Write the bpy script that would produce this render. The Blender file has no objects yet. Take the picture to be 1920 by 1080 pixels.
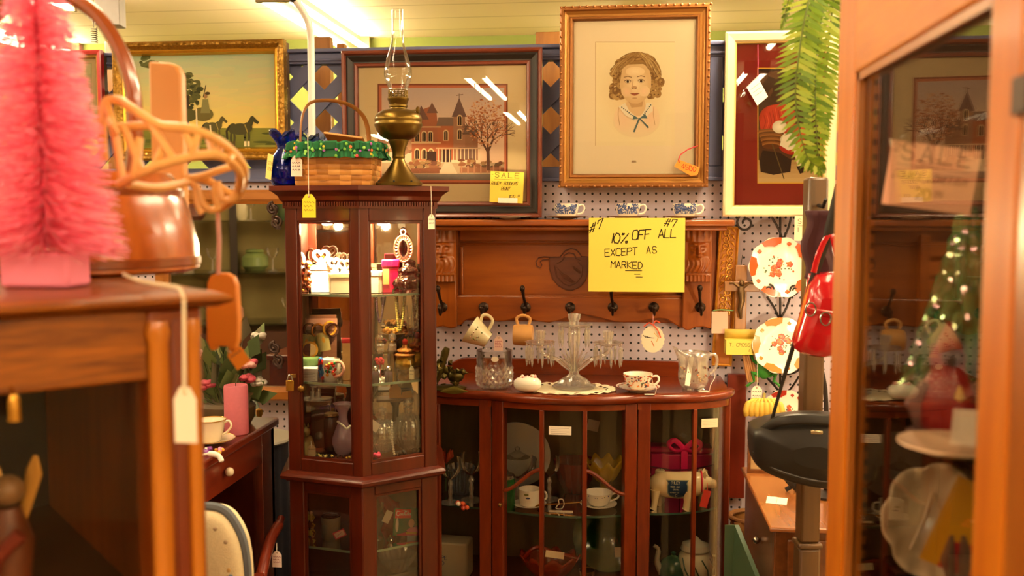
import bpy, math, random
from math import sin, cos, tan, pi, radians as R, sqrt, atan2
from mathutils import Vector, Matrix
random.seed(7)
SC = bpy.context.scene
COL = SC.collection
# ------------------------------------------------------------------ camera
EYE = 1.55; YAW = R(6.4); PIT = R(4.45); FPX = 1800.0
cam = bpy.data.cameras.new('camera'); cam.lens = FPX/1920*36; cam.sensor_width = 36
cam.clip_start = .02; cam.dof.use_dof = True; cam.dof.focus_distance = 2.72; cam.dof.aperture_fstop = 5.0
co = bpy.data.objects.new('camera', cam); COL.objects.link(co)
co.location = (0, 0, EYE); co.rotation_euler = (pi/2-PIT, 0, YAW); SC.camera = co
# ------------------------------------------------------------------ colour management and sampling aids
VS = SC.view_settings
SC.display_settings.display_device = 'sRGB'
VS.view_transform = 'Standard'; VS.look = 'None'; VS.gamma = 1; VS.use_curve_mapping = False
VS.exposure = 0.48
CY = SC.cycles
CY.use_denoising = True; CY.max_bounces = 14; CY.transparent_max_bounces = 24; CY.transmission_bounces = 12
CY.glossy_bounces = 6; CY.diffuse_bounces = 4; CY.sample_clamp_indirect = 4.0
CY.caustics_reflective = False; CY.caustics_refractive = False; CY.blur_glossy = 0.5
# ------------------------------------------------------------------ world and lamp strengths
W = bpy.data.worlds.new('shop'); SC.world = W; W.use_nodes = True
W.node_tree.nodes['Background'].inputs[0].default_value = (1.0, .78, .52, 1)
W.node_tree.nodes['Background'].inputs[1].default_value = 0.05
TUBE_COL = (1.0, .80, .50); TUBE_PWR = 60.0
TUBE_PWR_FRONT = 52.0; FILL_PWR_WALL = 112.0
CURIO_PWR = 16.0; CLIP_PWR = 3.0
# ------------------------------------------------------------------ rays from the eye (horizontal depth d, or wall plane Y)
def ray(px, py):
    u = (px-960)/FPX; v = (540-py)/FPX
    f = Vector((0, cos(PIT), -sin(PIT))); up = Vector((0, sin(PIT), cos(PIT)))
    d = f + up*v + Vector((u, 0, 0))
    return d
def rotz(v): return Vector((v.x*cos(YAW)-v.y*sin(YAW), v.x*sin(YAW)+v.y*cos(YAW), v.z))
def PD(px, py, d):
    r = ray(px, py); r = rotz(r*(d/r.y)); return Vector((r.x, r.y, r.z+EYE))
def P(px, py, Y):
    r = rotz(ray(px, py)); r = r*(Y/r.y); return Vector((r.x, r.y, r.z+EYE))
def PX(px, py, X):
    r = rotz(ray(px, py)); r = r*(X/r.x); return Vector((r.x, r.y, r.z+EYE))
def PZ(px, d, z):
    """point at column px, horizontal depth d, height z"""
    zc = d*cos(PIT)-(z-EYE)*sin(PIT); u = (px-960)/FPX*zc
    v = rotz(Vector((u, d, 0))); return Vector((v.x, v.y, z))
def PF(px, d, z):
    v = PZ(px, d, z); v.z = 0; return v
def PYZ(px, Y, z):
    lo, hi = .1, 9.
    for _ in range(50):
        m = (lo+hi)/2
        if PZ(px, m, z).y < Y: lo = m
        else: hi = m
    return PZ(px, lo, z)
# ------------------------------------------------------------------ colours and materials
def C(h, a=1):
    h = h.lstrip('#'); v = [int(h[i:i+2], 16)/255 for i in (0, 2, 4)]
    return tuple((x/12.92 if x <= .04045 else ((x+.055)/1.055)**2.4) for x in v)+(a,)
MATS = {}
def newmat(name):
    m = bpy.data.materials.new(name); m.use_nodes = True; nt = m.node_tree
    return m, nt, nt.nodes['Principled BSDF']
def M(h, rough=.5, metal=0, coat=0, trans=0, ior=1.45, emit=0, spec=.5, noise=0, ns=40, alpha=1, sss=0):
    key = (h, rough, metal, coat, trans, ior, emit, spec, noise, ns, alpha, sss)
    if key in MATS: return MATS[key]
    m, nt, b = newmat('mat_'+h.strip('#')); c = C(h)
    b.inputs['Base Color'].default_value = c; b.inputs['Roughness'].default_value = rough
    b.inputs['Metallic'].default_value = metal; b.inputs['Coat Weight'].default_value = coat
    b.inputs['Coat Roughness'].default_value = .12
    b.inputs['Transmission Weight'].default_value = trans; b.inputs['IOR'].default_value = ior
    b.inputs['Specular IOR Level'].default_value = spec
    if sss: b.inputs['Subsurface Weight'].default_value = sss; b.inputs['Subsurface Radius'].default_value = (.01, .006, .004)
    if emit: b.inputs['Emission Color'].default_value = c; b.inputs['Emission Strength'].default_value = emit
    if noise:
        tc = nt.nodes.new('ShaderNodeTexCoord'); n = nt.nodes.new('ShaderNodeTexNoise'); n.inputs['Scale'].default_value = ns
        n.inputs['Detail'].default_value = 4
        mx = nt.nodes.new('ShaderNodeMix'); mx.data_type = 'RGBA'
        mx.inputs[6].default_value = tuple(x*(1-noise) for x in c[:3])+(1,); mx.inputs[7].default_value = tuple(min(1, x*(1+noise)) for x in c[:3])+(1,)
        nt.links.new(tc.outputs['Object'], n.inputs['Vector']); nt.links.new(n.outputs['Fac'], mx.inputs[0]); nt.links.new(mx.outputs[2], b.inputs['Base Color'])
    MATS[key] = m; return m
def wood(name, dark, light, axis=2, scale=9, stretch=.12, rough=.35, coat=.35, grain=.5, spec=.5):
    m, nt, b = newmat(name); tc = nt.nodes.new('ShaderNodeTexCoord'); mp = nt.nodes.new('ShaderNodeMapping')
    s = [1, 1, 1]; s[axis] = stretch; mp.inputs['Scale'].default_value = s
    n1 = nt.nodes.new('ShaderNodeTexNoise'); n1.inputs['Scale'].default_value = scale; n1.inputs['Detail'].default_value = 5; n1.inputs['Distortion'].default_value = 1.2
    n2 = nt.nodes.new('ShaderNodeTexNoise'); n2.inputs['Scale'].default_value = scale*9; n2.inputs['Detail'].default_value = 3
    ad = nt.nodes.new('ShaderNodeMath'); ad.operation = 'MULTIPLY_ADD'; ad.inputs[1].default_value = .45; 
    rp = nt.nodes.new('ShaderNodeValToRGB'); rp.color_ramp.elements[0].position = .55-grain*.4; rp.color_ramp.elements[1].position = .62+grain*.4
    rp.color_ramp.elements[0].color = C(dark); rp.color_ramp.elements[1].color = C(light)
    L = nt.links.new
    L(tc.outputs['Object'], mp.inputs['Vector']); L(mp.outputs[0], n1.inputs['Vector']); L(mp.outputs[0], n2.inputs['Vector'])
    L(n2.outputs['Fac'], ad.inputs[0]); L(n1.outputs['Fac'], ad.inputs[2])
    sb = nt.nodes.new('ShaderNodeMath'); sb.operation = 'SUBTRACT'; sb.inputs[1].default_value = .2
    L(ad.outputs[0], sb.inputs[0]); L(sb.outputs[0], rp.inputs[0]); L(rp.outputs[0], b.inputs['Base Color'])
    b.inputs['Roughness'].default_value = rough; b.inputs['Coat Weight'].default_value = coat; b.inputs['Coat Roughness'].default_value = .15
    b.inputs['Specular IOR Level'].default_value = spec
    return m
def thin_glass(name, tint=(.97, .98, .95), ior=1.5, rough=.0, boost=1.0):
    m = bpy.data.materials.new(name); m.use_nodes = True; nt = m.node_tree; nt.nodes.clear(); L = nt.links.new
    o = nt.nodes.new('ShaderNodeOutputMaterial'); mx = nt.nodes.new('ShaderNodeMixShader'); t = nt.nodes.new('ShaderNodeBsdfTransparent')
    g = nt.nodes.new('ShaderNodeBsdfGlossy'); fr = nt.nodes.new('ShaderNodeFresnel'); fr.inputs['IOR'].default_value = ior
    t.inputs[0].default_value = tint+(1,); g.inputs['Roughness'].default_value = rough
    mu = nt.nodes.new('ShaderNodeMath'); mu.operation = 'MULTIPLY'; mu.inputs[1].default_value = boost; mu.use_clamp = True
    L(fr.outputs[0], mu.inputs[0]); L(mu.outputs[0], mx.inputs[0]); L(t.outputs[0], mx.inputs[1]); L(g.outputs[0], mx.inputs[2]); L(mx.outputs[0], o.inputs[0])
    return m
def crystal(name, col=(1, 1, 1), clear=.45, body=.14, shine=.22):
    """pressed and cut glass: see-through, with refraction, bright reflections and a little scattering from its cuts"""
    m = bpy.data.materials.new(name); m.use_nodes = True; nt = m.node_tree; nt.nodes.clear(); L = nt.links.new
    def mix(f, a, b):
        x = nt.nodes.new('ShaderNodeMixShader'); x.inputs[0].default_value = f; L(a.outputs[0], x.inputs[1]); L(b.outputs[0], x.inputs[2]); return x
    o = nt.nodes.new('ShaderNodeOutputMaterial'); c = tuple(col)+(1,)
    g = nt.nodes.new('ShaderNodeBsdfGlass'); g.inputs['Color'].default_value = c; g.inputs['Roughness'].default_value = .02; g.inputs['IOR'].default_value = 1.5
    t = nt.nodes.new('ShaderNodeBsdfTransparent'); t.inputs[0].default_value = c
    d = nt.nodes.new('ShaderNodeBsdfTranslucent'); d.inputs[0].default_value = c; d2 = nt.nodes.new('ShaderNodeBsdfDiffuse'); d2.inputs[0].default_value = c
    s = nt.nodes.new('ShaderNodeBsdfGlossy'); s.inputs[0].default_value = c; s.inputs['Roughness'].default_value = .14
    x = mix(clear, g, t); x = mix(body, x, mix(.5, d, d2)); x = mix(shine, x, s); L(x.outputs[0], o.inputs[0]); return m
def vcol(name, rough=.6, spec=.3, coat=0):
    m, nt, b = newmat(name); a = nt.nodes.new('ShaderNodeAttribute'); a.attribute_name = 'Col'
    nt.links.new(a.outputs['Color'], b.inputs['Base Color']); b.inputs['Roughness'].default_value = rough
    b.inputs['Specular IOR Level'].default_value = spec; b.inputs['Coat Weight'].default_value = coat; return m
PAPER = vcol('printed_paper', .75, .15)
PAINTED = vcol('painted_glaze', .15, .5, .3)
PANE = thin_glass('window_glass'); PICGLASS = thin_glass('picture_glass', (.99, .985, .96), 1.45, 0, .8)
DOORGLASS = thin_glass('door_glass', (.985, .975, .94), 1.45, 0, .45); DIMGLASS = thin_glass('dim_glass', (.97, .95, .9), 1.45, 0, .25)
SHELFGLASS = thin_glass('shelf_glass', (.95, .975, .95), 1.45)
CRY = crystal('crystal_glass', (1, .99, .96), .55, .12, .2); CLEAR = thin_glass('blown_glass', (.992, .99, .98), 1.45, .02, .8)
MIRROR = M('#d9d6cc', .02, 1)
# ------------------------------------------------------------------ mesh builder
class MB:
    def __init__(s): s.v = []; s.f = []; s.c = []; s.mi = []; s.cur = (1, 1, 1, 1); s.m = 0; s.X = None
    def add(s, vs, fs):
        n = len(s.v)
        if s.X is not None: vs = [s.X @ Vector(v) for v in vs]
        s.v += [tuple(v) for v in vs]
        for f in fs: s.f.append(tuple(i+n for i in f)); s.c.append(s.cur); s.mi.append(s.m)
        return s
    def box(s, x0, y0, z0, x1, y1, z1):
        v = [(x0, y0, z0), (x1, y0, z0), (x1, y1, z0), (x0, y1, z0), (x0, y0, z1), (x1, y0, z1), (x1, y1, z1), (x0, y1, z1)]
        return s.add(v, [(0, 3, 2, 1), (4, 5, 6, 7), (0, 1, 5, 4), (1, 2, 6, 5), (2, 3, 7, 6), (3, 0, 4, 7)])
    def cbox(s, c, sx, sy, sz): return s.box(c[0]-sx/2, c[1]-sy/2, c[2]-sz/2, c[0]+sx/2, c[1]+sy/2, c[2]+sz/2)
    def lathe(s, prof, n=32, c=(0, 0, 0), flute=0, nf=12, sx=1, sy=1, cap=True, twist=0, f0=0):
        vs = []; fs = []; m = len(prof)
        for k, (r, z) in enumerate(prof):
            for i in range(n):
                a = 2*pi*i/n; q = r*(1+flute*cos(nf*(a+twist*z))*(1 if k >= f0 else 0)); vs.append((c[0]+q*cos(a)*sx, c[1]+q*sin(a)*sy, c[2]+z))
        for k in range(m-1):
            for i in range(n):
                j = (i+1) % n; fs.append((k*n+i, k*n+j, (k+1)*n+j, (k+1)*n+i))
        if cap:
            if prof[0][0] > 1e-5: fs.append(tuple(range(n-1, -1, -1)))
            if prof[-1][0] > 1e-5: fs.append(tuple((m-1)*n+i for i in range(n)))
        return s.add(vs, fs)
    def tube(s, pts, r, n=8, closed=False, flat=1.0, up=None):
        pts = [Vector(p) for p in pts]; m = len(pts); vs = []; fs = []
        rr = r if isinstance(r, (list, tuple)) else [r]*m
        prev = None
        for i, p in enumerate(pts):
            if closed: t = (pts[(i+1) % m]-pts[i-1])
            else: t = pts[min(i+1, m-1)]-pts[max(i-1, 0)]
            if t.length < 1e-9: t = Vector((0, 0, 1))
            t.normalize()
            if prev is None:
                a = Vector(up) if up else (Vector((0, 0, 1)) if abs(t.z) < .9 else Vector((1, 0, 0)))
            else: a = prev
            a = a-t*a.dot(t)
            if a.length < 1e-6: a = Vector((1, 0, 0))-t*t.x
            a.normalize(); b = t.cross(a); prev = a
            for k in range(n):
                q = 2*pi*k/n; vs.append(p+a*(cos(q)*rr[i])+b*(sin(q)*rr[i]*flat))
        for i in range(m if closed else m-1):
            j = (i+1) % m
            for k in range(n):
                l = (k+1) % n; fs.append((i*n+k, i*n+l, j*n+l, j*n+k))
        if not closed: fs.append(tuple(range(n-1, -1, -1))); fs.append(tuple((m-1)*n+k for k in range(n)))
        return s.add(vs, fs)
    def ball(s, c, r, n=14, sx=1, sy=1, sz=1):
        h = max(6, n//2+1)
        return s.lathe([(r*sin(pi*k/h) if 0 < k < h else 1e-6, -r*cos(pi*k/h)*sz) for k in range(h+1)], n, c, sx=sx, sy=sy, cap=False)
    def prism(s, poly, y0, y1, ax='y'):
        """polygon in (x,z) extruded from y0 to y1; ax='z': polygon in (x,y) extruded in z"""
        n = len(poly)
        if ax == 'y': v = [(a, y0, b) for a, b in poly]+[(a, y1, b) for a, b in poly]
        elif ax == 'z': v = [(a, b, y0) for a, b in poly]+[(a, b, y1) for a, b in poly]
        else: v = [(y0, a, b) for a, b in poly]+[(y1, a, b) for a, b in poly]
        f = [tuple(range(n)), tuple(range(2*n-1, n-1, -1))]+[(i, n+i, n+(i+1) % n, (i+1) % n) for i in range(n)]
        return s.add(v, f)
    def sweep(s, path, prof, closed=False, out=None):
        """profile (o,z) swept along a horizontal path of (x,y); o = outward (to the right of travel)"""
        m = len(path); vs = []; fs = []; n = len(prof)
        for i, p in enumerate(path):
            p = Vector(p)
            a = Vector(path[i-1]) if (closed or i > 0) else p; b = Vector(path[(i+1) % m]) if (closed or i < m-1) else p
            d1 = (p-a); d2 = (b-p)
            if d1.length < 1e-9: d1 = d2
            if d2.length < 1e-9: d2 = d1
            d1.normalize(); d2.normalize(); n1 = Vector((d1.y, -d1.x)); n2 = Vector((d2.y, -d2.x))
            nn = n1+n2; nn.normalize(); k = 1/max(.35, nn.dot(n1))
            for o, z in prof: vs.append((p.x+nn.x*o*k, p.y+nn.y*o*k, z))
        for i in range(m if closed else m-1):
            j = (i+1) % m
            for q in range(n):
                w = (q+1) % n; fs.append((i*n+q, j*n+q, j*n+w, i*n+w))
        if not closed: fs.append(tuple(range(n))); fs.append(tuple((m-1)*n+q for q in range(n-1, -1, -1)))
        return s.add(vs, fs)
    def grid(s, fn, nu, nv):
        vs = [fn(i/nu, j/nv) for j in range(nv+1) for i in range(nu+1)]
        return s.add(vs, [(j*(nu+1)+i, j*(nu+1)+i+1, (j+1)*(nu+1)+i+1, (j+1)*(nu+1)+i) for j in range(nv) for i in range(nu)])
    def build(s, name, mat, parent=None, smooth=True, ang=38, bevel=0, solid=0, sub=0):
        me = bpy.data.meshes.new(name); me.from_pydata(s.v, [], s.f)
        for mm in (mat if isinstance(mat, (list, tuple)) else [mat]): me.materials.append(mm)
        me.polygons.foreach_set('material_index', s.mi)
        if any(c != (1, 1, 1, 1) for c in s.c):
            at = me.color_attributes.new('Col', 'FLOAT_COLOR', 'CORNER'); buf = []
            for p, c in zip(me.polygons, s.c): buf += list(c)*p.loop_total
            at.data.foreach_set('color', buf)
        me.update()
        if smooth:
            me.polygons.foreach_set('use_smooth', [True]*len(me.polygons)); me.set_sharp_from_angle(angle=R(ang))
        o = bpy.data.objects.new(name, me); COL.objects.link(o)
        if parent: o.parent = parent
        if bevel:
            b = o.modifiers.new('b', 'BEVEL'); b.width = bevel; b.segments = 2; b.limit_method = 'ANGLE'; b.angle_limit = R(40)
        if solid: q = o.modifiers.new('s', 'SOLIDIFY'); q.thickness = solid; q.offset = 0
        if sub: q = o.modifiers.new('u', 'SUBSURF'); q.levels = sub; q.render_levels = sub
        return o
def tag(o, label=None, cat=None, group=None, kind=None):
    if label: o['label'] = label
    if cat: o['category'] = cat
    if group: o['group'] = group
    if kind: o['kind'] = kind
    return o
def T(name, label, cat, loc=(0, 0, 0), rz=0, group=None, scale=1, rx=0, ry=0):
    o = bpy.data.objects.new(name, None); COL.objects.link(o); o.empty_display_size = .05
    o.location = loc; o.rotation_euler = (rx, ry, rz); o.scale = (scale,)*3
    return tag(o, label, cat, group)
def struct(o): o['kind'] = 'structure'; return o
def kids(o): return [c for c in bpy.data.objects if c.parent == o]
def dup(root, loc, rz=None, label=None, scale=None, group=None):
    r = root.copy(); COL.objects.link(r); r.location = loc
    if rz is not None: r.rotation_euler[2] = rz
    if scale: r.scale = (scale,)*3
    if label: r['label'] = label
    if group: r['group'] = group
    for ch in kids(root):
        if ch == r: continue
        c = ch.copy(); COL.objects.link(c); c.parent = r
        for g in kids(ch):
            if g.parent != ch: continue
            d = g.copy(); COL.objects.link(d); d.parent = c
    return r
# ------------------------------------------------------------------ pen lettering and flat artwork
GL = {'A': '0 0 2 6 4 0|1 2 3 2', 'B': '0 0 0 6 3 6 4 5 4 4 3 3 0 3|3 3 4 2 4 1 3 0 0 0', 'C': '4 5 3 6 1 6 0 5 0 1 1 0 3 0 4 1', 'D': '0 0 0 6 2 6 4 4 4 2 2 0 0 0',
 'E': '4 6 0 6 0 0 4 0|0 3 3 3', 'F': '4 6 0 6 0 0|0 3 3 3', 'G': '4 5 3 6 1 6 0 5 0 1 1 0 3 0 4 1 4 3 2 3', 'H': '0 0 0 6|4 0 4 6|0 3 4 3', 'I': '2 0 2 6', 'J': '3 6 3 1 2 0 1 0 0 1',
 'K': '0 0 0 6|4 6 0 3 4 0', 'L': '0 6 0 0 4 0', 'M': '0 0 0 6 2 3 4 6 4 0', 'N': '0 0 0 6 4 0 4 6', 'O': '1 0 0 1 0 5 1 6 3 6 4 5 4 1 3 0 1 0', 'P': '0 0 0 6 3 6 4 5 4 4 3 3 0 3',
 'Q': '1 0 0 1 0 5 1 6 3 6 4 5 4 1 3 0 1 0|2 2 4 0', 'R': '0 0 0 6 3 6 4 5 4 4 3 3 0 3|2 3 4 0', 'S': '4 5 3 6 1 6 0 5 0 4 1 3 3 3 4 2 4 1 3 0 1 0 0 1', 'T': '0 6 4 6|2 6 2 0',
 'U': '0 6 0 1 1 0 3 0 4 1 4 6', 'V': '0 6 2 0 4 6', 'W': '0 6 1 0 2 4 3 0 4 6', 'X': '0 0 4 6|0 6 4 0', 'Y': '0 6 2 3 4 6|2 3 2 0', 'Z': '0 6 4 6 0 0 4 0',
 '0': '1 0 0 2 0 4 1 6 3 6 4 4 4 2 3 0 1 0', '1': '2 0 2 6', '2': '0 5 1 6 3 6 4 5 4 4 0 0 4 0', '3': '0 6 4 6 2 3 4 2 4 1 3 0 0 0', '4': '3 0 3 6 0 2 4 2', '5': '4 6 0 6 0 3 3 3 4 2 4 1 3 0 0 0',
 '6': '3 6 0 3 0 1 1 0 3 0 4 1 4 2 3 3 0 3', '7': '0 4 0 6 4 6 2 0', '8': '1 3 0 4 0 5 1 6 3 6 4 5 4 4 3 3 1 3 0 2 0 1 1 0 3 0 4 1 4 2 3 3', '9': '4 3 1 3 0 4 0 5 1 6 3 6 4 5 4 3 2 0',
 '#': '1 0 2 6|3 0 4 6|0 2 4 2|0 4 4 4', '%': '0 0 4 6|0 6 1 6 1 5 0 5 0 6|3 1 4 1 4 0 3 0 3 1', '$': '4 5 1 5 0 4 4 2 3 1 0 1|2 0 2 6', '.': '1 0 1.6 0', '-': '0 3 4 3', '&': '4 0 1 5 2 6 3 5 0 2 1 0 3 1', "'": '2 6 2 5'}
class Art(MB):
    """flat print: polygons laid on a plane, each layer a hair nearer the viewer; mp(a,b,k)->point"""
    def __init__(s, mp): super().__init__(); s.mp = mp; s.k = 0
    def poly(s, pts, col, k=None):
        s.cur = C(col) if isinstance(col, str) else col
        if k is None: s.k += 1; k = s.k
        n = len(pts); s.add([s.mp(a, b, k) for a, b in pts], [tuple(range(n))]); return s
    def rect(s, x0, y0, x1, y1, col): return s.poly([(x0, y0), (x1, y0), (x1, y1), (x0, y1)], col)
    def ell(s, cx, cy, rx, ry, col, n=20, rot=0, a0=0, a1=2*pi):
        q = []
        for i in range(n):
            t = a0+(a1-a0)*i/n; x = rx*cos(t); y = ry*sin(t); q.append((cx+x*cos(rot)-y*sin(rot), cy+x*sin(rot)+y*cos(rot)))
        return s.poly(q, col)
    def line(s, pts, w, col):
        s.cur = C(col) if isinstance(col, str) else col; s.k += 1
        for i, ((ax, ay), (bx, by)) in enumerate(zip(pts[:-1], pts[1:])):
            l = sqrt((bx-ax)**2+(by-ay)**2) or 1; nx, ny = -(by-ay)/l*w/2, (bx-ax)/l*w/2; ex, ey = (bx-ax)/l*w*.3, (by-ay)/l*w*.3
            s.add([s.mp(x, y, s.k+.02*i) for x, y in ((ax-ex+nx, ay-ey+ny), (bx+ex+nx, by+ey+ny), (bx+ex-nx, by+ey-ny), (ax-ex-nx, ay-ey-ny))], [(0, 1, 2, 3)])
        return s
    def grad(s, x0, y0, x1, y1, c0, c1, n=12):
        a, b = C(c0), C(c1); s.k += 1
        for i in range(n):
            t = i/(n-1); s.poly([(x0, y0+(y1-y0)*i/n), (x1, y0+(y1-y0)*i/n), (x1, y0+(y1-y0)*(i+1)/n), (x0, y0+(y1-y0)*(i+1)/n)], tuple(a[j]*(1-t)+b[j]*t for j in range(3))+(1,), s.k)
        return s
    def text(s, str_, x, y, h, col, w=None, slope=0, ital=0, jit=0, sp=1.25, serif=False, down=True):
        """pen text, baseline at (x,y); h letter height; down=True when b runs downwards (pixels)"""
        cw = (w or h*.6); sg = -1 if down else 1; lw = h*.12; rnd = random.Random(str_)
        for ch in str_:
            if ch != ' ' and ch in GL:
                for st in GL[ch].split('|'):
                    n = [float(q) for q in st.split()]; pts = []
                    for a, b in zip(n[::2], n[1::2]):
                        dx = a/4*cw+b/6*h*ital+rnd.uniform(-jit, jit)*h; dy = b/6*h+rnd.uniform(-jit, jit)*h
                        pts.append((x+dx, y+sg*dy+slope*dx))
                    s.line(pts, lw, col)
                    if serif:
                        for q in (pts[0], pts[-1]): s.line([(q[0]-cw*.13, q[1]), (q[0]+cw*.13, q[1])], lw*.6, col)
            x += cw*sp*(.55 if ch in "1.I'" else 1); y += slope*cw*sp
        return s
def pxart(Y, eps=.00004): return Art(lambda a, b, k: P(a, b, Y-k*eps))
def loart(eps=.00002): return Art(lambda a, b, k: (a, -k*eps, b))
CARD = '#f2e9d2'
def card_obj(name, label, cat, c, w, h, col, draw=None, rz=0, ry=0, rx=0, t=.0006, group=None, y0=None):
    """a paper card hanging in the xz plane, facing -y; draw(a) paints in local metres"""
    a = loart(); a.cur = C(col); a.box(-w/2, 0, -h/2, w/2, t, h/2)
    a.poly([(-w/2, -h/2), (w/2, -h/2), (w/2, h/2), (-w/2, h/2)], col)
    if draw: draw(a)
    o = a.build(name, PAPER, smooth=False); o.location = c; o.rotation_euler = (rx, ry, rz)
    return tag(o, label, cat, group)
def string_tag(label, top, bottom, col='#f0e6d0', w=.022, h=.045, parent_str=True, rz=0, ry=0, lines=2, ink='#5a4a48', sag=0, group=None, name='price_tag', thread='#e8dcc4', tr=.0007):
    """swing ticket: string from top to the tag's eyelet at `bottom` (eyelet point)"""
    b = Vector(bottom); t = T(name, label, 'price tag', b, rz, group)
    q = Vector(top)-b; q = Matrix.Rotation(-rz, 3, 'Z') @ q
    pts = [Vector((0, -.0006, -.006)).lerp(q, i/8)+Vector((sag*sin(pi*i/8), 0, 0)) for i in range(9)]
    MB().tube(pts, tr, 5).build('string', M(thread, .8), t)
    a = loart(); a.cur = C(col); p = [(-w/2, -h), (w/2, -h), (w/2, -h*.22), (w*.22, 0), (-w*.22, 0), (-w/2, -h*.22)]
    a.X = Matrix.Rotation(ry, 4, 'Y')
    a.prism(p, .0007, 0); a.poly(p[:], col)
    a.ell(0, -h*.1, w*.09, w*.09, '#8a5a40', 10)
    for i in range(lines):
        y = -h*(.36+.5*i/max(1, lines)); rr = random.Random(i+len(label)); x = -w*.38
        while x < w*.3:
            l = w*rr.uniform(.08, .2); a.line([(x, y), (x+l*.5, y+h*.05), (x+l, y-h*.02)], w*.05, ink); x += l*1.4
    a.build('tag', PAPER, t, smooth=False); return t
# ================================================================== the shop: shell, partition, ceiling lamps
WY = 3.12; CZ = 2.45; GY = 4.92
def quad(name, vs, mat, flip=False):
    m = MB(); m.add(vs, [tuple(range(4))]); return struct(m.build(name, mat, smooth=False))
X0, X1, Y0 = -4.3, 3.3, -6.2
green = M('#8d9a4c', .8, noise=.04); cream = M('#d8c79c', .8)
def ceil_mat():
    m, nt, b = newmat('ceiling_boards'); L = nt.links.new; tc = nt.nodes.new('ShaderNodeTexCoord'); sp = nt.nodes.new('ShaderNodeSeparateXYZ')
    mu = nt.nodes.new('ShaderNodeMath'); mu.operation = 'MULTIPLY'; mu.inputs[1].default_value = 3.6
    fr = nt.nodes.new('ShaderNodeMath'); fr.operation = 'FRACT'; lt = nt.nodes.new('ShaderNodeMath'); lt.operation = 'LESS_THAN'; lt.inputs[1].default_value = .05
    mx = nt.nodes.new('ShaderNodeMix'); mx.data_type = 'RGBA'; mx.inputs[6].default_value = C('#f0dcb8'); mx.inputs[7].default_value = C('#cdb68a')
    L(tc.outputs['Object'], sp.inputs[0]); L(sp.outputs[1], mu.inputs[0]); L(mu.outputs[0], fr.inputs[0]); L(fr.outputs[0], lt.inputs[0]); L(lt.outputs[0], mx.inputs[0]); L(mx.outputs[2], b.inputs['Base Color'])
    b.inputs['Roughness'].default_value = .7; return m
quad('floor', [(X0, Y0, 0), (X1, Y0, 0), (X1, GY, 0), (X0, GY, 0)], wood('floor_boards', '#8a6c48', '#a88a60', 1, 5, .1))
quad('ceiling', [(X0, Y0, CZ), (X0, GY, CZ), (X1, GY, CZ), (X1, Y0, CZ)], ceil_mat())
quad('wall_back', [(X0, GY, 0), (X1, GY, 0), (X1, GY, CZ), (X0, GY, CZ)], green)
quad('wall_left', [(X0, Y0, 0), (X0, GY, 0), (X0, GY, CZ), (X0, Y0, CZ)], cream)
quad('wall_right', [(X1, Y0, 0), (X1, Y0, CZ), (X1, GY, CZ), (X1, GY, 0)], cream)
quad('wall_rear', [(X0, Y0, 0), (X0, Y0, CZ), (X1, Y0, CZ), (X1, Y0, 0)], M('#8a6a48', .8))
def peg_mat():
    m, nt, b = newmat('pegboard'); L = nt.links.new; tc = nt.nodes.new('ShaderNodeTexCoord')
    def vm(op, *v):
        n = nt.nodes.new('ShaderNodeVectorMath'); n.operation = op
        for i, q in enumerate(v): n.inputs[i].default_value = q
        return n
    a = vm('SCALE'); a.inputs['Scale'].default_value = 1/.0254; f = vm('FRACTION'); s = vm('SUBTRACT', (0, 0, 0), (.5, 0, .5)); q = vm('MULTIPLY', (0, 0, 0), (1, 0, 1)); ln = vm('LENGTH')
    L(tc.outputs['Object'], a.inputs[0]); L(a.outputs[0], f.inputs[0]); L(f.outputs[0], s.inputs[0]); L(s.outputs[0], q.inputs[0]); L(q.outputs[0], ln.inputs[0])
    lt = nt.nodes.new('ShaderNodeMath'); lt.operation = 'LESS_THAN'; lt.inputs[1].default_value = .15
    mx = nt.nodes.new('ShaderNodeMix'); mx.data_type = 'RGBA'; mx.inputs[6].default_value = C('#cabcc8'); mx.inputs[7].default_value = C('#0c0908')
    L(ln.outputs['Value'], lt.inputs[0]); L(lt.outputs[0], mx.inputs[0]); L(mx.outputs[2], b.inputs['Base Color']); b.inputs['Roughness'].default_value = .55
    return m
zr1 = P(1040, 85, WY).z; zr1b = P(1040, 113, WY).z; zr2 = P(1040, 313, WY).z; zr2b = P(1040, 340, WY).z
m = MB(); m.box(X0+.02, WY, 0, 1.9, WY+.03, zr2b+.002); struct(m.build('wall_partition', peg_mat(), smooth=False))
blue = M('#5f6488', .55, noise=.06, ns=12)
m = MB(); m.box(X0+.02, WY-.012, zr1b, 1.9, WY+.035, zr1-.012); m.box(X0+.02, WY-.03, zr1-.012, 1.9, WY+.05, zr1); m.box(X0+.02, WY-.02, zr1b+.008, 1.9, WY-.012, zr1b+.016)
struct(m.build('trim_1', blue, bevel=.003))
m = MB(); m.box(X0+.02, WY-.012, zr2b, 1.9, WY+.035, zr2); m.box(X0+.02, WY-.024, zr2b, 1.9, WY-.012, zr2b+.012); struct(m.build('trim_2', blue, bevel=.003))
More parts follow.
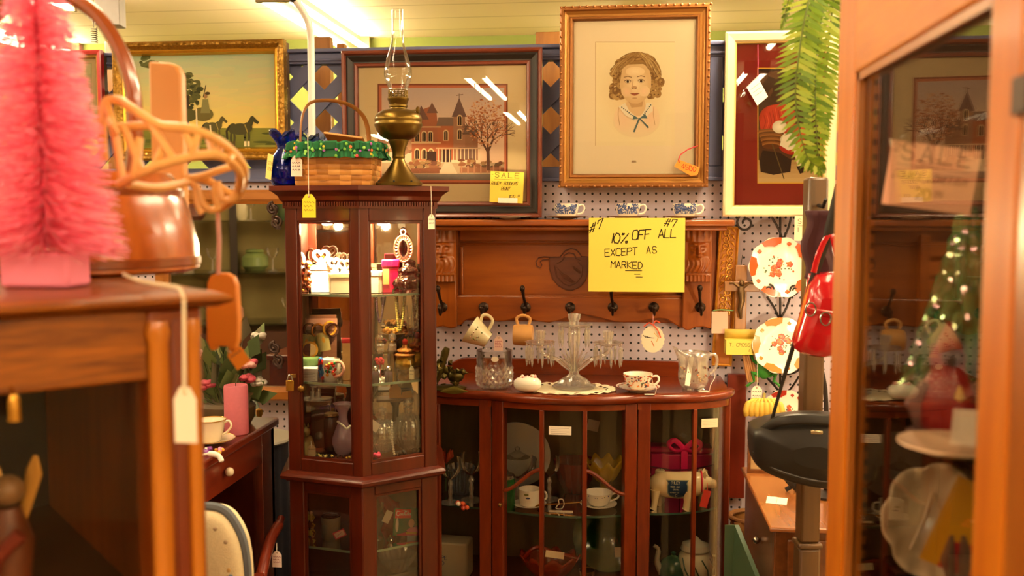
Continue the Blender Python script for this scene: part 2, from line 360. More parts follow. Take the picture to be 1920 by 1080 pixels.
# diagonal lattice between the two rails
m = MB(); H = zr1b-zr2; pitch = .15; wd = .043
for sgn, yy in ((1, WY+.002), (-1, WY+.012)):
    k = -3.0
    while k < 2.0:
        hw = wd*sqrt(2)/2; a, b_ = (zr2, zr1b); x0 = k; x1 = k+sgn*H
        m.prism([(x0-hw, a), (x0+hw, a), (x1+hw, b_), (x1-hw, b_)], yy, yy+.009); k += pitch
struct(m.build('trim_3', blue, smooth=False))
for px, w in ((606, .05), (1035, .07), (1349, .06), (1352, .10)):
    pass
for px, w, y in ((604, .07, 3.5), (640, .03, 3.65), (1032, .11, 3.5), (212, .05, 3.5)):
    c = PYZ(px, y, 1.9); m = MB(); m.box(c.x-w/2, y, 0, c.x+w/2, y+.04, 2.2)
    tag(m.build('shelf_post', wood('post_wood', '#7a4a1c', '#a06a2c'), bevel=.003), 'brown wooden post behind the lattice %s' % {604: 'beside the white pipe', 640: 'left of the house print', 1032: 'between the house print and the portrait', 212: 'left of the pasture painting'}[px], 'post', kind='thing')
m = MB(); m.box(*[P(1331, 100, WY-.004).x, WY-.012, zr2, P(1356, 100, WY).x, WY+.03, zr1b]); struct(m.build('trim_4', blue, bevel=.003))
# fluorescent strip lights
tube_m = M('#ffffff'); 
def emis(name, p):
    mm, nt, b = newmat(name); b.inputs['Base Color'].default_value = (0, 0, 0, 1); b.inputs['Emission Color'].default_value = TUBE_COL+(1,); b.inputs['Emission Strength'].default_value = p; return mm
tube_m = emis('lamp_tube', TUBE_PWR); tube_f = emis('lamp_tube_near', TUBE_PWR_FRONT); tube_r = emis('lamp_tube_far', TUBE_PWR_FRONT*1.7); house_m = M('#7e6a44', .5)
def strip(x, y, L_=1.2, label='', mt=None):
    t = T('strip_light', label, 'ceiling light', (x, y, CZ), 0, 'fluorescent strip lights')
    MB().box(-.03, 0, -.055, .03, L_, 0).build('housing', house_m, t)
    for s in (-1, 1):
        MB().tube([(s*.055, .03, -.06), (s*.055, L_-.03, -.06)], .014, 8).build('tube', mt or tube_f, t)
    for y_ in (0, L_-.02): MB().box(-.075, y_, -.075, .075, y_+.02, -.0).build('end_cap', house_m, t)
    return t
pe = P(680, 76, GY-.02)
strip(pe.x-.03, 3.7, 1.18, 'double tube strip light on the ceiling above the oil lamp and white pipe', tube_m)
strip(.085, 4.36, .52, 'double tube strip light on the ceiling hidden behind the girl portrait', emis('fill_tube_back', 45.0)); strip(1.25, 3.65, 1.2, 'double tube strip light on the ceiling behind the right foreground showcase', bpy.data.materials['fill_tube_back'])  # both strips are unseen additions that brighten the ceiling beyond the partition
strip(-2.93, 3.75, 1.15, 'double tube strip light on the ceiling behind the pink tree', tube_m)
for x in (-2.6, -.9, .8, 2.4):
    for y in (-5.0, -3.0, -1.0, 1.0): strip(x, y, 1.22, 'double tube strip light on the shop ceiling behind the viewer', None if y > -2 else tube_r)
for x in (-2.3, .45, 2.2): strip(x, 2.60, 1.20, 'double tube strip light on the shop ceiling over the picture wall', emis('fill_tube_wall', FILL_PWR_WALL) if x == -2.3 else bpy.data.materials['fill_tube_wall'])  # row added above the view to light the pictures and ceiling
# ================================================================== pictures on the partition
def moulding(w, h, prof, n=None):
    m = MB(); vs = []
    for i, p in prof:
        vs += [(-w/2+i, -p, -h/2+i), (w/2-i, -p, -h/2+i), (w/2-i, -p, h/2-i), (-w/2+i, -p, h/2-i)]
    fs = []
    for k in range(len(prof)-1):
        for i in range(4): j = (i+1) % 4; fs.append((k*4+i, k*4+j, k*4+4+j, k*4+4+i))
    return m.add(vs, fs)
def picture(name, label, cat, rect, Yf, bands, backmat, glass=True, inset=.03, artY=.008):
    a = P(rect[0], rect[3], Yf); b = P(rect[2], rect[1], Yf); a2 = P(rect[0], rect[1], Yf); b2 = P(rect[2], rect[3], Yf)
    x0 = (a.x+a2.x)/2; x1 = (b.x+b2.x)/2; z0 = (a.z+b2.z)/2; z1 = (b.z+a2.z)/2
    w = x1-x0; h = z1-z0; c = Vector(((x0+x1)/2, Yf, (z0+z1)/2)); t = T(name, label, cat, c)
    for nm, mat, prof in bands: moulding(w, h, prof).build(nm, mat, t, smooth=False)
    MB().box(-w/2+.004, .004, -h/2+.004, w/2-.004, WY-.014-Yf, h/2-.004).build('backing', backmat, t, smooth=False)
    if glass: MB().box(-w/2+inset, -artY-.0035, -h/2+inset, w/2-inset, -artY-.0015, h/2-inset).build('glass', PICGLASS, t, smooth=False)
    mp = lambda A, B, k: P(A, B, Yf-.0005-k*.0000035)-c
    return t, Art(mp), (w, h, c)
kraft = M('#5a4630', .8)
# --- brown framed print of a brick house
dkw = M('#3a2114', .35, coat=.3); blk = M('#1c130e', .45); redw = M('#6d3320', .3, coat=.4)
t, a, _ = picture('framed_print', 'brown framed print of a brick house with a tower and autumn tree', 'picture', (645, 94, 1017, 408), 3.06,
    [('outer_moulding', redw, [(0, 0), (0, .022), (.004, .026), (.010, .024), (.014, .016)]), ('frame', blk, [(.014, .016), (.02, .018), (.034, .010), (.038, .010)]), ('inner_moulding', redw, [(.038, .010), (.042, .014), (.048, .013), (.052, .003)])], kraft, inset=.05, artY=.004)
r = random.Random(3)
a.rect(668, 115, 996, 395, '#dcc294')
for i in range(60): y = r.uniform(118, 390); x = r.uniform(680, 940); a.line([(x, y), (x+r.uniform(20, 50), y)], .5, '#d4b886')
a.rect(708, 157, 952, 345, '#7d3f2c'); a.rect(711, 160, 949, 342, '#c06a4c'); a.rect(715.5, 164.5, 945.5, 338, '#c9a58c')
a.grad(716, 165, 945, 250, '#bfaaa4', '#ecc8ae', 18); a.grad(716, 250, 945, 306, '#ecc8ae', '#dcb498', 8)
a.rect(716, 305, 945, 338, '#a98e72'); a.rect(716, 326, 945, 338, '#6e6058')
for i in range(26): a.ell(r.uniform(720, 770), r.uniform(215, 285), r.uniform(5, 12), r.uniform(4, 9), r.choice(['#9a7058', '#b08468', '#8a6450']), 9)
a.poly([(772, 312), (772, 232), (778, 222), (790, 222), (792, 205), (806, 200), (818, 206), (820, 228), (826, 232), (826, 312)], '#a65f42')
a.poly([(776, 224), (790, 198), (804, 224)], '#6b4a44'); a.poly([(800, 212), (810, 192), (821, 212)], '#755048')
a.poly([(818, 236), (822, 220), (852, 220), (856, 236)], '#7c6358'); a.rect(820, 236, 852, 300, '#b0613f')
a.rect(850, 218, 872, 300, '#a07058'); a.poly([(847, 219), (861, 183), (875, 219)], '#6a4e4c'); a.line([(861, 184), (861, 176)], 1, '#4a3530'); a.line([(856, 179), (868, 177)], 1.2, '#6a4a40')
a.rect(872, 250, 896, 300, '#95684f'); a.poly([(868, 252), (872, 236), (892, 236), (898, 252)], '#6e564e')
for x, y in ((795, 252), (807, 252), (795, 285), (808, 285), (836, 250), (862, 222), (782, 252), (782, 285), (862, 248)):
    a.rect(x-5, y-2, x+5, y+14, '#d9b98c'); a.ell(x, y-2, 5, 5, '#d9b98c', 12); a.rect(x-3.4, y-1, x+3.4, y+13, '#2e1c18'); a.ell(x, y-1, 3.4, 3.6, '#2e1c18', 12); a.line([(x, y-4), (x, y+13)], .8, '#c79a6a')
for y in (238, 268, 302): a.line([(772, y), (826, y)], 2, '#d8b488')
a.rect(800, 284, 818, 306, '#3c2620'); a.rect(826, 280, 846, 304, '#3a2420'); a.rect(860, 276, 892, 300, '#705248')
for x in range(822, 900, 7): a.line([(x, 278), (x, 304)], 1.4, '#d8bc98')
a.line([(818, 278), (900, 278)], 2.4, '#c8a480')
a.poly([(822, 326), (834, 304), (846, 304), (858, 326)], '#c0a48a')
for i in range(70):
    x = r.choice([r.uniform(770, 824), r.uniform(862, 944)]); a.ell(x, r.uniform(300, 318), r.uniform(3, 7), r.uniform(2, 5), r.choice(['#6a3e2e', '#85543a', '#5a4430', '#94704c']), 8)
a.rect(770, 316, 824, 325, '#7c4a36'); a.rect(862, 314, 945, 324, '#8c5c44')
for x in range(864, 945, 12): a.rect(x, 311, x+3, 325, '#a67258')
def tree(x0, y0, x1, y1, w, d):
    a.line([(x0, y0), (x1, y1)], w, '#5c3c30')
    if d:
        for s in (-1, 0, 1):
            an = atan2(y1-y0, x1-x0)+s*r.uniform(.3, .65); l = sqrt((x1-x0)**2+(y1-y0)**2)*r.uniform(.62, .85); tree(x1, y1, x1+l*cos(an), y1+l*sin(an), w*.62, d-1)
tree(916, 318, 915, 286, 6, 4)
for i in range(430):
    q = r.uniform(0, 2*pi); rr = sqrt(r.random()); x = 912+38*rr*cos(q); y = 228+46*rr*sin(q)
    a.ell(x, y, r.uniform(1, 2.6), r.uniform(.8, 2), r.choice(['#c07a52', '#d39a72', '#b0663f', '#dcae88', '#a05a3c']), 6)
a.build('print', PAPER, t, smooth=False)
# --- gold framed portrait of a girl
gold = M('#8a5624', .36, .45, noise=.18, ns=60); gold2 = M('#a67434', .34, .5)
t, a, (w, h, c) = picture('framed_portrait', 'gilt framed tinted portrait of a curly haired little girl', 'picture', (1050, 12, 1329, 352), 3.05,
    [('outer_moulding', gold, [(0, 0), (0, .024), (.005, .03), (.012, .03), (.016, .022)]), ('frame', gold2, [(.016, .022), (.024, .014), (.03, .013)]), ('inner_moulding', gold, [(.03, .013), (.033, .019), (.038, .018), (.043, .004)])], kraft, inset=.042, artY=.004)
mb = MB(); n = 46
for k in range(2*n): # bead edge
    s = k/(2*n); L4 = 2*(w+h); d = s*L4
    if d < w: q = (-w/2+d, -h/2+.004)
    elif d < w+h: q = (w/2-.004, -h/2+d-w)
    elif d < 2*w+h: q = (w/2-(d-w-h), h/2-.004)
    else: q = (-w/2+.004, h/2-(d-2*w-h))
    mb.ball((q[0], -.03, q[1]), .0042, 8)
o = mb.build('bead_edging', gold, t); o['kind'] = 'stuff'
a.rect(1062, 22, 1318, 345, '#fbe6c2'); a.rect(1116, 78, 1265, 273, '#d8b584'); a.rect(1117.5, 79.5, 1265, 273, '#fbe8bc')
def soft(cx, cy, rx, ry, c0, c1, n=10, rot=0):
    p, q = C(c0), C(c1)
    for i in range(n):
        f = 1-i/n; u = (i/(n-1))**1.0; a.ell(cx, cy, rx*f, ry*f, tuple(p[j]*(1-u)+q[j]*u for j in range(3))+(1,), 26, rot)
soft(1190, 175, 72, 92, '#fbe8bc', '#edd09c', 16)
soft(1193, 228, 44, 30, '#f6dfb4', '#fadcb8', 12)
soft(1170, 222, 19, 25, '#f8dcb4', '#f8d4b0', 8); soft(1218, 222, 19, 25, '#f8dcb4', '#f8d4b0', 8)
r = random.Random(5)
hair = ['#9a7444', '#8a6438', '#b08a54', '#7e5a32', '#c09a60', '#a47e4a']
soft(1194, 140, 46, 43, '#8f6b3c', '#a5804e', 8)
for i in range(130):
    q = r.uniform(pi*.86, pi*2.14); rr = r.uniform(.62, 1.0); x = 1194+46*rr*cos(q); y = 140+42*rr*sin(q); a.ell(x, y, r.uniform(3, 7), r.uniform(1.6, 3), r.choice(hair), 10, q+pi/2+r.uniform(-.4, .4))
for cx0, cx1 in ((1147, 1166), (1217, 1242)):
    for i in range(26):
        x = r.uniform(cx0, cx1); y = r.uniform(128, 182); c0 = r.choice(hair); a.ell(x, y, r.uniform(5, 8), r.uniform(4, 7), c0, 14, r.uniform(0, 3)); a.ell(x-1, y-1, 3.4, 2.4, '#b08c56', 10, r.uniform(0, 3)); a.ell(x+1, y+1, 1.8, 1.2, '#6a4626', 8)
HAIRTOP = [(r.uniform(1168, 1224), r.uniform(.6, 1.6), r.choice(['#b9955c', '#c4a266', '#9a7444', '#7a552e', '#cfae72'])) for i in range(60)]
a.poly([(1176, 186), (1208, 186), (1212, 206), (1199, 218), (1180, 214), (1172, 204)], '#e4c090'); a.poly([(1178, 190), (1206, 190), (1204, 200), (1184, 202)], '#cda272')
a.poly([(1165, 140), (1167, 128), (1178, 121), (1206, 120), (1217, 128), (1221, 145), (1221, 163), (1216, 178), (1207, 189), (1196, 194.5), (1185, 194), (1173, 187), (1165, 174), (1162, 158)], '#e0bb8a')
soft(1192, 158, 27, 34, '#e0bb8a', '#f6dcb0', 16); soft(1208, 171, 11, 10, '#efd0a2', '#f6cfaa', 8); soft(1175, 172, 10, 10, '#e8c698', '#f2c8a2', 8); soft(1191, 134, 18, 9, '#f0d2a4', '#f8e0b6', 8)
rh = random.Random(11)
for i in range(210):
    s_ = -1 if i % 2 else 1; o_ = rh.random(); x0 = 1198+rh.uniform(-5, 5); y0 = 98+rh.uniform(-1, 5); ex = 1191+s_*(22+o_*25); ey = 121+o_*14+rh.uniform(-3, 8); mx_ = 1193+s_*(12+o_*24); my_ = 103+o_*6+(1-o_)*9*rh.random()
    pts_ = [((1-f)**2*x0+2*f*(1-f)*mx_+f*f*ex, (1-f)**2*y0+2*f*(1-f)*my_+f*f*ey) for f in (0, .2, .4, .6, .8, 1)]
    a.line(pts_, rh.uniform(.4, 1.0), rh.choice(['#c9a56a', '#b08a54', '#9a7444', '#86602f', '#d6b67c', '#a47e4a', '#7a552e']))
for x, y in ((1177, 153), (1202, 152)):
    a.ell(x, y, 6, 3.4, '#b58a5e', 14); a.ell(x, y+.2, 5, 2.5, '#f0e2c4', 14); a.ell(x, y, 2.6, 2.6, '#4a3422', 12); a.ell(x, y, 1.2, 1.3, '#1c120c', 8); a.line([(x-6, y-1.5), (x-2, y-3.2), (x+3, y-3), (x+6, y-1)], 1.1, '#5a3c24'); a.line([(x-7, y-8), (x, y-10), (x+7, y-8)], 1.5, '#8a6238')
a.line([(1187, 150), (1185.5, 161)], 1, '#c0956a'); a.ell(1189, 164, 5.5, 3, '#c99c70', 12); a.ell(1185.6, 165.4, 1.4, .9, '#7a5234', 8); a.ell(1192.4, 165.4, 1.4, .9, '#7a5234', 8)
a.poly([(1182, 175.5), (1187, 174), (1190, 174.8), (1194, 174), (1199, 175), (1194, 178.6), (1190, 179.6), (1186, 178.6)], '#b3694e'); a.line([(1182, 175.5), (1190, 176.4), (1199, 175)], .9, '#7a3c2c'); a.ell(1190, 184, 5, 1.5, '#c79a6e', 10)
a.poly([(1160, 200), (1172, 193), (1180, 208), (1196, 222), (1190, 226), (1172, 216)], '#f3e6cc'); a.poly([(1222, 194), (1212, 192), (1209, 206), (1199, 221), (1206, 224), (1224, 208)], '#f3e6cc')
for i in range(9): f = i/8; a.ell(1166+27*f, 201+21*f, 1.3, 1.3, '#4a5a58', 8); a.ell(1220-17*f, 197+24*f, 1.3, 1.3, '#4a5a58', 8)
for p in ([(1198, 222), (1188, 216), (1186, 224)], [(1198, 222), (1210, 214), (1214, 222)], [(1197, 222), (1200, 223), (1190, 248), (1187, 247)], [(1198, 222), (1201, 222), (1217, 238), (1215, 241)]): a.poly(p, '#4e6a70')
for x, y in ((1160, 215), (1226, 214)): a.line([(x, y-14), (x-1, y), (x+2, y+20)], 1, '#d0a478')
a.line([(1185, 302), (1192, 302)], 1.4, '#8a6a44'); a.line([(1184, 304), (1193, 304)], .8, '#8a6a44')
a.build('portrait_photo', PAPER, t, smooth=False)
tp = P(1305, 275, 3.0)
# orange ticket with red ribbon
q = T('price_tag', 'orange ticket on a red thread at the corner of the girl portrait', 'price tag', P(1288, 312, 3.022))
MB().tube([P(1309, 273, 3.022)-q.location, P(1290, 280, 3.018)-q.location, P(1276, 290, 3.018)-q.location, P(1272, 300, 3.02)-q.location, P(1274, 305, 3.02)-q.location], .0016, 6).build('string', M('#c02030', .6), q)
aa = Art(lambda A, B, k: P(A, B, 3.02-k*.00004)-q.location); aa.poly([(1264, 312), (1272, 299), (1312, 314), (1308, 328), (1296, 330)], '#d98a38')
aa.text('4500', 1278, 316, 9, '#a02818', slope=.25, jit=.08, sp=1.3); aa.build('tag', PAPER, q, smooth=False, solid=.0006)
# --- white framed picture with a red mat
wht = M('#e2d0a0', .45, noise=.03)
t, a, _ = picture('framed_picture', 'cream framed still life with a wide dark red mat', 'picture', (1357, 60, 1566, 406), 3.06,
    [('frame', wht, [(0, 0), (0, .022), (.006, .026), (.026, .022), (.030, .016)]), ('inner_moulding', M('#caa860', .4, .3), [(.030, .016), (.034, .014), (.036, .002)])], kraft, inset=.034, artY=.004)
a.rect(1370, 75, 1556, 395, '#7e2018'); a.rect(1420, 127, 1540, 344, '#d7a63c'); a.rect(1422, 129, 1538, 342, '#3c2416')
a.grad(1422, 129, 1538, 300, '#33211a', '#4e2f1c', 8); a.grad(1422, 300, 1538, 342, '#a98554', '#c9a874', 5)
r = random.Random(9)
for i in range(40): a.ell(r.uniform(1425, 1535), r.uniform(135, 200), r.uniform(4, 12), r.uniform(3, 9), r.choice(['#4c3020', '#3a241a', '#5a3a26']), 9, r.uniform(0, 3))
soft(1455, 222, 32, 26, '#a82c18', '#d2442a', 8); soft(1485, 270, 26, 20, '#a02a1a', '#c23a24', 6); a.poly([(1424, 230), (1440, 200), (1470, 192), (1492, 210), (1488, 246), (1450, 262), (1428, 256)], '#b83420')
for i in range(10): x = 1432+i*5.5; a.line([(x, 204+abs(i-4)*3), (x+4, 228), (x-3, 250)], 1.2, r.choice(['#8a2012', '#d8583a']))
for i in range(12): a.ell(1446, 246+i*2.6, 26-i*.9, 5, ['#7a4a22', '#94602e', '#5e3618'][i % 3], 16)
soft(1462, 238, 14, 12, '#d8ccb0', '#f2ead4', 5); soft(1480, 262, 17, 13, '#d2c6aa', '#f4ecd8', 6); a.poly([(1470, 250), (1496, 256), (1500, 276), (1478, 282), (1462, 272)], '#e8dcc2')
for i in range(6): a.ell(1500+r.uniform(-8, 16), 262+r.uniform(-30, 40), 7, 7, r.choice(['#c05a30', '#a84824', '#8a8a3a']), 12)
a.poly([(1424, 300), (1430, 282), (1462, 286), (1484, 300), (1482, 322), (1450, 328), (1426, 322)], '#2a1a16'); a.poly([(1488, 282), (1500, 280), (1503, 310), (1496, 314)], '#e6d4b0'); a.poly([(1493, 312), (1506, 310), (1510, 322), (1500, 326)], '#2c1812')
a.line([(1448, 270), (1470, 335)], 2, '#5a4a2a'); a.build('print', PAPER, t, smooth=False)
q = T('price_tag', 'white card on a pink thread hanging over the red mat', 'price tag', P(1421, 148, 3.02))
MB().tube([P(1421, 84, 3.03)-q.location, P(1421.5, 120, 3.028)-q.location, P(1421, 148, 3.02)-q.location], .0012, 5).build('string', M('#c03a5a', .6), q)
aa = Art(lambda A, B, k: P(A, B, 3.02-k*.00004)-q.location); aa.poly([(1400, 164), (1421, 145), (1440, 181), (1420, 198)], '#f3ead8')
for i in range(3): aa.line([(1408+i*4, 168+i*6), (1424+i*3, 156+i*7)], .9, '#a08a78')
aa.build('tag', PAPER, q, smooth=False, solid=.0006)
# --- pasture painting in an ornate gold frame
orn = M('#8a6420', .35, .7, noise=.6, ns=170); gl = M('#d09a30', .25, .75)
def bump(mat, sc=90, st=.6, dist=.004):
    nt = mat.node_tree; b = nt.nodes['Principled BSDF']; tc = nt.nodes.new('ShaderNodeTexCoord'); v = nt.nodes.new('ShaderNodeTexVoronoi'); v.inputs['Scale'].default_value = sc
    bp = nt.nodes.new('ShaderNodeBump'); bp.inputs['Strength'].default_value = st; bp.inputs['Distance'].default_value = dist
    nt.links.new(tc.outputs['Object'], v.inputs['Vector']); nt.links.new(v.outputs['Distance'], bp.inputs['Height']); nt.links.new(bp.outputs[0], b.inputs['Normal']); return mat
bump(orn)
t, a, (w, h, c) = picture('framed_painting', 'gold ornate framed painting of horses in a green pasture', 'picture', (221, 79, 539, 301), 3.07,
    [('outer_moulding', orn, [(0, 0), (0, .03), (.006, .034), (.014, .032), (.02, .024)]), ('frame', orn, [(.02, .024), (.026, .02)]), ('inner_moulding', gl, [(.026, .02), (.03, .022), (.036, .016), (.042, .003)])], kraft, glass=False, inset=.04)
a.grad(235, 90, 528, 150, '#8aa084', '#a8a878', 22); a.grad(235, 150, 528, 240, '#a8a878', '#d0b45c', 24); a.grad(235, 240, 528, 292, '#6a6a28', '#4a4c20', 10)
r = random.Random(2)
for i in range(150):
    y = r.uniform(95, 215); f = (y-90)/150; q = [(.27+.36*f)*r.uniform(.95, 1.05), (.34+.12*f)*r.uniform(.97, 1.03), .23-.12*f]; a.ell(r.uniform(245, 515), y, r.uniform(14, 30), r.uniform(2, 7), tuple(q)+(1,), 16, r.uniform(-.2, .1))
for i in range(30): a.ell(r.uniform(245, 520), r.uniform(243, 285), r.uniform(10, 30), r.uniform(2, 4), r.choice(['#5e6426', '#4a4e1e', '#747030', '#3c4018']), 10)
for i in range(110): q = r.uniform(0, 6.3); rr = sqrt(r.random()); a.ell(352+24*rr*cos(q), 172+34*rr*sin(q), r.uniform(3, 7), r.uniform(2, 5), r.choice(['#3a3c1c', '#4a4a24', '#2e3016', '#565428']), 9)
for i in range(30): q = r.uniform(0, 6.3); a.ell(278+18*cos(q)*r.random(), 116+9*sin(q), r.uniform(3, 7), r.uniform(2, 4), r.choice(['#50542c', '#42461e']), 9)
a.line([(352, 240), (352, 180)], 5, '#33291a')
def horse(x, y, s, col, d=1):
    a.ell(x, y, 18*s, 11*s, col, 20); a.ell(x+d*14*s, y-3*s, 9*s, 10*s, col, 14); a.ell(x-d*13*s, y-1*s, 9*s, 10*s, col, 14)
    a.poly([(x+d*10*s, y-6*s), (x+d*20*s, y-23*s), (x+d*27*s, y-20*s), (x+d*20*s, y+3*s)], col); a.poly([(x+d*19*s, y-23*s), (x+d*24*s, y-25*s), (x+d*36*s, y-13*s), (x+d*33*s, y-9*s), (x+d*23*s, y-15*s)], col)
    for i, lx in enumerate((-16, -11, 10, 16)): a.line([(x+d*lx*s, y+4*s), (x+d*(lx+(1 if i % 2 else -1))*s, y+16*s), (x+d*lx*s, y+30*s)], 4*s, col); a.line([(x+d*lx*s, y+24*s), (x+d*lx*s, y+31*s)], 4.4*s, '#c9b68a' if i > 1 else '#4a3c22')
    a.line([(x-d*20*s, y-5*s), (x-d*25*s, y+4*s), (x-d*24*s, y+18*s)], 4*s, '#2a2414'); a.line([(x+d*9*s, y-8*s), (x+d*14*s, y+6*s)], 2*s, '#8a7a3a')
horse(450, 242, 1.0, '#3c3a20', 1); horse(398, 238, .8, '#4c4626', 1)
a.ell(380, 214, 20, 13, '#5a5228', 16); a.ell(352, 216, 17, 12, '#46431f', 16); a.poly([(376, 212), (380, 186), (390, 186), (394, 212)], '#6e6a40'); a.ell(385, 180, 4, 5, '#8a6a44', 10); a.line([(381, 182), (386, 160)], 1.6, '#3a3018'); a.line([(368, 205), (370, 262)], 3, '#c9b890'); a.ell(389, 175, 5, 3, '#3c3018', 8)
a.line([(394, 235), (396, 258)], 3, '#c9b890'); a.build('painting', PAPER, t, smooth=False)
# --- red framed picture at the far left
t, a, _ = picture('small_framed_picture', 'red framed picture behind the pink bottle brush tree', 'picture', (70, 96, 197, 262), 3.08,
    [('frame', M('#a01c1c', .35, coat=.3), [(0, 0), (0, .02), (.004, .022), (.014, .02), (.016, .01)]), ('inner_moulding', M('#b88a40', .4, .4), [(.016, .01), (.022, .012), (.026, .002)])], kraft, inset=.024)
a.rect(75, 100, 192, 258, '#b7a078'); a.rect(95, 118, 172, 236, '#9a9a6a'); a.grad(97, 120, 170, 234, '#b8b088', '#6a7040', 6); a.build('print', PAPER, t, smooth=False)
# ================================================================== lit curio cabinet (rotated, its front corner towards the viewer)
mahog = wood('mahogany', '#3c1004', '#5c1e09', 2, 7, .12, .34, .2, .5, .3)
mahogh = wood('mahogany_rail', '#3c1004', '#5c1e09', 0, 7, .12, .34, .2, .5, .3)
brass = M('#b98a3a', .25, .95); dkbrass = M('#8a6a34', .3, .9); iron = M('#2a211c', .45, .6)
CA = PF(676, 2.35, 1.25); CRZ = R(12.9); CW, CD, CB = .19, .095, .32
curio = T('curio_cabinet', 'tall dark mahogany curio cabinet lit from inside, its corner facing forward', 'display cabinet', CA, CRZ)
def face_X(p0, p1):
    d = Vector((p1[0]-p0[0], p1[1]-p0[1], 0)); l = d.length; d.normalize(); n = Vector((-d.y, d.x, 0))
    mt = Matrix.Identity(4); mt.col[0][:3] = d; mt.col[1][:3] = n; mt.col[2][:3] = (0, 0, 1); mt.col[3][:3] = (p0[0], p0[1], 0); return mt, l
def leaf(p0, p1, z0, z1, sl, sr, rb, rt, name, parent, th=.022):
    X, l = face_X(p0, p1); m = MB(); m.X = X
    m.box(0, 0, z0, sl, th, z1); m.box(l-sr, 0, z0, l, th, z1); m.box(sl, 0.001, z0, l-sr, th, z0+rb); m.box(sl, .001, z1-rt, l-sr, th, z1)
    o = m.build(name, mahog, parent, bevel=.0025)
    g = MB(); g.X = X; g.box(sl-.004, .010, z0+rb-.004, l-sr+.004, .0125, z1-rt+.004); g.build('glass', PANE, o, smooth=False)
    b = MB(); b.X = X; q = .006
    for (a, c, e, f) in ((sl, z0+rb, sl+q, z1-rt), (l-sr-q, z0+rb, l-sr, z1-rt), (sl+q, z0+rb, l-sr-q, z0+rb+q), (sl+q, z1-rt-q, l-sr-q, z1-rt)): b.box(a, .004, c, e, .010, f)
    b.build('glazing_bead', mahog, o, smooth=False); return o
pL, pA, pR = (-CW, CD), (0, 0), (CW, CD)
ZT = 1.566; ZM = .89
dl = leaf(pL, pA, ZM, ZT, .035, .026, .036, .036, 'door', curio)
dr = leaf(pA, pR, ZM, ZT, .026, .036, .036, .036, 'front_frame', curio)
leaf(pL, pA, .10, ZM-.022, .042, .034, .05, .026, 'lower_door', curio); leaf(pA, pR, .10, ZM-.022, .034, .046, .05, .026, 'lower_front_frame', curio)
for s in (-1, 1): MB().box(min(s*CW, s*(CW-.016)), CD+.004, .06, max(s*CW, s*(CW-.016)), CB, ZT).build('side_panel', mahog, curio, bevel=.002)
MB().box(-CW, CB, .06, CW, CB+.012, ZT).build('back_panel', mahog, curio)
MB().box(-CW+.017, CB-.004, .93, CW-.017, CB-.0005, 1.55).build('mirror_back', MIRROR, curio, smooth=False)
path = [(-CW, CB), pL, pA, pR, (CW, CB)]; inner = [(-CW+.016, CB), (-CW+.016, CD+.012), (0, .024), (CW-.016, CD+.012), (CW-.016, CB)]
MB().sweep(path, [(-.03, ZT-.004), (.004, ZT-.004), (.004, ZT+.012), (.010, ZT+.016), (.014, ZT+.026), (.026, ZT+.036), (.034, ZT+.040), (.034, ZT+.052), (-.03, ZT+.052)]).build('crown_moulding', mahogh, curio, ang=25)
d = MB()
for p0, p1 in ((pL, pA), (pA, pR)):
    d.X, l = face_X(p0, p1)
    for k in range(int(l/.007)): d.box(k*.007, -.008, ZT+.002, k*.007+.004, -.003, ZT+.012)
o = d.build('dentil_moulding', mahogh, curio, smooth=False); o['kind'] = 'stuff'
MB().prism(inner, ZT+.03, ZT+.0515, 'z').build('top', mahogh, curio)
MB().sweep(path, [(-.03, ZM-.024), (.006, ZM-.024), (.012, ZM-.018), (.02, ZM-.016), (.022, ZM-.008), (.018, ZM-.003), (.012, ZM), (.004, ZM+.004), (-.03, ZM+.004)]).build('waist_moulding', mahogh, curio, ang=25)
MB().prism(inner, ZM, ZM+.032, 'z').build('cabinet_floor', mahogh, curio)
MB().sweep(path, [(-.03, 0), (.016, 0), (.016, .07), (.008, .09), (0, .1), (-.03, .1)]).build('plinth', mahogh, curio)
MB().prism(inner, .10, .12, 'z').build('base_floor', mahogh, curio)
SZ1, SZ2, SZ0, SZL = 1.345, 1.118, ZM+.032, .685
ins = [(-CW+.02, CB-.006), (-CW+.02, CD+.03), (0, .045), (CW-.02, CD+.03), (CW-.02, CB-.006)]
edge = M('#a9c2a4', .15, trans=.3)
for z in (SZ1, SZ2, SZL):
    o = MB().prism(ins, z-.006, z, 'z').build('glass_shelf', SHELFGLASS, curio, smooth=False)
    MB().sweep(ins[1:4], [(0, z-.006), (.0012, z-.006), (.0012, z), (0, z)]).build('shelf_edge', edge, o, smooth=False)
MB().ball((-.155, .088, 1.105), .011, 12).build('knob', dkbrass, curio)
m = MB(); m.box(-CW+.004, CD-.024, 1.135, -CW+.024, CD-.018, 1.145); m.build('hasp', dkbrass, curio, bevel=.001)
lk = MB(); lk.box(-CW+.000, CD-.036, 1.103, -CW+.020, CD-.027, 1.131); pk = lk.build('padlock', brass, curio, bevel=.002)
MB().tube([(-CW+.004+.012*(.5-.5*cos(pi*i/8)), CD-.0315, 1.130+.014*sin(pi*i/8)) for i in range(9)], .0018, 6).build('shackle', M('#c8c4bc', .2, .9), pk)
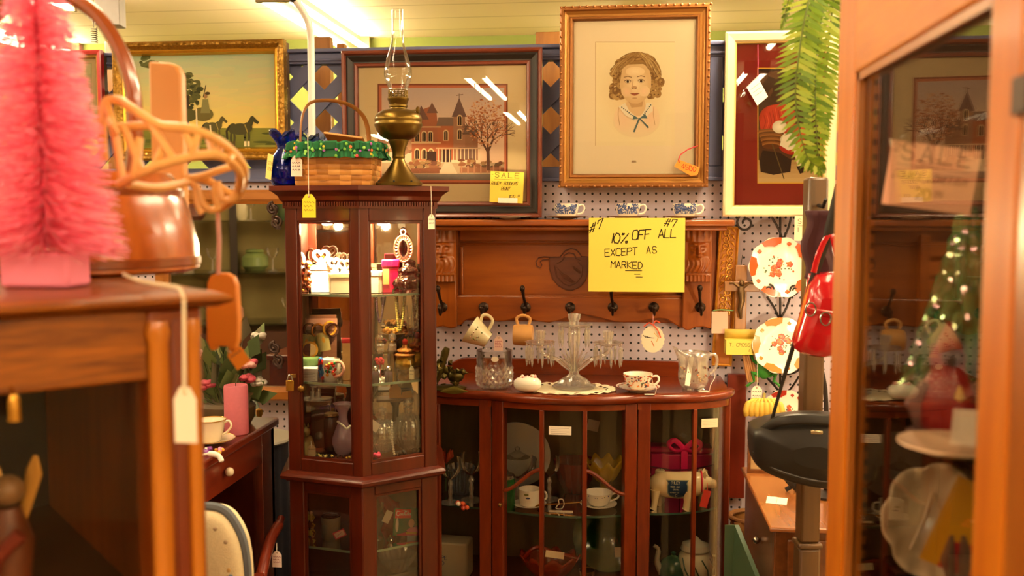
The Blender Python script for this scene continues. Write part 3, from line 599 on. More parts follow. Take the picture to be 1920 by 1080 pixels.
# inside lamp
def c2w(x, y, z): return CA+Matrix.Rotation(CRZ, 3, 'Z') @ Vector((x, y, z))
lampm, nt, b = newmat('halogen'); b.inputs['Emission Color'].default_value = (1, .78, .42, 1); b.inputs['Emission Strength'].default_value = 60
for x, y in ((-.085, .105), (.055, .10)):
    sk = MB().tube([(x-.016, y, 1.556), (x-.016, y, 1.535), (x-.010, y, 1.524), (x, y, 1.522)], .0035, 8).build('lamp_arm', brass, curio)
    MB().lathe([(.012, 1.528), (.013, 1.523), (.011, 1.520)], 14, (x, y, 0)).build('bulb', lampm, sk)
    li = bpy.data.lights.new('curio_lamp', 'POINT'); li.energy = CURIO_PWR; li.color = (1, .76, .42); li.shadow_soft_size = .012
    lo = bpy.data.objects.new('curio_lamp', li); COL.objects.link(lo); lo.location = c2w(x, y, 1.512)
# iron scrolls on the flank of the curio
def scroll_pts(c, s, turns=1.4, n=26, flip=1):
    return [Vector((c[0]+flip*s*(1-.75*i/n)*cos(turns*2*pi*i/n+pi/2), c[1], c[2]+s*(1-.75*i/n)*sin(turns*2*pi*i/n+pi/2))) for i in range(n+1)]
scm = M('#3a2a24', .3, .5)
for (px, py), lab in (((514, 404), 'dark scrolled bracket at the upper left flank of the curio cabinet'), ((517, 665), 'dark scrolled bracket at the lower left flank of the curio cabinet, above the padlock')):
    c = PD(px, py, 2.44); t = T('scroll_bracket', lab, 'bracket', c, R(6))
    m = MB(); m.tube(scroll_pts((-.002, 0, .018), .015), .0042, 8); m.tube(scroll_pts((.004, 0, -.018), .015, 1.3, 26, -1), .0042, 8); m.tube([(-.006, 0, .03), (.006, 0, .008), (-.004, 0, -.004), (.01, 0, -.034)], .0045, 8)
    m.ball((-.006, 0, .016), .0055); m.ball((.008, 0, -.016), .0055); m.build('scrollwork', scm, t)
    MB().box(.004, -.004, -.036, .016, .004, -.028).build('mounting_arm', scm, t)
# ================================================================== bow front china cabinet
bowm = wood('walnut_bow', '#5a1c06', '#7c300c', 2, 10, .18, .35, .18, .55, .3); bowh = wood('walnut_top', '#5e2008', '#84340f', 0, 8, .15, .24, .3, .5, .35)
BX = PD(1056, 745, 2.70).x; BY = PD(1056, 745, 2.70).y
BK = 3.095-BY; HJ = .212; HW = .487; ZB = 1.0325
def front(x, off=0):
    a = abs(x)
    if a <= HJ: return .045*(a/HJ)**2+off
    t = min(1, (a-HJ)/(HW-HJ)); return .050+.135*(1-sqrt(max(0, 1-t**2.1)))+off
bow = T('china_cabinet', 'reddish walnut bow front china cabinet with glazed doors below the coat rack', 'china cabinet', (BX, BY, 0))
def curve(x0, x1, n=16, off=0):
    out = []
    for i in range(n+1):
        x = x0+(x1-x0)*i/n
        out.append((x, front(x, off)))
    return out
ends = [HJ+(HW-HJ)*sin(pi/2*i/16) for i in range(17)]
def side_curve(s, off=0, x0=HJ): return [(s*x, front(x, off)) for x in ends if x >= x0]
full = [(-HW, BK-.02)]+side_curve(-1)[::-1]+curve(-HJ, HJ, 20)[1:-1]+side_curve(1)+[(HW, BK-.02)]
top_poly = full
edgep = [(-.03, ZB-.026), (.004, ZB-.026), (.010, ZB-.02), (.014, ZB-.012), (.012, ZB-.004), (.004, ZB), (-.03, ZB)]
tp_ = MB().prism([(p[0]*.985, p[1]+.02) for p in full], ZB-.02, ZB-.0005, 'z').build('top', bowh, bow)
o = MB().sweep(curve(-HJ, HJ, 20), [(q+.004, z) for q, z in edgep]).build('centre_edge', bowh, bow, ang=60)
for s in (-1, 1):
    pth = side_curve(s); pth = pth if s > 0 else pth[::-1]
    MB().sweep(pth, edgep).build('side_edge', bowh, bow, ang=60)
q = [(-HW+.03, 0)]+[(-HW+.03+.12*i/8, .048*(.5-.5*cos(pi*i/8))) for i in range(9)]+[(HW-.03-.12*(1-i/8), .048*(.5+.5*cos(pi*i/8))) for i in range(9)]+[(HW-.03, 0)]
MB().prism([(a, ZB+b) for a, b in q], BK-.03, BK-.008).build('gallery_board', bowh, bow, bevel=.003)
zc0, zc1 = .40, ZB-.026
olive = wood('olive_back', '#54401a', '#6a5424', 2, 6, .2, .6, 0, .4)
MB().box(-HW+.005, BK-.02, zc0, HW-.005, BK-.006, zc1).build('back_panel', olive, bow)
MB().prism([(p[0]*.97, p[1]+.015) for p in full], zc0, zc0+.02, 'z').build('bottom', bowh, bow)
def rail(path, z0, z1, name, par=bow, th=.022, off=0): return MB().sweep(path, [(-th, z0), (off, z0), (off, z1), (-th, z1)]).build(name, bowh, par, ang=60)
door = rail(curve(-HJ+.002, HJ-.002, 20), zc1-.018, zc1, 'door')
MB().sweep(curve(-HJ+.002, HJ-.002, 20), [(-.022, zc0), (0, zc0), (0, zc0+.05), (-.022, zc0+.05)]).build('door_rail', bowh, door, ang=60)
def post(x, w, z0, z1, name, par, th=.026, off=0, mat=None):
    a = Vector((x-w/2, front(x-w/2), 0)); b = Vector((x+w/2, front(x+w/2), 0)); X, l = face_X((a.x, a.y), (b.x, b.y)); m = MB(); m.X = X
    m.box(0, -off, z0, l, th, z1); return m.build(name, mat or bowm, par, bevel=.002)
for s in (-1, 1): post(s*(HJ-.019), .034, zc0, zc1, 'door_stile', door, off=.002)
for s in (-1, 1): post(s*.062, .013, zc0+.05, zc1-.018, 'glazing_bar', door, th=.014, off=.002)
for s in (-1, 1):
    pts = []
    for i in range(13):
        f = i/12; x = HJ-.034-(HJ-.034-.062)*f; e = f*f*(3-2*f); pts.append((s*x, front(s*x)+.004, .742+.072*e))
    MB().tube(pts, .0058, 8).build('arched_bar', bowm, door)
MB().sweep(curve(-HJ+.03, HJ-.03, 20), [(-.012, zc0+.045), (-.009, zc0+.045), (-.009, zc1-.014), (-.012, zc1-.014)]).build('glass', DOORGLASS, door)
MB().ball((-.185, front(.185)-.006, .70), .006, 10).build('door_knob', dkbrass, door)
for s in (-1, 1):
    pth = [p for p in side_curve(s)]; pth = pth if s > 0 else pth[::-1]
    fr = rail(pth, zc1-.02, zc1, 'side_frame'); MB().sweep(pth, [(-.022, zc0), (0, zc0), (0, zc0+.05), (-.022, zc0+.05)]).build('side_rail', bowh, fr, ang=60)
    post(s*(HJ+.019), .036, zc0-.02, zc1, 'post', fr, off=.003)
    MB().box(min(s*(HW-.034), s*HW), .160, zc0-.02, max(s*(HW-.034), s*HW), .20, zc1).build('end_post', bowm, fr, bevel=.003)
    MB().box(min(s*(HW-.016), s*(HW-.004)), .198, zc0-.02, max(s*(HW-.016), s*(HW-.004)), BK-.02, zc1).build('side_panel', bowm, fr)
    post(s*.378, .011, zc0+.05, zc1-.02, 'glazing_bar', fr, th=.012, off=.001)
    MB().sweep(pth, [(-.012, zc0+.045), (-.009, zc0+.045), (-.009, zc1-.014), (-.012, zc1-.014)]).build('glass', DOORGLASS, fr)
BS = .672; BS0 = zc0+.02
sh = [(p[0]*.95, p[1]+.035) for p in full]; o = MB().prism(sh, BS-.006, BS, 'z').build('glass_shelf', SHELFGLASS, bow, smooth=False)
MB().sweep(sh[1:-1], [(0, BS-.006), (.001, BS-.006), (.001, BS), (0, BS)]).build('shelf_edge', M('#3f5a4a', .15), o, smooth=False)
for x, y in ((-.36, .16), (.36, .16), (-.44, BK-.05), (.44, BK-.05)):
    MB().lathe([(.014, 0), (.022, .015), (.016, .05), (.02, .16), (.03, .30), (.034, .42)], 14, (x, y, 0)).build('leg', bowm, bow)
MB().sweep(curve(-HJ, HJ, 16), [(-.022, zc0-.05), (0, zc0-.05), (0, zc0), (-.022, zc0)]).build('apron', bowh, bow)
# ================================================================== carved oak coat rack on the partition
rk = wood('rack_oak', '#7e3a08', '#a85a14', 0, 7, .12, .35, .35, .6); rkv = wood('rack_oak_upright', '#7e3a08', '#a85a14', 2, 7, .12, .35, .35, .6)
RC = P(1070, 412, WY); rack = T('coat_rack', 'carved oak wall coat rack with a top shelf, bearded faces and iron hooks', 'coat rack', (RC.x, WY, RC.z))
def RP(px, py, y): v = P(px, py, y); return (v.x-RC.x, v.z-RC.z)
def rbox(x0, y0, x1, y1, ya, yb, name, mat, bevel=.003):
    a = RP(x0, y1, ya); b = RP(x1, y0, ya); return MB().box(a[0], ya-WY, a[1], b[0], yb-WY, b[1]).build(name, mat, rack, bevel=bevel)
rbox(790, 424, 1345, 600, 3.095, 3.115, 'back_panel', rk)
SHY = 2.955; sz1 = RP(1070, 412, SHY)[1]; sz0 = RP(1070, 424, SHY)[1]
a0 = RP(765, 418, SHY)[0]; a1 = RP(1378, 418, SHY)[0]
MB().box(a0, SHY-WY, sz0, a1, -.004, sz1).build('shelf', rk, rack, bevel=.005)
MB().box(a0+.02, SHY-WY+.02, sz0-.014, a1-.02, -.02, sz0).build('shelf_moulding', rk, rack, bevel=.005)
lowp = [(850, 612), (862, 610), (866, 609), (870, 603), (875, 600), (886, 597), (897, 596), (910, 599), (925, 602), (937, 603), (950, 602), (962, 598), (975, 596), (990, 598), (1010, 603), (1030, 605), (1050, 601), (1070, 593), (1090, 590), (1108, 592), (1130, 598), (1150, 603), (1170, 605), (1191, 604), (1205, 602), (1219, 599), (1235, 597), (1250, 599), (1262, 606), (1274, 614), (1290, 616)]
pl = [RP(a, b, 3.075) for a, b in lowp]; tz = RP(1070, 556, 3.075)[1]
MB().prism(pl+[(pl[-1][0], tz), (pl[0][0], tz)], 3.072-WY, 3.096-WY).build('hook_rail', rk, rack, bevel=.004)
def strip_m(x0, x1, y, ya, name): 
    a = RP(x0, y, ya); b = RP(x1, y, ya); MB().tube([(a[0], ya-WY, a[1]), (b[0], ya-WY, b[1])], .004, 8).build(name, rk, rack)
strip_m(862, 1278, 457, 3.092, 'panel_moulding'); strip_m(862, 1278, 556, 3.076, 'panel_moulding')
rbox(862, 428, 1278, 452, 3.086, 3.1, 'frieze', rk)
for (xa, xb), bot in (((804, 858), [(804, 614), (812, 616), (830, 612), (845, 616), (856, 614)]), ((1279, 1333), [(1279, 614), (1284, 618), (1292, 620), (1303, 614), (1318, 613), (1333, 617)])):
    pl = [RP(a, b, 3.055) for a, b in bot]; tz = RP(1070, 426, 3.055)[1]
    MB().prism(pl+[(pl[-1][0], tz), (pl[0][0], tz)], 3.055-WY, 3.098-WY).build('pilaster', rkv, rack, bevel=.004)
for xa in (863, 1271):
    rbox(xa, 462, xa+5, 552, 3.082, 3.1, 'panel_edge', rkv)
def gz(u, v, a, b, s, t): return math.exp(-((u-a)/s)**2-((v-b)/t)**2)
def facez(u, v): # u -1..1, v 0 (bottom)..1 (top)
    h = .35*sqrt(max(0, 1-(u*.95)**2))
    f = gz(u, v, 0, .62, .62, .26)*.35
    f += gz(u, v, 0, .60, .13, .10)*.42+gz(u, v, 0, .55, .20, .035)*.25          # nose
    f += (gz(u, v, -.33, .70, .26, .035)+gz(u, v, .33, .70, .26, .035))*.26      # brow
    f -= (gz(u, v, -.32, .645, .15, .035)+gz(u, v, .32, .645, .15, .035))*.24    # sockets
    f += (gz(u, v, -.32, .64, .09, .018)+gz(u, v, .32, .64, .09, .018))*.16      # eyes
    f += (gz(u, v, -.42, .56, .2, .05)+gz(u, v, .42, .56, .2, .05))*.18
    f += gz(u, v, 0, .485, .36, .022)*.2-gz(u, v, 0, .455, .22, .012)*.2+gz(u, v, 0, .435, .18, .015)*.14
    if v < .47: f += .10*(.5+.5*sin(u*17+3*sin(v*14)))*min(1, (.47-v)*9)+.26*gz(u, v, 0, .33, .6, .16)
    if v > .76: f += .13*(.5+.5*cos(u*13))*min(1, (v-.76)*9)+.16
    if v < .12: f = .35+.14*(.5+.5*cos(u*20))
    if .12 <= v < .17: f = .5
    return h*.55+f
for px, g in ((831, 0), (1309, 1)):
    ya = 3.05; c0 = RP(px-24, 527, ya); c1 = RP(px+24, 430, ya)
    m = MB(); m.grid(lambda i, j: (c0[0]+(c1[0]-c0[0])*i, ya-WY-.034*facez(2*i-1, j), c0[1]+(c1[1]-c0[1])*j), 44, 88)
    m.box(c0[0]-.001, ya-WY-.006, c0[1]-.001, c1[0]+.001, 3.06-WY, c1[1]+.001)
    m.build('carved_face', rkv, rack, ang=80)
# incised shield with a bird's head and scroll
m = MB(); S = lambda a, b: Vector((*RP(a, b, 3.093), 0))
def ct(pts, r=.0022, cl=False, dy=-.004):
    pp = [RP(a, b, 3.094) for a, b in pts]; m.tube([(p[0], 3.094-WY+dy, p[1]) for p in pp], r, 6, cl)
sh_ = [(1030, 482), (1031, 505), (1036, 522), (1048, 536), (1062, 543), (1072, 544), (1086, 538), (1097, 526), (1102, 510), (1103, 482)]
ct(sh_, .002); ct([(1103, 482), (1090, 481), (1086, 474), (1080, 468), (1070, 466), (1060, 470), (1053, 478), (1050, 482), (1030, 482), (1020, 481), (1010, 483), (1005, 491), (1007, 499), (1014, 502), (1016, 496), (1013, 491), (1018, 487), (1030, 486)], .002)
ct([(1040, 498), (1044, 518), (1056, 532), (1068, 536), (1080, 530), (1090, 518), (1092, 500), (1084, 492)], .002); ct([(1044, 494), (1054, 488), (1058, 478), (1066, 474), (1076, 476), (1082, 486), (1090, 490)], .002)
for k in range(6): ct([(1044+k*3, 502+k*5), (1056+k*3, 514+k*3.2), (1066+k*2.4, 518+k*2.2)], .0016)
for k in range(4): ct([(1074+k*3, 500+k*2), (1080+k*2.5, 506+k*2)], .003)
pp = [RP(a, b, 3.094) for a, b in sh_]; m.prism(pp, 3.094-WY-.002, 3.097-WY)
m.build('carved_crest', wood('crest_oak', '#4a1e06', '#6a320e', 0, 7, .2, .4, .3), rack)
hookm = M('#33251c', .32, .75)
def hook(px, py, big):
    y = 3.07 if 862 < px < 1278 else 3.053; c = RP(px, py, y); x, z = c; yy = y-WY; m = MB()
    m.X = Matrix.Translation((x, yy, z)) @ Matrix.Rotation(pi/2, 4, 'X')
    m.lathe([(.016, 0), (.0165, .003), (.013, .006), (.009, .008), (.004, .010)], 20); m.X = None
    m.tube([(x, yy-.008, z), (x, yy-.02, z-.004), (x, yy-.032, z-.016), (x, yy-.044, z-.02), (x, yy-.052, z-.012), (x, yy-.054, z-.002)], [.005, .005, .0045, .004, .0045, .005], 8); m.ball((x, yy-.054, z+.002), .007, 10)
    if big:
        m.tube([(x, yy-.008, z), (x, yy-.016, z+.012), (x-.004, yy-.03, z+.034), (x-.006, yy-.046, z+.058)], [.005, .005, .0045, .006], 8); m.ball((x-.006, yy-.05, z+.064), .0085, 10, sz=1.3)
    o = m.build('hook', hookm, rack)
for px, big in ((830, 1), (907, 0), (986, 1), (1069, 0), (1149, 1), (1226, 0), (1313, 1)): hook(px, 576, big)
# ================================================================== on top of the curio
ZC = ZT+.052
def LT(name, label, cat, pos, parts, rz=0, group=None, scale=1):
    """thing made of turned parts: (part name, profile in mm, material, options)"""
    if len(parts) == 1:
        pn, prof, mat, kw = parts[0]; o = MB().lathe([(r*.001, z*.001) for r, z in prof], **kw).build(name, mat); o.location = pos; o.rotation_euler[2] = rz; o.scale = (scale,)*3
        return tag(o, label, cat, group)
    t = T(name, label, cat, pos, rz, group, scale)
    for pn, prof, mat, kw in parts: MB().lathe([(r*.001, z*.001) for r, z in prof], **kw).build(pn, mat, t)
    return t
def B1(name, label, cat, mb, mat, pos, rz=0, group=None, **kw):
    o = mb.build(name, mat, **kw); o.location = pos; o.rotation_euler[2] = rz; return tag(o, label, cat, group)
# oil lamp
mm = 2.42/1800*1000
ob = bump(M('#66501f', .34, .88, noise=.25, ns=30), 40, .08, .001); OL = PZ(748, 2.42, ZC)
t = T('oil_lamp', 'antique brass oil lamp with a tall glass chimney on the curio top', 'oil lamp', OL, R(-8))
def prof(l): return [(r*mm*.001, (347-y)*mm*.001) for r, y in l]
MB().lathe(prof([(40, 347), (43, 346), (43.5, 341), (40, 338), (36, 334), (30, 328), (24, 320), (17, 310), (12.5, 302), (10.5, 297), (12, 294), (11.5, 291)]), 40).build('foot', ob, t)
MB().lathe(prof([(11.5, 291), (11.5, 284), (13, 279), (16, 271), (19, 264), (19, 262)]), 32).build('stem', ob, t)
MB().lathe(prof([(18, 262), (26, 259), (34, 254), (40, 246), (43, 239), (44.5, 235), (44.5, 232), (43.5, 230), (43.5, 228), (44, 226), (44, 223), (42, 217), (37, 212), (29, 208), (20, 206), (17, 205)]), 40).build('font', ob, t)
MB().lathe(prof([(16, 206), (15.5, 203), (17.5, 201), (17.5, 198), (16.5, 197), (18.5, 190), (19.8, 188), (19.8, 185), (17.5, 184)]), 32).build('burner', ob, t)
g = MB()
for k in range(16): a = 2*pi*k/16; g.tube([(cos(a)*17.2*mm*.001, sin(a)*17.2*mm*.001, (347-y)*mm*.001) for y in (185, 178, 171)], .0011, 5)
g.lathe(prof([(17.6, 172), (18, 171), (17.6, 170)]), 32, cap=False); g.lathe(prof([(17.6, 180), (18, 179), (17.6, 178)]), 32, cap=False); g.build('gallery', ob, t)
k = MB(); k.tube([(.018, 0, .186), (.05, 0, .187)], .0016, 6); k.X = Matrix.Translation((.052, 0, .187)) @ Matrix.Rotation(pi/2, 4, 'Y'); k.lathe([(.002, -.004), (.008, -.003), (.0095, 0), (.008, .003), (.002, .004)], 16); k.X = None; k.build('wick_knob', ob, t)
ch = prof([(17.5, 181), (18.5, 176), (17.5, 170), (19, 164), (23, 154), (25.6, 143), (25.5, 134), (23, 122), (19, 109), (15, 97), (12.6, 86), (11.4, 78), (10.8, 60), (10.8, 25)])
MB().lathe(ch, 40, cap=False).build('chimney', CLEAR, t, ang=80)
for q in (-1, 1): pass
MB().tube([(10.8*mm*.001*cos(a), 10.8*mm*.001*sin(a), (347-25)*mm*.001) for a in [2*pi*i/24 for i in range(24)]], .0009, 6, True).build('chimney_rim', CLEAR, t)
hol = MB()
for a in (-pi/2-.7, -pi/2+.15, -pi/2+.95): hol.ball((cos(a)*.056, sin(a)*.056, .010), .003, 8)
hol.build('vent_hole', M('#0c0806', .8), t)
# liner basket
def weave(w, d, h, rows, per, taper=.86, cols=('#c98a40', '#b87832', '#d69a50', '#a86c2a'), seed=1, rnd=.02):
    m = MB(); rr = random.Random(seed); P_ = []; n = per*6
    def rect_pt(s, W_, D_):
        L_ = 2*(W_+D_); x = (s % 1)*L_
        if x < W_: return (-W_/2+x, -D_/2, 0, -1)
        x -= W_
        if x < D_: return (W_/2, -D_/2+x, 1, 0)
        x -= D_
        if x < W_: return (W_/2-x, D_/2, 0, 1)
        x -= W_; return (-W_/2, D_/2-x, -1, 0)
    for r in range(rows):
        z0 = h*r/rows+.0006; z1 = h*(r+1)/rows-.0006; base = rr.choice(cols)
        for c in range(per):
            cc = C(rr.choice(cols)); f = rr.uniform(.88, 1.1); m.cur = tuple(min(1, x*f) for x in cc[:3])+(1,); vs = []
            up = (c+r) % 2
            for j in range(4):
                z = z0+(z1-z0)*j/3; k = taper+(1-taper)*(z/h); bj = sin(pi*j/3)*.001
                for i in range(7):
                    s = (c+i/6)/per; x, y, nx, ny = rect_pt(s, w*k, d*k); o = (.0030*sin(pi*i/6) if up else -.0016*sin(pi*i/6))+bj; vs.append((x+nx*o, y+ny*o, z))
            m.add(vs, [(j*7+i, j*7+i+1, (j+1)*7+i+1, (j+1)*7+i) for j in range(3) for i in range(6)])
    return m
SPL = vcol('splint', .45, .4)
BC = PZ(634, 2.44, ZC); bw, bd, bh = .205, .13, .092
t = T('splint_basket', 'woven splint basket with a green floral liner on the curio top', 'basket', BC, R(4))
weave(bw, bd, bh, 7, 22, .9).build('basket_body', SPL, t)
MB().box(-bw*.44, -bd*.44, .001, bw*.44, bd*.44, .004).build('basket_base', M('#a06a2c', .6), t)
lin = MB(); N = 150; grn = ['#1f5a34', '#256b40', '#1a4c2c']; rr = random.Random(4)
SEv = []
for k_ in range(2001):
    a_ = 2*pi*k_/2000; SEv.append(((bw*1.02+.012)/2*(abs(cos(a_))**.32)*(1 if cos(a_) > 0 else -1), (bd*1.02+.012)/2*(abs(sin(a_))**.32)*(1 if sin(a_) > 0 else -1)))
SEl = [0]
for k_ in range(2000): SEl.append(SEl[-1]+sqrt((SEv[k_+1][0]-SEv[k_][0])**2+(SEv[k_+1][1]-SEv[k_][1])**2))
SEa = []; j_ = 0
for i_ in range(N):
    while SEl[j_+1] < SEl[-1]*i_/N: j_ += 1
    SEa.append((j_+.5)/2000)
def lpt(i, lvl):
    s = SEa[i % N]; W_ = bw*1.02+.012; D_ = bd*1.02+.012; a = 2*pi*s; ca, sa = cos(a), sin(a); e = .32
    x = W_/2*(abs(ca)**e)*(1 if ca > 0 else -1); y = D_/2*(abs(sa)**e)*(1 if sa > 0 else -1)
    ru = [0, .0015, .0035, .005, .001, .007][lvl]*sin(i*2*pi/N*38+1.3*sin(i*.7)); o = [-.014, .002, .006, .008, .006, .013][lvl]+ru; k = 1+o/(W_/2)
    z = bh+[.012, .016, .012, -.004, -.007, -.024][lvl]+.0018*sin(i*.9)
    return (x*k, y*(1+o/(D_/2)), z)
for l in range(5):
    for i in range(N):
        lin.cur = C(rr.choice(grn)); lin.add([lpt(i, l), lpt(i+1, l), lpt(i+1, l+1), lpt(i, l+1)], [(0, 1, 2, 3)])
lo = lin.build('liner', vcol('liner_cloth', .8, .2), t, ang=80)
fl = MB()
for i in range(150):
    s = rr.randrange(N); l = rr.choice([2, 2, 3, 4]); p = Vector(lpt(s, l)).lerp(Vector(lpt(s, l+1)), rr.random()); out = Vector((p.x/(bw/2), p.y/(bd/2)*.9, 0)); ax = 'x' if abs(p.x) > bw*.5 else 'y'
    fl.cur = C(rr.choice(['#d84a5a', '#e8b840', '#7ab84a', '#8cc860', '#e87a4a', '#9a5ab0', '#6aa040'])); rad = rr.uniform(.0018, .0042)
    if ax == 'y': fl.ball((p.x, p.y-.0035*(1 if p.y < 0 else -1), p.z), rad, 7, sy=.3)
    else: fl.ball((p.x+.0035*(1 if p.x > 0 else -1), p.y, p.z), rad, 7, sx=.3)
o = fl.build('flower_print', vcol('liner_print', .8, .2), lo); o['kind'] = 'stuff'
hw = M('#8a5a28', .45, noise=.15)
hpts = [(-.076, -.066, bh-.03), (-.077, -.064, bh+.03), (-.076, -.055, bh+.07), (-.068, -.045, bh+.10), (-.05, -.03, bh+.117), (-.01, 0, bh+.122), (.03, .02, bh+.112), (.056, .04, bh+.09), (.066, .055, bh+.06), (.068, .064, bh+.02), (.067, .067, bh-.03)]
def smooth(pts, n=5):
    p = [Vector(q) for q in pts]; out = []
    for i in range(len(p)-1):
        a, b, c, d = p[max(i-1, 0)], p[i], p[i+1], p[min(i+2, len(p)-1)]
        for k in range(n):
            f = k/n; out.append(.5*((2*b)+(c-a)*f+(2*a-5*b+4*c-d)*f*f+(3*b-a-3*c+d)*f**3))
    return out+[p[-1]]
MB().tube(smooth(hpts), .0062, 8, flat=.38, up=(0, 1, 0)).build('handle', hw, t)
m = MB(); m.X = Matrix.Translation((.018, .02, bh+.022)) @ Matrix.Rotation(R(8), 4, 'Y') @ Matrix.Rotation(R(-16), 4, 'X'); m.box(-.05, -.045, -.003, .05, .045, .003); m.build('lid', M('#c08848', .5, noise=.1), t, bevel=.002)
string_tag('white ticket with a scribble hanging on the front left corner of the splint basket', BC+Vector((-.080, -.078, .098)), BC+Vector((-.078, -.086, .072)), '#e6cdbc', .027, .05, rz=R(12), lines=3)
string_tag('yellow ticket on a long string hanging over the curio door', PD(577, 250, 2.32), PD(579, 364, 2.30), '#e8d23c', .033, .056, lines=3, ink='#9a8a2a')
string_tag('narrow white ticket seen edge on at the right corner of the curio crown', PD(808, 349, 2.37), PD(809, 402, 2.37), '#efdcc6', .030, .036, rz=R(70))
# cobalt glass
cob = M('#123fc8', .03, trans=.92, ior=1.5); cob2 = M('#5a86c0', .04, trans=.95, ior=1.5)
def ruffle_vase(name, label, pos, sc, mat, prof):
    m = MB(); n = 48; vs = []
    for k, (r, z) in enumerate(prof):
        w = max(0, (k-len(prof)+4)/3)
        for i in range(n): a = 2*pi*i/n; q = r*(1+.20*w*cos(5*a)); vs.append((q*cos(a)*sc, q*sin(a)*sc, (z+w*9*sin(5*a+.6))*sc))
    m.add(vs, [(k*n+i, k*n+(i+1) % n, (k+1)*n+(i+1) % n, (k+1)*n+i) for k in range(len(prof)-1) for i in range(n)]+[tuple(range(n-1, -1, -1))])
    return B1(name, label, 'vase', m, mat, pos, R(20), ang=80, solid=.0025)
ruffle_vase('ruffled_vase', 'cobalt blue glass vase with a ruffled rim left of the splint basket', PZ(536, 2.45, ZC), .001, cob, [(26, 0), (34, 6), (42, 26), (44, 46), (38, 66), (24, 84), (19, 96), (21, 110), (30, 124), (38, 134)])
ruffle_vase('ruffled_vase', 'paler blue ruffled glass vase half hidden behind the splint basket', PZ(584, 2.585, ZC), .00095, cob2, [(26, 0), (36, 8), (44, 36), (38, 70), (22, 92), (18, 106), (20, 120), (30, 134), (37, 142)])
card_obj('price_card', 'pale yellow ticket stuck to the side of the cobalt vase', 'price card', PZ(505, 2.41, ZC+.048), .024, .062, '#e6d67a', lambda a: [a.text('1200', -.008, .005-.014*i, .008, '#8a7a3a', down=False, jit=.05) for i in range(2)], R(-35), R(12))
# white conduit pole
pw = M('#d8d4cc', .35); a = PD(585, 300, 2.86)
pts = [Vector((a.x, a.y, 0)), Vector((a.x, a.y, 1.0)), PD(585, 250, 2.86), PD(584, 150, 2.86), PD(583, 75, 2.86), PD(581, 55, 2.85), PD(576, 35, 2.84), PD(566, 17, 2.83), PD(553, 0, 2.81), PD(536, -24, 2.79)]
e = pts[-1]+(pts[-1]-pts[-2]).normalized()*.5; pts.append(e.lerp(pts[-1], 0)); pts[-1].z = min(pts[-1].z, CZ-.004)
t = T('white_pole', 'white bent metal pole rising behind the splint basket to the ceiling', 'pole', (a.x, a.y, 0))
MB().tube([p-t.location for p in pts], .0105, 12).build('pipe', pw, t); MB().lathe([(.05, 0), (.05, .006), (.016, .012), (.012, .03)], 20).build('base_flange', pw, t)
MB().tube([pts[-3]-t.location, pts[-3].lerp(pts[-2], .5)-t.location], .0125, 12).build('black_joint', M('#15110f', .5), t)
# ================================================================== inside the curio
def cz(px, d, z): return PZ(px, d, z)
white = M('#efe8dc', .3, sss=.05); cream_c = M('#e9dcb8', .3); goldm = M('#c2933c', .28, .9); silver = M('#b9b2a6', .22, .95); oldsil = M('#6d5a4a', .3, .85)
def heart(s=1, n=36):
    return [(s*16*sin(t)**3/16, s*(13*cos(t)-5*cos(2*t)-2*cos(3*t)-cos(4*t))/16) for t in [2*pi*i/n for i in range(n)]]
def heart_frame(label, pos, s, rz):
    t = T('heart_frame', label, 'picture frame', pos, rz, None)
    MB().tube([(x, 0, z+s*1.1) for x, z in heart(s)], s*.27, 8, True).build('frame', white, t)
    MB().lathe([(s*.7, 0), (s*.7, .004), (s*.3, .010), (s*.16, .02)], 16).build('foot', white, t)
    MB().tube([(0, .004, .014), (0, .004, s*.3)], s*.12, 8).build('stem', white, t); return t
# plinth boxes so that the frames stand high
def boxthing(name, label, cat, px, d, z, w, dp, h, mat, rz=0, lid=None, group=None):
    t = T(name, label, cat, cz(px, d, z), CRZ+rz, group)
    MB().box(-w/2, -dp/2, 0, w/2, dp/2, h).build('box', mat, t, bevel=.0015)
    if lid: MB().box(-w/2-.0015, -dp/2-.0015, h, w/2+.0015, dp/2+.0015, h+.012).build('lid', lid, t, bevel=.0015)
    return t
boxthing('trinket_box', 'white scalloped box under the lit heart frame on the top shelf', 'box', 603, 2.50, SZ1, .052, .045, .058, white, 0, cream_c)
boxthing('trinket_box', 'long cream box with a dark scalloped seam on the top shelf', 'box', 641, 2.47, SZ1, .062, .05, .040, cream_c, R(8), M('#e2c99a', .4))
boxthing('trinket_box', 'cream box beside the magenta tin on the top shelf', 'box', 706, 2.48, SZ1, .034, .05, .044, cream_c, R(-20), M('#e8dcc0', .4))
heart_frame('glowing white heart shaped frame under the curio lamp', cz(602, 2.50, SZ1+.071), .019, R(8))
heart_frame('white heart frame turned sideways right of the glowing one', cz(626, 2.49, SZ1+.053), .018, R(60))
heart_frame('white heart frame on the long cream box by the door stile', cz(647, 2.475, SZ1+.053), .016, R(0))
t = T('oval_frame', 'small white oval frame at the left edge of the top shelf', 'picture frame', cz(563, 2.50, SZ1+.062), R(30))
MB().tube([(.010*cos(a), 0, .021+.018*sin(a)) for a in [2*pi*i/24 for i in range(24)]], .004, 8, True).build('frame', white, t); MB().lathe([(.012, 0), (.010, .004), (.004, .008)], 14).build('foot', white, t)
boxthing('jewel_box', 'dark brown beaded box at the left end of the top shelf', 'box', 567, 2.50, SZ1, .030, .04, .062, M('#5a2c18', .4, noise=.4, ns=120), 0)
m = MB(); rr = random.Random(8)
bc = ['#8a3a1c', '#c06a2a', '#d8a840', '#6a2414', '#a04a24', '#e8d8b0']
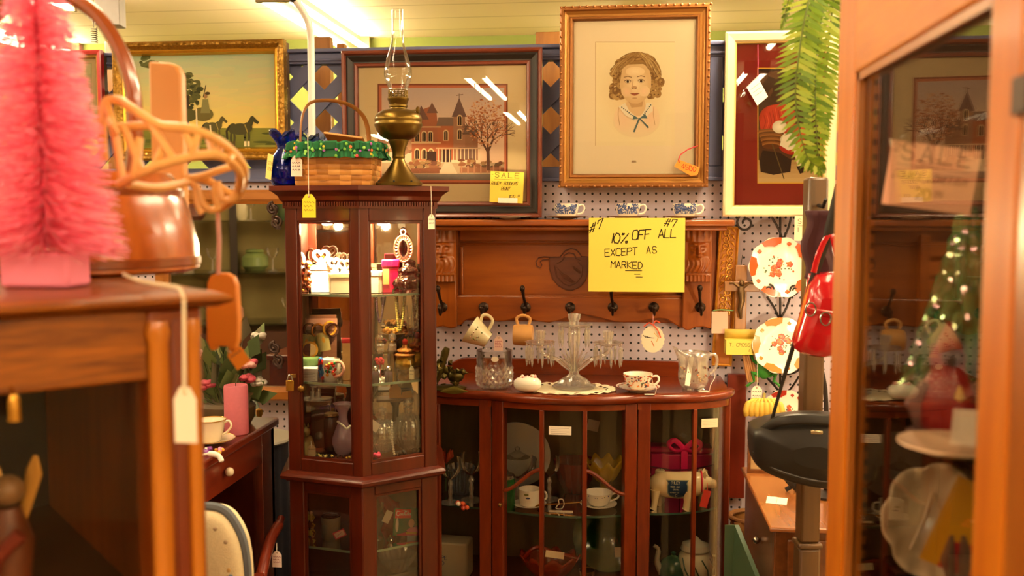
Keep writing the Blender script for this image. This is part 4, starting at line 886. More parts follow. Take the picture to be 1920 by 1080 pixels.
for i in range(46): m.cur = C(rr.choice(bc)); m.ball((rr.uniform(-.018, .018), rr.uniform(-.010, .004), .006+rr.random()*.075), rr.uniform(.004, .007), 8)
B1('bead_bunch', 'bunch of brown and amber beads at the left end of the top shelf', 'beads', m, vcol('bead_glass', .2, .6), cz(568, 2.445, SZ1), kind='') if False else tag(m.build('bead_bunch', vcol('bead_glass', .2, .6)), 'bunch of brown and amber beads at the left end of the top shelf', 'beads').__setattr__('location', cz(571, 2.452, SZ1))
# magenta tin
t = T('magenta_tin', 'magenta lidded tin with a tan label on the top shelf', 'tin', cz(733, 2.49, SZ1), CRZ)
mg = M('#d0104a', .3); MB().box(-.021, -.02, 0, .021, .02, .066).build('body', mg, t, bevel=.002); MB().box(-.023, -.022, .066, .023, .022, .086).build('lid', mg, t, bevel=.003); MB().box(-.02, -.0215, .022, -.004, -.0205, .062).build('paper_label', M('#d9a860', .6), t)
# filigree oval mirror on a dark silver casket
t = T('jewel_casket', 'dark silver repousse casket with curled feet at the right of the top shelf', 'casket', cz(765, 2.475, SZ1), CRZ+R(-15))
cas = bump(M('#4a382c', .22, .9), 120, .7, .004)
MB().lathe([(.020, .008), (.034, .012), (.040, .024), (.036, .034), (.026, .042), (.024, .052), (.027, .056)], 40, flute=.06, nf=9, sx=1.0, sy=.7).build('body', cas, t)
MB().lathe([(.027, .057), (.024, .063), (.010, .068), (.005, .074), (.001, .078)], 30, sy=.7).build('lid', cas, t)
for s in (-1, 1): MB().tube([(s*.026, -.012, .014), (s*.034, -.016, .008), (s*.036, -.016, .003), (s*.032, -.016, .001)], .0032, 6).build('foot', cas, t); MB().tube([(s*.036, 0, .03), (s*.046, 0, .036), (s*.044, 0, .05), (s*.03, 0, .05)], .003, 6).build('handle', cas, t)
t = T('vanity_mirror', 'silver filigree oval vanity mirror standing behind the dark casket', 'mirror', cz(757, 2.545, SZ1), CRZ+R(-10))
fr = MB()
for i in range(22):
    a = 2*pi*i/22; fr.tube([(.019*cos(a)+.005*cos(b), .0, .112+.030*sin(a)+.005*sin(b)) for b in [2*pi*j/10 for j in range(10)]], .0016, 5, True)
fr.tube([(.013*cos(a), 0, .112+.024*sin(a)) for a in [2*pi*i/28 for i in range(28)]], .0024, 6, True); fr.tube([(.025*cos(a), 0, .112+.036*sin(a)) for a in [2*pi*i/28 for i in range(28)]], .0018, 6, True)
fr.tube([(.007*cos(a), 0, .156+.007*sin(a)) for a in [2*pi*i/16 for i in range(16)]], .002, 6, True); fr.build('filigree_frame', M('#8a5f4c', .25, .9), t)
MB().prism([(.012*cos(a), .112+.023*sin(a)) for a in [2*pi*i/28 for i in range(28)]], .001, .0025).build('mirror_glass', MIRROR, t)
MB().tube([(0, .002, .076), (0, .002, .03)], .003, 8).build('stem', silver, t); MB().lathe([(.022, 0), (.020, .006), (.008, .012), (.004, .03)], 20).build('base', silver, t)
# ---------- second shelf
card = lambda nm, lb, px, d, z, w, h, col, dr=None, rz=0, ry=0, rx=0: card_obj(nm, lb, 'card', cz(px, d, z), w, h, col, dr, CRZ+rz, ry, rx)
t = boxthing('white_box', 'white box with fine printed lines, front left of the second shelf', 'box', 581, 2.465, SZ2, .052, .03, .022, white, R(-14), white)
a = loart(); [a.line([(-.02, .004+.0045*i), (.02-.006*(i % 2), .004+.0045*i)], .0007, '#8a7a70') for i in range(6)]; a.mp; o = a.build('printed_lines', PAPER, t, smooth=False); o.location = (0, -.0155, 0)
t = T('porcelain_box', 'green and cream porcelain box with a round mirror lid on the second shelf', 'box', cz(578, 2.505, SZ2), CRZ)
MB().lathe([(.024, .03), (.030, .036), (.031, .05), (.029, .055)], 30, flute=.04, nf=8).build('body', M('#7c9c62', .25, noise=.4, ns=60), t); MB().lathe([(.016, 0), (.02, .004), (.02, .03)], 20).build('pedestal', cream_c, t)
m = MB(); m.X = Matrix.Translation((.004, .012, .072)) @ Matrix.Rotation(R(75), 4, 'X'); m.lathe([(.022, 0), (.0225, .002), (.022, .004)], 28); m.build('lid', goldm, t)
m = MB(); m.X = Matrix.Translation((.004, .010, .072)) @ Matrix.Rotation(R(75), 4, 'X'); m.lathe([(.017, -.001), (.017, .0045)], 24); m.build('mirror_glass', MIRROR, t)
# parrot mug
t = T('parrot_cup', 'cup painted like a parrot in blue red and white on the second shelf', 'cup', cz(619, 2.455, SZ2), CRZ+R(-10))
m = MB(); m.cur = C('#efe6d6'); pr = [(.014, 0), (.018, .004), (.025, .02), (.028, .04), (.026, .058)]
m.lathe(pr, 30); fe = random.Random(3)
m.build('body', PAINTED, t); w_ = MB()
for i in range(40):
    a_ = -pi/2+fe.uniform(-1.4, .1)-.6; z = fe.uniform(.012, .056); r_ = .0265-.4*abs(z-.04)*.2; w_.cur = C(fe.choice(['#16306a', '#1e4a8a', '#2a6a9a', '#b82018', '#24407a'])); w_.ball((r_*cos(a_), r_*sin(a_), z), .0045, 7, sz=1.7)
w_.build('wing', PAINTED, t); w2 = MB()
for i in range(26):
    a_ = -pi/2+fe.uniform(-.2, .9); z = fe.uniform(.02, .05); w2.cur = C(fe.choice(['#c8281c', '#e03a28', '#2a7a3a', '#efe6d6', '#e8a040'])); w2.ball((.0255*cos(a_), .0255*sin(a_), z), .0045, 7)
w2.build('breast', PAINTED, t)
MB().tube(smooth([(.016, -.018, .014), (.034, -.024, .02), (.042, -.024, .036), (.034, -.02, .052), (.018, -.016, .052)]), .0038, 8).build('handle', M('#e9a890', .2), t)
boxthing('red_box', 'tall red box with a gilt picture by the door stile on the second shelf', 'box', 650, 2.47, SZ2, .020, .02, .098, M('#c49a60', .5, noise=.3, ns=50), 0, M('#b01820', .4))
m = MB(); rr = random.Random(12)
for i in range(34): m.ball((rr.uniform(-.03, .03), rr.uniform(-.02, .02), rr.uniform(.004, .02)+.03*rr.random()*(1-i/40)), rr.uniform(.004, .008), 8)
o = B1('shell_heap', 'heap of cream shells behind the parrot cup', 'shells', m, M('#d8c8a0', .4), cz(632, 2.54, SZ2)); o['kind'] = 'stuff'
t = T('jewelry_stand', 'wooden jewelry stand hung with bracelets at the back of the second shelf', 'stand', cz(604, 2.565, SZ2), CRZ)
MB().box(-.045, -.012, 0, .045, .012, .012).build('base', hw, t, bevel=.002); MB().box(-.04, -.003, .012, .04, .003, .16).build('board', M('#7a4a34', .5), t); MB().box(-.042, -.005, .12, .042, .005, .15).build('crossbar', M('#b07a64', .5), t)
for i, (x, z, cc, r_) in enumerate(((-.03, .13, '#5a2c18', .014), (-.008, .125, '#b06a20', .017), (.022, .13, '#c88a28', .018), (.03, .126, '#3a1c10', .017))):
    m = MB(); m.X = Matrix.Translation((x, -.012, z-.006)) @ Matrix.Rotation(R(15+i*8), 4, 'Z'); m.tube([(r_*cos(a_), 0, r_*sin(a_)) for a_ in [2*pi*j/24 for j in range(24)]], .0032, 8, True)
    tag(m.build('bracelet', M(cc, .2, .2)), ['dark brown bangle at the left of the jewelry stand', 'amber bangle left of centre on the jewelry stand', 'gold bangle on the right half of the jewelry stand', 'dark bangle behind the gold one on the jewelry stand'][i], 'bracelet').matrix_world = t.matrix_basis
for i, (px, zz, cc) in enumerate(((574, SZ2+.085, '#a89a62'), (590, SZ2+.08, '#8f8a5a'), (607, SZ2+.09, '#b09a60'))):
    card('jewelry_card', ['olive earring card leaning at the left of the jewelry stand', 'grey green earring card leaning in front of the jewelry stand', 'tan earring card under the amber bangle'][i], px, 2.545, zz, .03, .05, cc, lambda a: a.ell(0, .005, .004, .008, '#c8892c'), R(5*i), R(8-9*i))
# perfume bottles on a glass riser
t = T('glass_riser', 'small clear riser carrying two scent bottles on the second shelf', 'riser', cz(722, 2.50, SZ2), CRZ+R(10))
MB().box(-.036, -.02, .066, .036, .02, .070).build('top', SHELFGLASS, t, smooth=False)
for s in (-1, 1): MB().box(s*.034-.002, -.02, 0, s*.034+.002, .02, .066).build('side', SHELFGLASS, t, smooth=False)
for i, px in enumerate((713, 736)):
    LT('scent_bottle', ['square scent bottle with a ball stopper, left on the glass riser', 'square scent bottle with a ball stopper, right on the glass riser'][i], 'bottle', cz(px, 2.50, SZ2+.0705),
       [('bottle', [(11, 0), (13, 2), (13, 19), (11, 22), (5, 24)], CRY, dict(n=4)), ('collar', [(5, 24), (5.5, 26), (4, 28)], goldm, dict(n=16)), ('stopper', [(2, 28), (8, 31), (11, 37), (9, 44), (3, 48), (.01, 49)], CRY, dict(n=18))], CRZ+pi/4+R(6), 'scent bottles on the riser')
for i, px in enumerate((704, 729)):
    LT('toilet_bottle', ['mauve bottle with a silver ball lid, left under the glass riser', 'mauve bottle with a silver ball lid, right under the glass riser'][i], 'bottle', cz(px, 2.455, SZ2),
       [('bottle', [(9, 0), (10.5, 2), (10.5, 22), (8, 26)], M('#8a6a7a', .1, trans=.7), dict(n=24)), ('lid', [(8, 26), (9, 30), (8, 35), (4, 39), (.01, 40)], silver, dict(n=20))], 0, 'mauve bottles under the riser')
m = MB()
for k in range(9): a_ = 2*pi*k/9; m.ball((.006*cos(a_)*(1+.3*(k % 2)), .006*sin(a_), .004*(k % 3)), .006, 8)
m.tube([(0, 0, 0), (.002, 0, -.04)], .0012, 5); B1('silk_rose', 'small red silk rose behind the mauve bottles', 'flower', m, M('#d0283a', .6), cz(712, 2.475, SZ2+.045))
def pagoda(label, px, d, z, s):
    t = T('gilt_jar', label, 'jar', cz(px, d, z), 0, 'gilt jars on the second shelf', s)
    MB().lathe([(.018, 0), (.020, .004), (.018, .012), (.020, .02), (.021, .028)], 28).build('base', bump(M('#8a5a24', .35, .7, noise=.5, ns=110), 140, .6, .003), t)
    MB().lathe([(.019, .028), (.024, .034), (.026, .046), (.022, .058), (.018, .062)], 32, flute=.03, nf=12).build('body', bump(M('#d8a848', .3, .75), 110, .6, .003), t)
    lid = MB().lathe([(.019, .062), (.027, .064), (.027, .067), (.016, .072), (.021, .076), (.020, .079), (.009, .084), (.006, .092)], 28).build('lid', M('#cf8a48', .25, .7), t)
    MB().ball((0, 0, .099), .008, 14, sz=1.1).build('finial', M('#c03018', .15, trans=.3), lid); return t
pagoda('gilt lidded jar with a red finial, front one on the second shelf', 760, 2.475, SZ2, 1.0); pagoda('gilt lidded jar with a red finial by the right stile of the curio', 783, 2.515, SZ2, 1.12)
LT('bud_vase', 'slim clear bud vase between the gilt jars', 'vase', cz(771, 2.52, SZ2), [('vase', [(14, 0), (14, 3), (8, 8), (5, 20), (5, 90), (7, 130), (11, 160)], CLEAR, dict(n=20, cap=False))])
string_tag('cream ticket tied to the front gilt jar', cz(769, 2.445, SZ2+.055), cz(772, 2.443, SZ2+.040), '#f0dfb0', .013, .034, lines=2)
def beads(name, label, pts, r, mat, n):
    m = MB(); pts = smooth(pts, 8); L_ = [0]
    for a_, b_ in zip(pts[:-1], pts[1:]): L_.append(L_[-1]+(b_-a_).length)
    for k in range(n):
        s = L_[-1]*(k+.5)/n
        for i in range(len(pts)-1):
            if L_[i+1] >= s: m.ball(tuple(pts[i].lerp(pts[i+1], (s-L_[i])/max(1e-9, L_[i+1]-L_[i]))), r, 8); break
    o = tag(m.build(name, mat), label, 'necklace'); return o
beads('bead_necklace', 'purple bead necklace hanging under the top shelf, left of the right pane', [cz(706, 2.46, SZ1-.008), cz(708, 2.46, SZ1-.05), cz(712, 2.46, SZ1-.075), cz(717, 2.46, SZ1-.05), cz(719, 2.46, SZ1-.008)], .0032, M('#5a3a4a', .2), 30)
beads('bead_necklace', 'olive bead necklace hanging under the top shelf near the bud vase', [cz(742, 2.56, SZ1-.008), cz(745, 2.56, SZ1-.07), cz(750, 2.56, SZ1-.11), cz(756, 2.56, SZ1-.07), cz(760, 2.56, SZ1-.008)], .0042, M('#b8a04a', .2), 34)
beads('bead_necklace', 'dark red bead necklace hanging under the top shelf at the right edge', [cz(776, 2.50, SZ1-.008), cz(777, 2.50, SZ1-.06), cz(781, 2.50, SZ1-.10), cz(785, 2.50, SZ1-.06), cz(787, 2.50, SZ1-.008)], .0036, M('#8a3a24', .2), 30)
t = T('gilt_dish', 'gilt shell dish heaped with amber beads under the purple necklace', 'dish', cz(737, 2.585, SZ2), CRZ); MB().lathe([(.012, 0), (.008, .05), (.012, .088), (.03, .1), (.034, .108)], 24, flute=.05, nf=9).build('dish', goldm, t)
m = MB(); rr = random.Random(21)
for i in range(30): m.ball((rr.uniform(-.024, .024), rr.uniform(-.02, .02), .108+rr.uniform(0, .012)), .006, 8)
o = m.build('bead_heap', M('#d08a2c', .2), t); o['kind'] = 'stuff'
m = MB()
for k in range(14): a_ = R(-62+k*9.5); m.tube([(0, 0, 0), (.016*sin(a_), -.003, .02*cos(a_)), (.026*sin(a_), 0, .030*cos(a_))], [.002, .005, .0035], 6)
B1('shell_fan', 'fan of gold shell petals at the left edge of the right pane', 'shell', m, M('#d8a860', .3, .3), cz(702, 2.50, SZ2+.0705+.0), R(10)) if False else None
# ---------- floor of the upper case
t = T('cat_figurine', 'tan carved sitting cat at the bottom left of the lit case', 'figurine', cz(577, 2.465, SZ0), CRZ+R(-40))
catm = M('#b49a62', .45, noise=.12, ns=50)
m = MB(); m.lathe([(.017, 0), (.0185, .006), (.017, .02), (.013, .04), (.0085, .052)], 22, sy=1.25); m.ball((0, -.006, .062), .0125, 16, sz=1.1); m.ball((0, -.016, .058), .0065, 12, sy=1.3)
for s in (-1, 1): m.tube([(s*.006, -.018, .002), (s*.006, -.017, .022), (s*.006, -.012, .04)], [.004, .0036, .005], 8); m.tube([(s*.006, -.003, .072), (s*.008, -.004, .086)], [.0048, .0006], 8)
m.tube([(0, .02, .003), (.014, .016, .003), (.018, 0, .003)], .0035, 8); m.build('body', catm, t, sub=1)
MB().box(-.02, -.024, -.0, .02, .022, .0025).build('base', catm, t)
string_tag('tan ticket leaning against the cat figurine', cz(583, 2.432, SZ0+.044), cz(584, 2.430, SZ0+.034), '#d8b888', .021, .032, lines=1)
lav = M('#9a7c8c', .25, sss=.1)
LT('lavender_vase', 'lavender glass vase with a flared lip by the door stile at the case bottom', 'vase', cz(644, 2.475, SZ0), [('vase', [(17, 0), (22, 6), (29, 28), (28, 44), (20, 66), (13, 84), (11, 98), (13, 112), (21, 128), (26, 134)], lav, dict(n=36, cap=False))])
beads('pearl_necklace', 'pearl necklace looped round the neck of the lavender vase', [cz(640, 2.455, SZ0+.085)+Vector((-.012, .004, .004)), cz(644, 2.446, SZ0+.080), cz(650, 2.45, SZ0+.072), cz(657, 2.46, SZ0+.078)], .0032, M('#efe6d4', .15), 12)
boxthing('tea_canister', 'dark brown canister behind the cat figurine', 'canister', 603, 2.56, SZ0, .05, .045, .115, M('#3a2418', .35), 0, M('#6a4a2c', .35))
LT('brown_jar', 'dark brown jar between the canister and the lavender vase', 'jar', cz(622, 2.52, SZ0), [('jar', [(18, 0), (20, 4), (20, 84), (17, 90)], M('#3c2820', .25), dict(n=28)), ('lid', [(17.5, 90), (19, 92), (18, 98), (4, 102), (.01, 103)], M('#7a5a3a', .3, .6), dict(n=28))])
t = T('glass_tray', 'small glass tray on the canister carrying two shakers', 'tray', cz(595, 2.55, SZ0+.1275), CRZ); MB().lathe([(.034, 0), (.04, .002), (.043, .006)], 30, sy=.6).build('tray', CRY, t)
for i, px in enumerate((586, 597)): LT('salt_shaker', ['silver topped shaker, left on the glass tray', 'silver topped shaker, right on the glass tray'][i], 'shaker', cz(px, 2.55, SZ0+.134), [('body', [(7, 0), (7.5, 12), (6, 18)], CRY, dict(n=16)), ('cap', [(6.5, 18), (7, 22), (4, 27), (.01, 28)], silver, dict(n=16))], 0, 'silver topped shakers')
m = MB(); rr = random.Random(5)
for i in range(40): m.cur = C(rr.choice(['#c8a040', '#3a2c18', '#8a6a2c', '#e8c870', '#1c1610'])); m.ball((rr.uniform(-.05, .05), rr.uniform(-.015, .015), .003), rr.uniform(.002, .004), 7)
o = tag(m.build('loose_beads', vcol('bead_mix', .2, .6)), 'loose beads and chain scattered on the case bottom before the brown jar', 'beads', kind='stuff'); o.location = cz(624, 2.435, SZ0)
# cut glass decanters
def decanter(label, px, d, s, rz):
    t = T('decanter', label, 'decanter', cz(px, d, SZ0), rz, 'cut glass decanters', s); n = 40; m = MB(); vs = []; H_ = 22
    for k in range(H_+1):
        z = .004+.088*k/H_; r0 = .036*sqrt(max(.02, 1-((z-.046)/.047)**2)); r0 = max(r0, .016 if z < .02 else .010)
        for i in range(n): a_ = 2*pi*i/n; q = r0*(1+.05*cos(10*a_+22*z/.1)*cos(10*a_-22*z/.1)); vs.append((q*cos(a_), q*sin(a_)*.62, z))
    m.add(vs, [(k*n+i, k*n+(i+1) % n, (k+1)*n+(i+1) % n, (k+1)*n+i) for k in range(H_) for i in range(n)]+[tuple(range(n-1, -1, -1)), tuple(H_*n+i for i in range(n))])
    m.build('body', CRY, t, ang=20); MB().lathe([(.010, .091), (.009, .098), (.012, .101), (.012, .104), (.009, .105)], 20).build('neck', CRY, t)
    MB().lathe([(.006, .105), (.011, .109), (.013, .116), (.009, .122), (.002, .126)], 12).build('stopper', CRY, t, ang=10); m = MB()
    for k in range(26): a_ = 2*pi*k/26; m.ball((.0375*cos(a_), 0, .046+.045*sin(a_)), .0024, 7)
    m.build('beaded_edge', CRY, t); return t
decanter('round cut glass decanter at the left of the right pane, lower case', 717, 2.475, 1.0, CRZ+R(10)); decanter('round cut glass decanter at the right of the right pane, lower case', 766, 2.51, 1.12, CRZ+R(-14))
beads('pearl_necklace', 'strand of pearls hanging straight down between the two decanters', [cz(735, 2.445, SZ0+.092), cz(735, 2.444, SZ0+.05), cz(737, 2.443, SZ0+.025), cz(740, 2.442, SZ0+.004)], .0036, M('#efe6d4', .15), 14)
card('price_card', 'white card leaning on the left decanter', 702, 2.452, SZ0+.078, .024, .026, '#efe0cc', None, R(-20), R(30))
for i, (px, d_, cc, lb) in enumerate(((709, 2.425, '#c8285a', 'magenta silk flower at the bottom of the lower case'), (752, 2.452, '#2a1a14', 'black bead cluster below the right decanter'), (780, 2.475, '#3a2018', 'black bead cluster at the right end of the lower case'))):
    m = MB(); rr = random.Random(i)
    for k in range(12): a_ = rr.uniform(0, 6.3); m.ball((.008*cos(a_)*rr.random()*1.4, .006*sin(a_), .006+.005*rr.random()), .0055, 8)
    B1('silk_flower' if i == 0 else 'bead_cluster', lb, 'flower' if i == 0 else 'beads', m, M(cc, .4), cz(px, d_, SZ0))
t = T('card_stand', 'mahogany pedestal with an orange house shaped card behind the decanters', 'stand', cz(742, 2.60, SZ0), CRZ); MB().lathe([(.03, 0), (.03, .006), (.01, .014), (.008, .10), (.02, .118)], 20).build('pedestal', mahog, t); MB().box(-.05, -.028, .118, .05, .028, .124).build('tray', mahogh, t)
m = Art(lambda a_, b_, k: (a_, -.01-k*.0001, b_)); m.cur = C('#d8913c'); m.prism([(-.016, .124), (.016, .124), (.016, .150), (0, .168), (-.016, .150)], -.008, -.006); m.prism([(.014, .124), (.048, .124), (.044, .144), (.02, .14)], -.004, -.002); m.build('house_card', PAPER, t, smooth=False)
# ---------- lower case
def lz(px, d): return cz(px, d, SZL)
m = MB(); t = T('figurine_stack', 'gold and brown figurine of stacked children in the dark lower case', 'figurine', lz(581, 2.47), CRZ)
cols = ['#c89a3c', '#8a4a1c', '#e0c060', '#6a3414', '#d8a040']; rr = random.Random(6)
for k in range(4):
    m = MB(); z = k*.021
    for s in (-1, 1):
        m.cur = C(cols[(k+s) % 5]); m.lathe([(.008, 0), (.009, .006), (.005, .014)], 12, (s*.008*(1-k*.15), 0, z)); m.cur = C('#d8a878'); m.ball((s*.008*(1-k*.15), -.002, z+.018), .0048, 10)
        m.cur = C(cols[(k+2) % 5]); m.tube([(s*.008, -.006, z+.011), (s*.014, -.01, z+.008), (s*.010, -.012, z+.002)], .0024, 6)
    m.build('figure', PAINTED, t)
LT('glass_mug', 'frosted glass mug with bright rim in the dark lower case', 'mug', lz(621, 2.50), [('mug', [(20, 0), (23, 4), (25, 40), (26, 62)], M('#b8a890', .3, trans=.5), dict(n=30)), ('rim', [(26, 62), (27, 64), (24, 65), (22, 62)], silver, dict(n=30))])
card_obj('price_card', 'pink edged card leaning on the glass mug', 'card', lz(637, 2.455)+Vector((0, 0, .028)), .032, .02, '#c8485a', lambda a: (a.rect(-.013, -.007, .013, .007, '#e8bfa8'), a.line([(-.008, -.002), (.006, .002)], .001, '#9a6a5a')), CRZ+R(-5), R(-25))
LT('silver_ball', 'silver ornament ball in the lower case', 'ornament', lz(732, 2.47), [('ball', [(1, 0), (6, 2), (8.5, 8), (6, 14), (2, 17)], silver, dict(n=20)), ('cap', [(2.2, 16.5), (2.2, 20), (.5, 21)], goldm, dict(n=10))])
def coke(a):
    a.rect(-.034, -.037, .034, .037, '#1d5a38'); a.rect(-.03, .01, .012, .034, '#cf1a1c'); a.rect(-.0295, .0105, .0115, .0335, '#d81f20')
    lw = .0022
    a.line([(-.020, .028), (-.024, .030), (-.027, .025), (-.026, .019), (-.022, .017), (-.018, .020)], lw, '#f4e8e0'); a.line([(-.020, .028), (-.006, .031), (.006, .029)], .0009, '#f4e8e0')
    for x in (-.0165, -.0125): a.ell(x, .0205, .0022, .003, '#f4e8e0'); a.ell(x, .0205, .0011, .0018, '#d81f20')
    a.line([(-.0095, .0235), (-.0095, .018), (-.0078, .018)], .0012, '#f4e8e0'); a.line([(-.0072, .0205), (-.0058, .0205)], .0012, '#f4e8e0')
    a.line([(-.000, .027), (-.004, .0285), (-.0055, .024), (-.004, .0185), (.000, .019)], lw*.9, '#f4e8e0')
    for x in (.0022, .0088): a.ell(x, .0205, .002, .0028, '#f4e8e0'); a.ell(x, .0205, .001, .0016, '#d81f20')
    a.line([(.0052, .027), (.0056, .018)], .0013, '#f4e8e0'); a.line([(.0108, .023), (.0112, .018)], .0011, '#f4e8e0')
    a.poly([(-.024, -.034), (-.01, -.03), (.02, -.024), (.034, -.02), (.034, -.037), (-.024, -.037)], '#c23a5a'); a.ell(.014, -.004, .008, .012, '#d8a07c'); a.poly([(.0, -.022), (.012, -.016), (.03, -.012), (.032, -.03), (.006, -.03)], '#e07a8a'); a.ell(-.024, -.008, .004, .02, '#d8c8b0'); a.rect(-.0, -.034, .03, -.028, '#d89a40')
card_obj('tin_sign', 'small green tin sign with a red script soda logo in the lower case', 'sign', lz(762, 2.50)+Vector((0, 0, .046)), .068, .074, '#1d5a38', coke, CRZ+R(6), R(3))
m = MB(); m.grid(lambda i, j: (-.03+.06*i+.01*sin(j*5), .01*sin(i*9+j*4), .11*j*(1-.3*i)), 14, 14)
B1('red_cloth', 'red cloth standing behind the green tin sign', 'cloth', m, M('#a01824', .8), lz(735, 2.57), CRZ, solid=.002)
card_obj('price_card', 'tan card tilted left of the green tin sign', 'card', lz(727, 2.48)+Vector((0, 0, .066)), .018, .034, '#c8b09a', None, CRZ, R(25))
LT('cut_bowl', 'cut crystal bowl low in the dark lower case', 'bowl', cz(745, 2.47, SZL-.075), [('bowl', [(20, 0), (24, 3), (44, 30), (50, 46), (47, 46), (40, 30), (20, 8)], CRY, dict(n=40, flute=.04, nf=20))])
LT('glass_compote', 'clear compote standing left of the silver ornament', 'compote', lz(706, 2.50), [('bowl', [(3, 60), (18, 72), (21, 96)], CLEAR, dict(n=24, cap=False)), ('foot', [(16, 0), (16, 2), (4, 8), (3, 60)], CRY, dict(n=24))])
o = MB().prism(ins, SZL-.081, SZL-.075, 'z').build('lower_glass_shelf', SHELFGLASS, curio, smooth=False)
# ================================================================== on the coat rack
def rackpt(px, Y=3.02): p = PYZ(px, Y, RC.z+sz1); return p
ssm = M('#efe6d6', .18, coat=.4)
def saucer_prof(r=.043): return [(.018, 0), (.02, .0015), (.03, .005), (r, .011), (r+.0006, .0122), (r-.002, .012), (.028, .0068), (.016, .0035), (.01, .0035)]
def willow_cup(label, px):
    t = T('cup_and_saucer', label, 'cup and saucer', rackpt(px), 0, 'blue and white cups on the coat rack')
    MB().lathe(saucer_prof(.068), 40).build('saucer', M('#dcc4a4', .2, coat=.4), t)
    cup = MB(); cup.cur = C('#efe4cf'); cup.lathe([(.022, .0045), (.026, .008), (.034, .02), (.038, .036), (.0385, .050), (.0375, .050), (.036, .034), (.03, .016)], 40).build('cup', PAINTED, t)
    a = MB(); rr = random.Random(int(px)); rad = .0388
    def q(an, z, dr=0): 
        r_ = (.0345+(z-.02)/.016*.004 if z < .036 else .0383)+.0006+dr; return (r_*sin(an), -r_*cos(an), z)
    def patch(an0, z0, an1, z1, col): a.cur = C(col); a.add([q(an0, z0), q(an1, z0), q(an1, z1), q(an0, z1)], [(0, 1, 2, 3)])
    for i in range(280):
        an = rr.choice([rr.gauss(-.75, .22), rr.gauss(.55, .2), rr.gauss(-.1, .25), rr.uniform(-1.1, 1.0)]); z = rr.uniform(.017, .047)
        if -.15 < an < .25 and z > .038: continue
        s = rr.uniform(.05, .16); h = rr.uniform(.0012, .0045); patch(an, z, an+s, z+h, rr.choice(['#2c3f74', '#3c5288', '#1f2f5c', '#5a6c9c']))
    for x in (-.15, .02, .18): patch(x, .018, x+.06, .026, '#efe4cf')
    a.build('willow_print', PAINTED, t)
    MB().tube(smooth([(.036, 0, .042), (.05, 0, .046), (.056, 0, .034), (.048, 0, .020), (.034, 0, .018)]), .003, 8).build('handle', ssm, t); return t
for px, lb in ((1062, 'blue willow cup on its saucer, left of the three on the coat rack shelf'), (1177, 'blue willow cup on its saucer above the yellow discount sign'), (1284, 'blue willow cup on its saucer, nearest the carved right corner of the rack')): willow_cup(lb, px)
LT('saucer', 'lone cream saucer on the coat rack shelf under the house print', 'saucer', rackpt(955, 2.99), [('saucer', [(a*1000, b*1000) for a, b in saucer_prof(.07)], ssm, dict(n=40))])
# the discount sign
def disc(a):
    k = .173/173
    def t(s, x, y, h, **kw): a.text(s, (x-1193.5)*.001*1.72, -(y-478)*.001*1.72, h*.00172, '#2a2412', down=False, jit=.035, **kw)
    t('#7', 1109, 441, 15, slope=.5, ital=.2, sp=1.5); t('#7', 1240, 427, 14, slope=-.12, ital=.3, sp=1.4)
    t('10%', 1145, 457, 17, ital=.15, sp=1.35); t('OFF', 1185, 451, 16, ital=.1, slope=.06, sp=1.15); t('ALL', 1231, 448, 15, ital=.1, slope=.02, sp=1.2)
    t('EXCEPT', 1138, 481, 13, sp=1.25, slope=.06); t('AS', 1211, 475, 12, sp=1.4)
    t('MARKED', 1149, 501, 12, sp=1.32, slope=-.03)
    L = lambda x0, y0, x1, y1: a.line([((x0-1193.5)*.00172, -(y0-478)*.00172), ((x1-1193.5)*.00172, -(y1-478)*.00172)], .0022, '#2a2412')
    L(1174, 506, 1203, 506); L(1190, 512, 1200, 512); L(1193, 517, 1204, 517)
sg = PD(1193.5, 478, 3.02); sg = P(1193.5, 478, 2.945); card_obj('discount_sign', 'yellow handwritten discount sign hanging from the coat rack shelf', 'sign', sg, .2905, .225, '#e6d05a', disc, 0, 0, R(-1.5))
# sale card on the house print
def salecard(lines, hx=1.0):
    def dr(a):
        a.text('SALE', -.038, .030, .015, '#4a4420', w=.012, down=False, serif=True, sp=1.75); a.line([(-.04, .024), (.04, .024)], .001, '#4a4420')
        for s, x, y, h in lines: a.text(s, x, y, h, '#3a3418', w=h*.5, down=False, jit=.06, ital=.3, sp=1.3, slope=.02)
    return dr
card_obj('sale_card', 'yellow sale card at the lower right corner of the house print', 'sale card', P(950, 351, 3.025), .106, .097, '#e3c64e', salecard([('-', -.05, .034, .008), ('RANDY SOUDERS', -.05, .006, .010), ('PRINT', -.018, -.010, .010), ('$20', .008, -.034, .010), ('00', .036, -.028, .006)]), 0, R(2.5))
card_obj('paper_slip', 'white paper slip under the yellow sale card', 'slip', P(952, 377, 3.022)+Vector((0, 0, .002)), .062, .016, '#efe2d0', None, 0, R(1))
# cups hanging from the hooks, paper ornament
def hookpos(px): p = P(px, 590, 3.02); return p
def hang_cup(label, px, py, mat, tilt, prof, hl, dm=None, Y=2.985):
    t = T('hanging_cup', label, 'cup', P(px, py, Y)); m = MB(); m.X = Matrix.Rotation(tilt, 4, 'Y'); m.lathe(prof, 36).build('body', mat, t)
    h = MB(); h.X = Matrix.Rotation(tilt, 4, 'Y'); h.tube(smooth(hl), .0048, 8).build('handle', mat, t); return t, m.X
t, X = hang_cup('cream teacup with small flowers hanging by its handle under the left hook', 899, 628, M('#e9dcae', .25, coat=.3), R(-58), [(.018, -.034), (.024, -.033), (.030, -.015), (.040, .015), (.047, .036), (.0455, .036), (.036, .008), (.02, -.03)], [(.036, 0, .018), (.058, 0, .024), (.068, 0, .008), (.060, 0, -.012), (.030, 0, -.016)])
m = MB(); m.X = X; rr = random.Random(4)
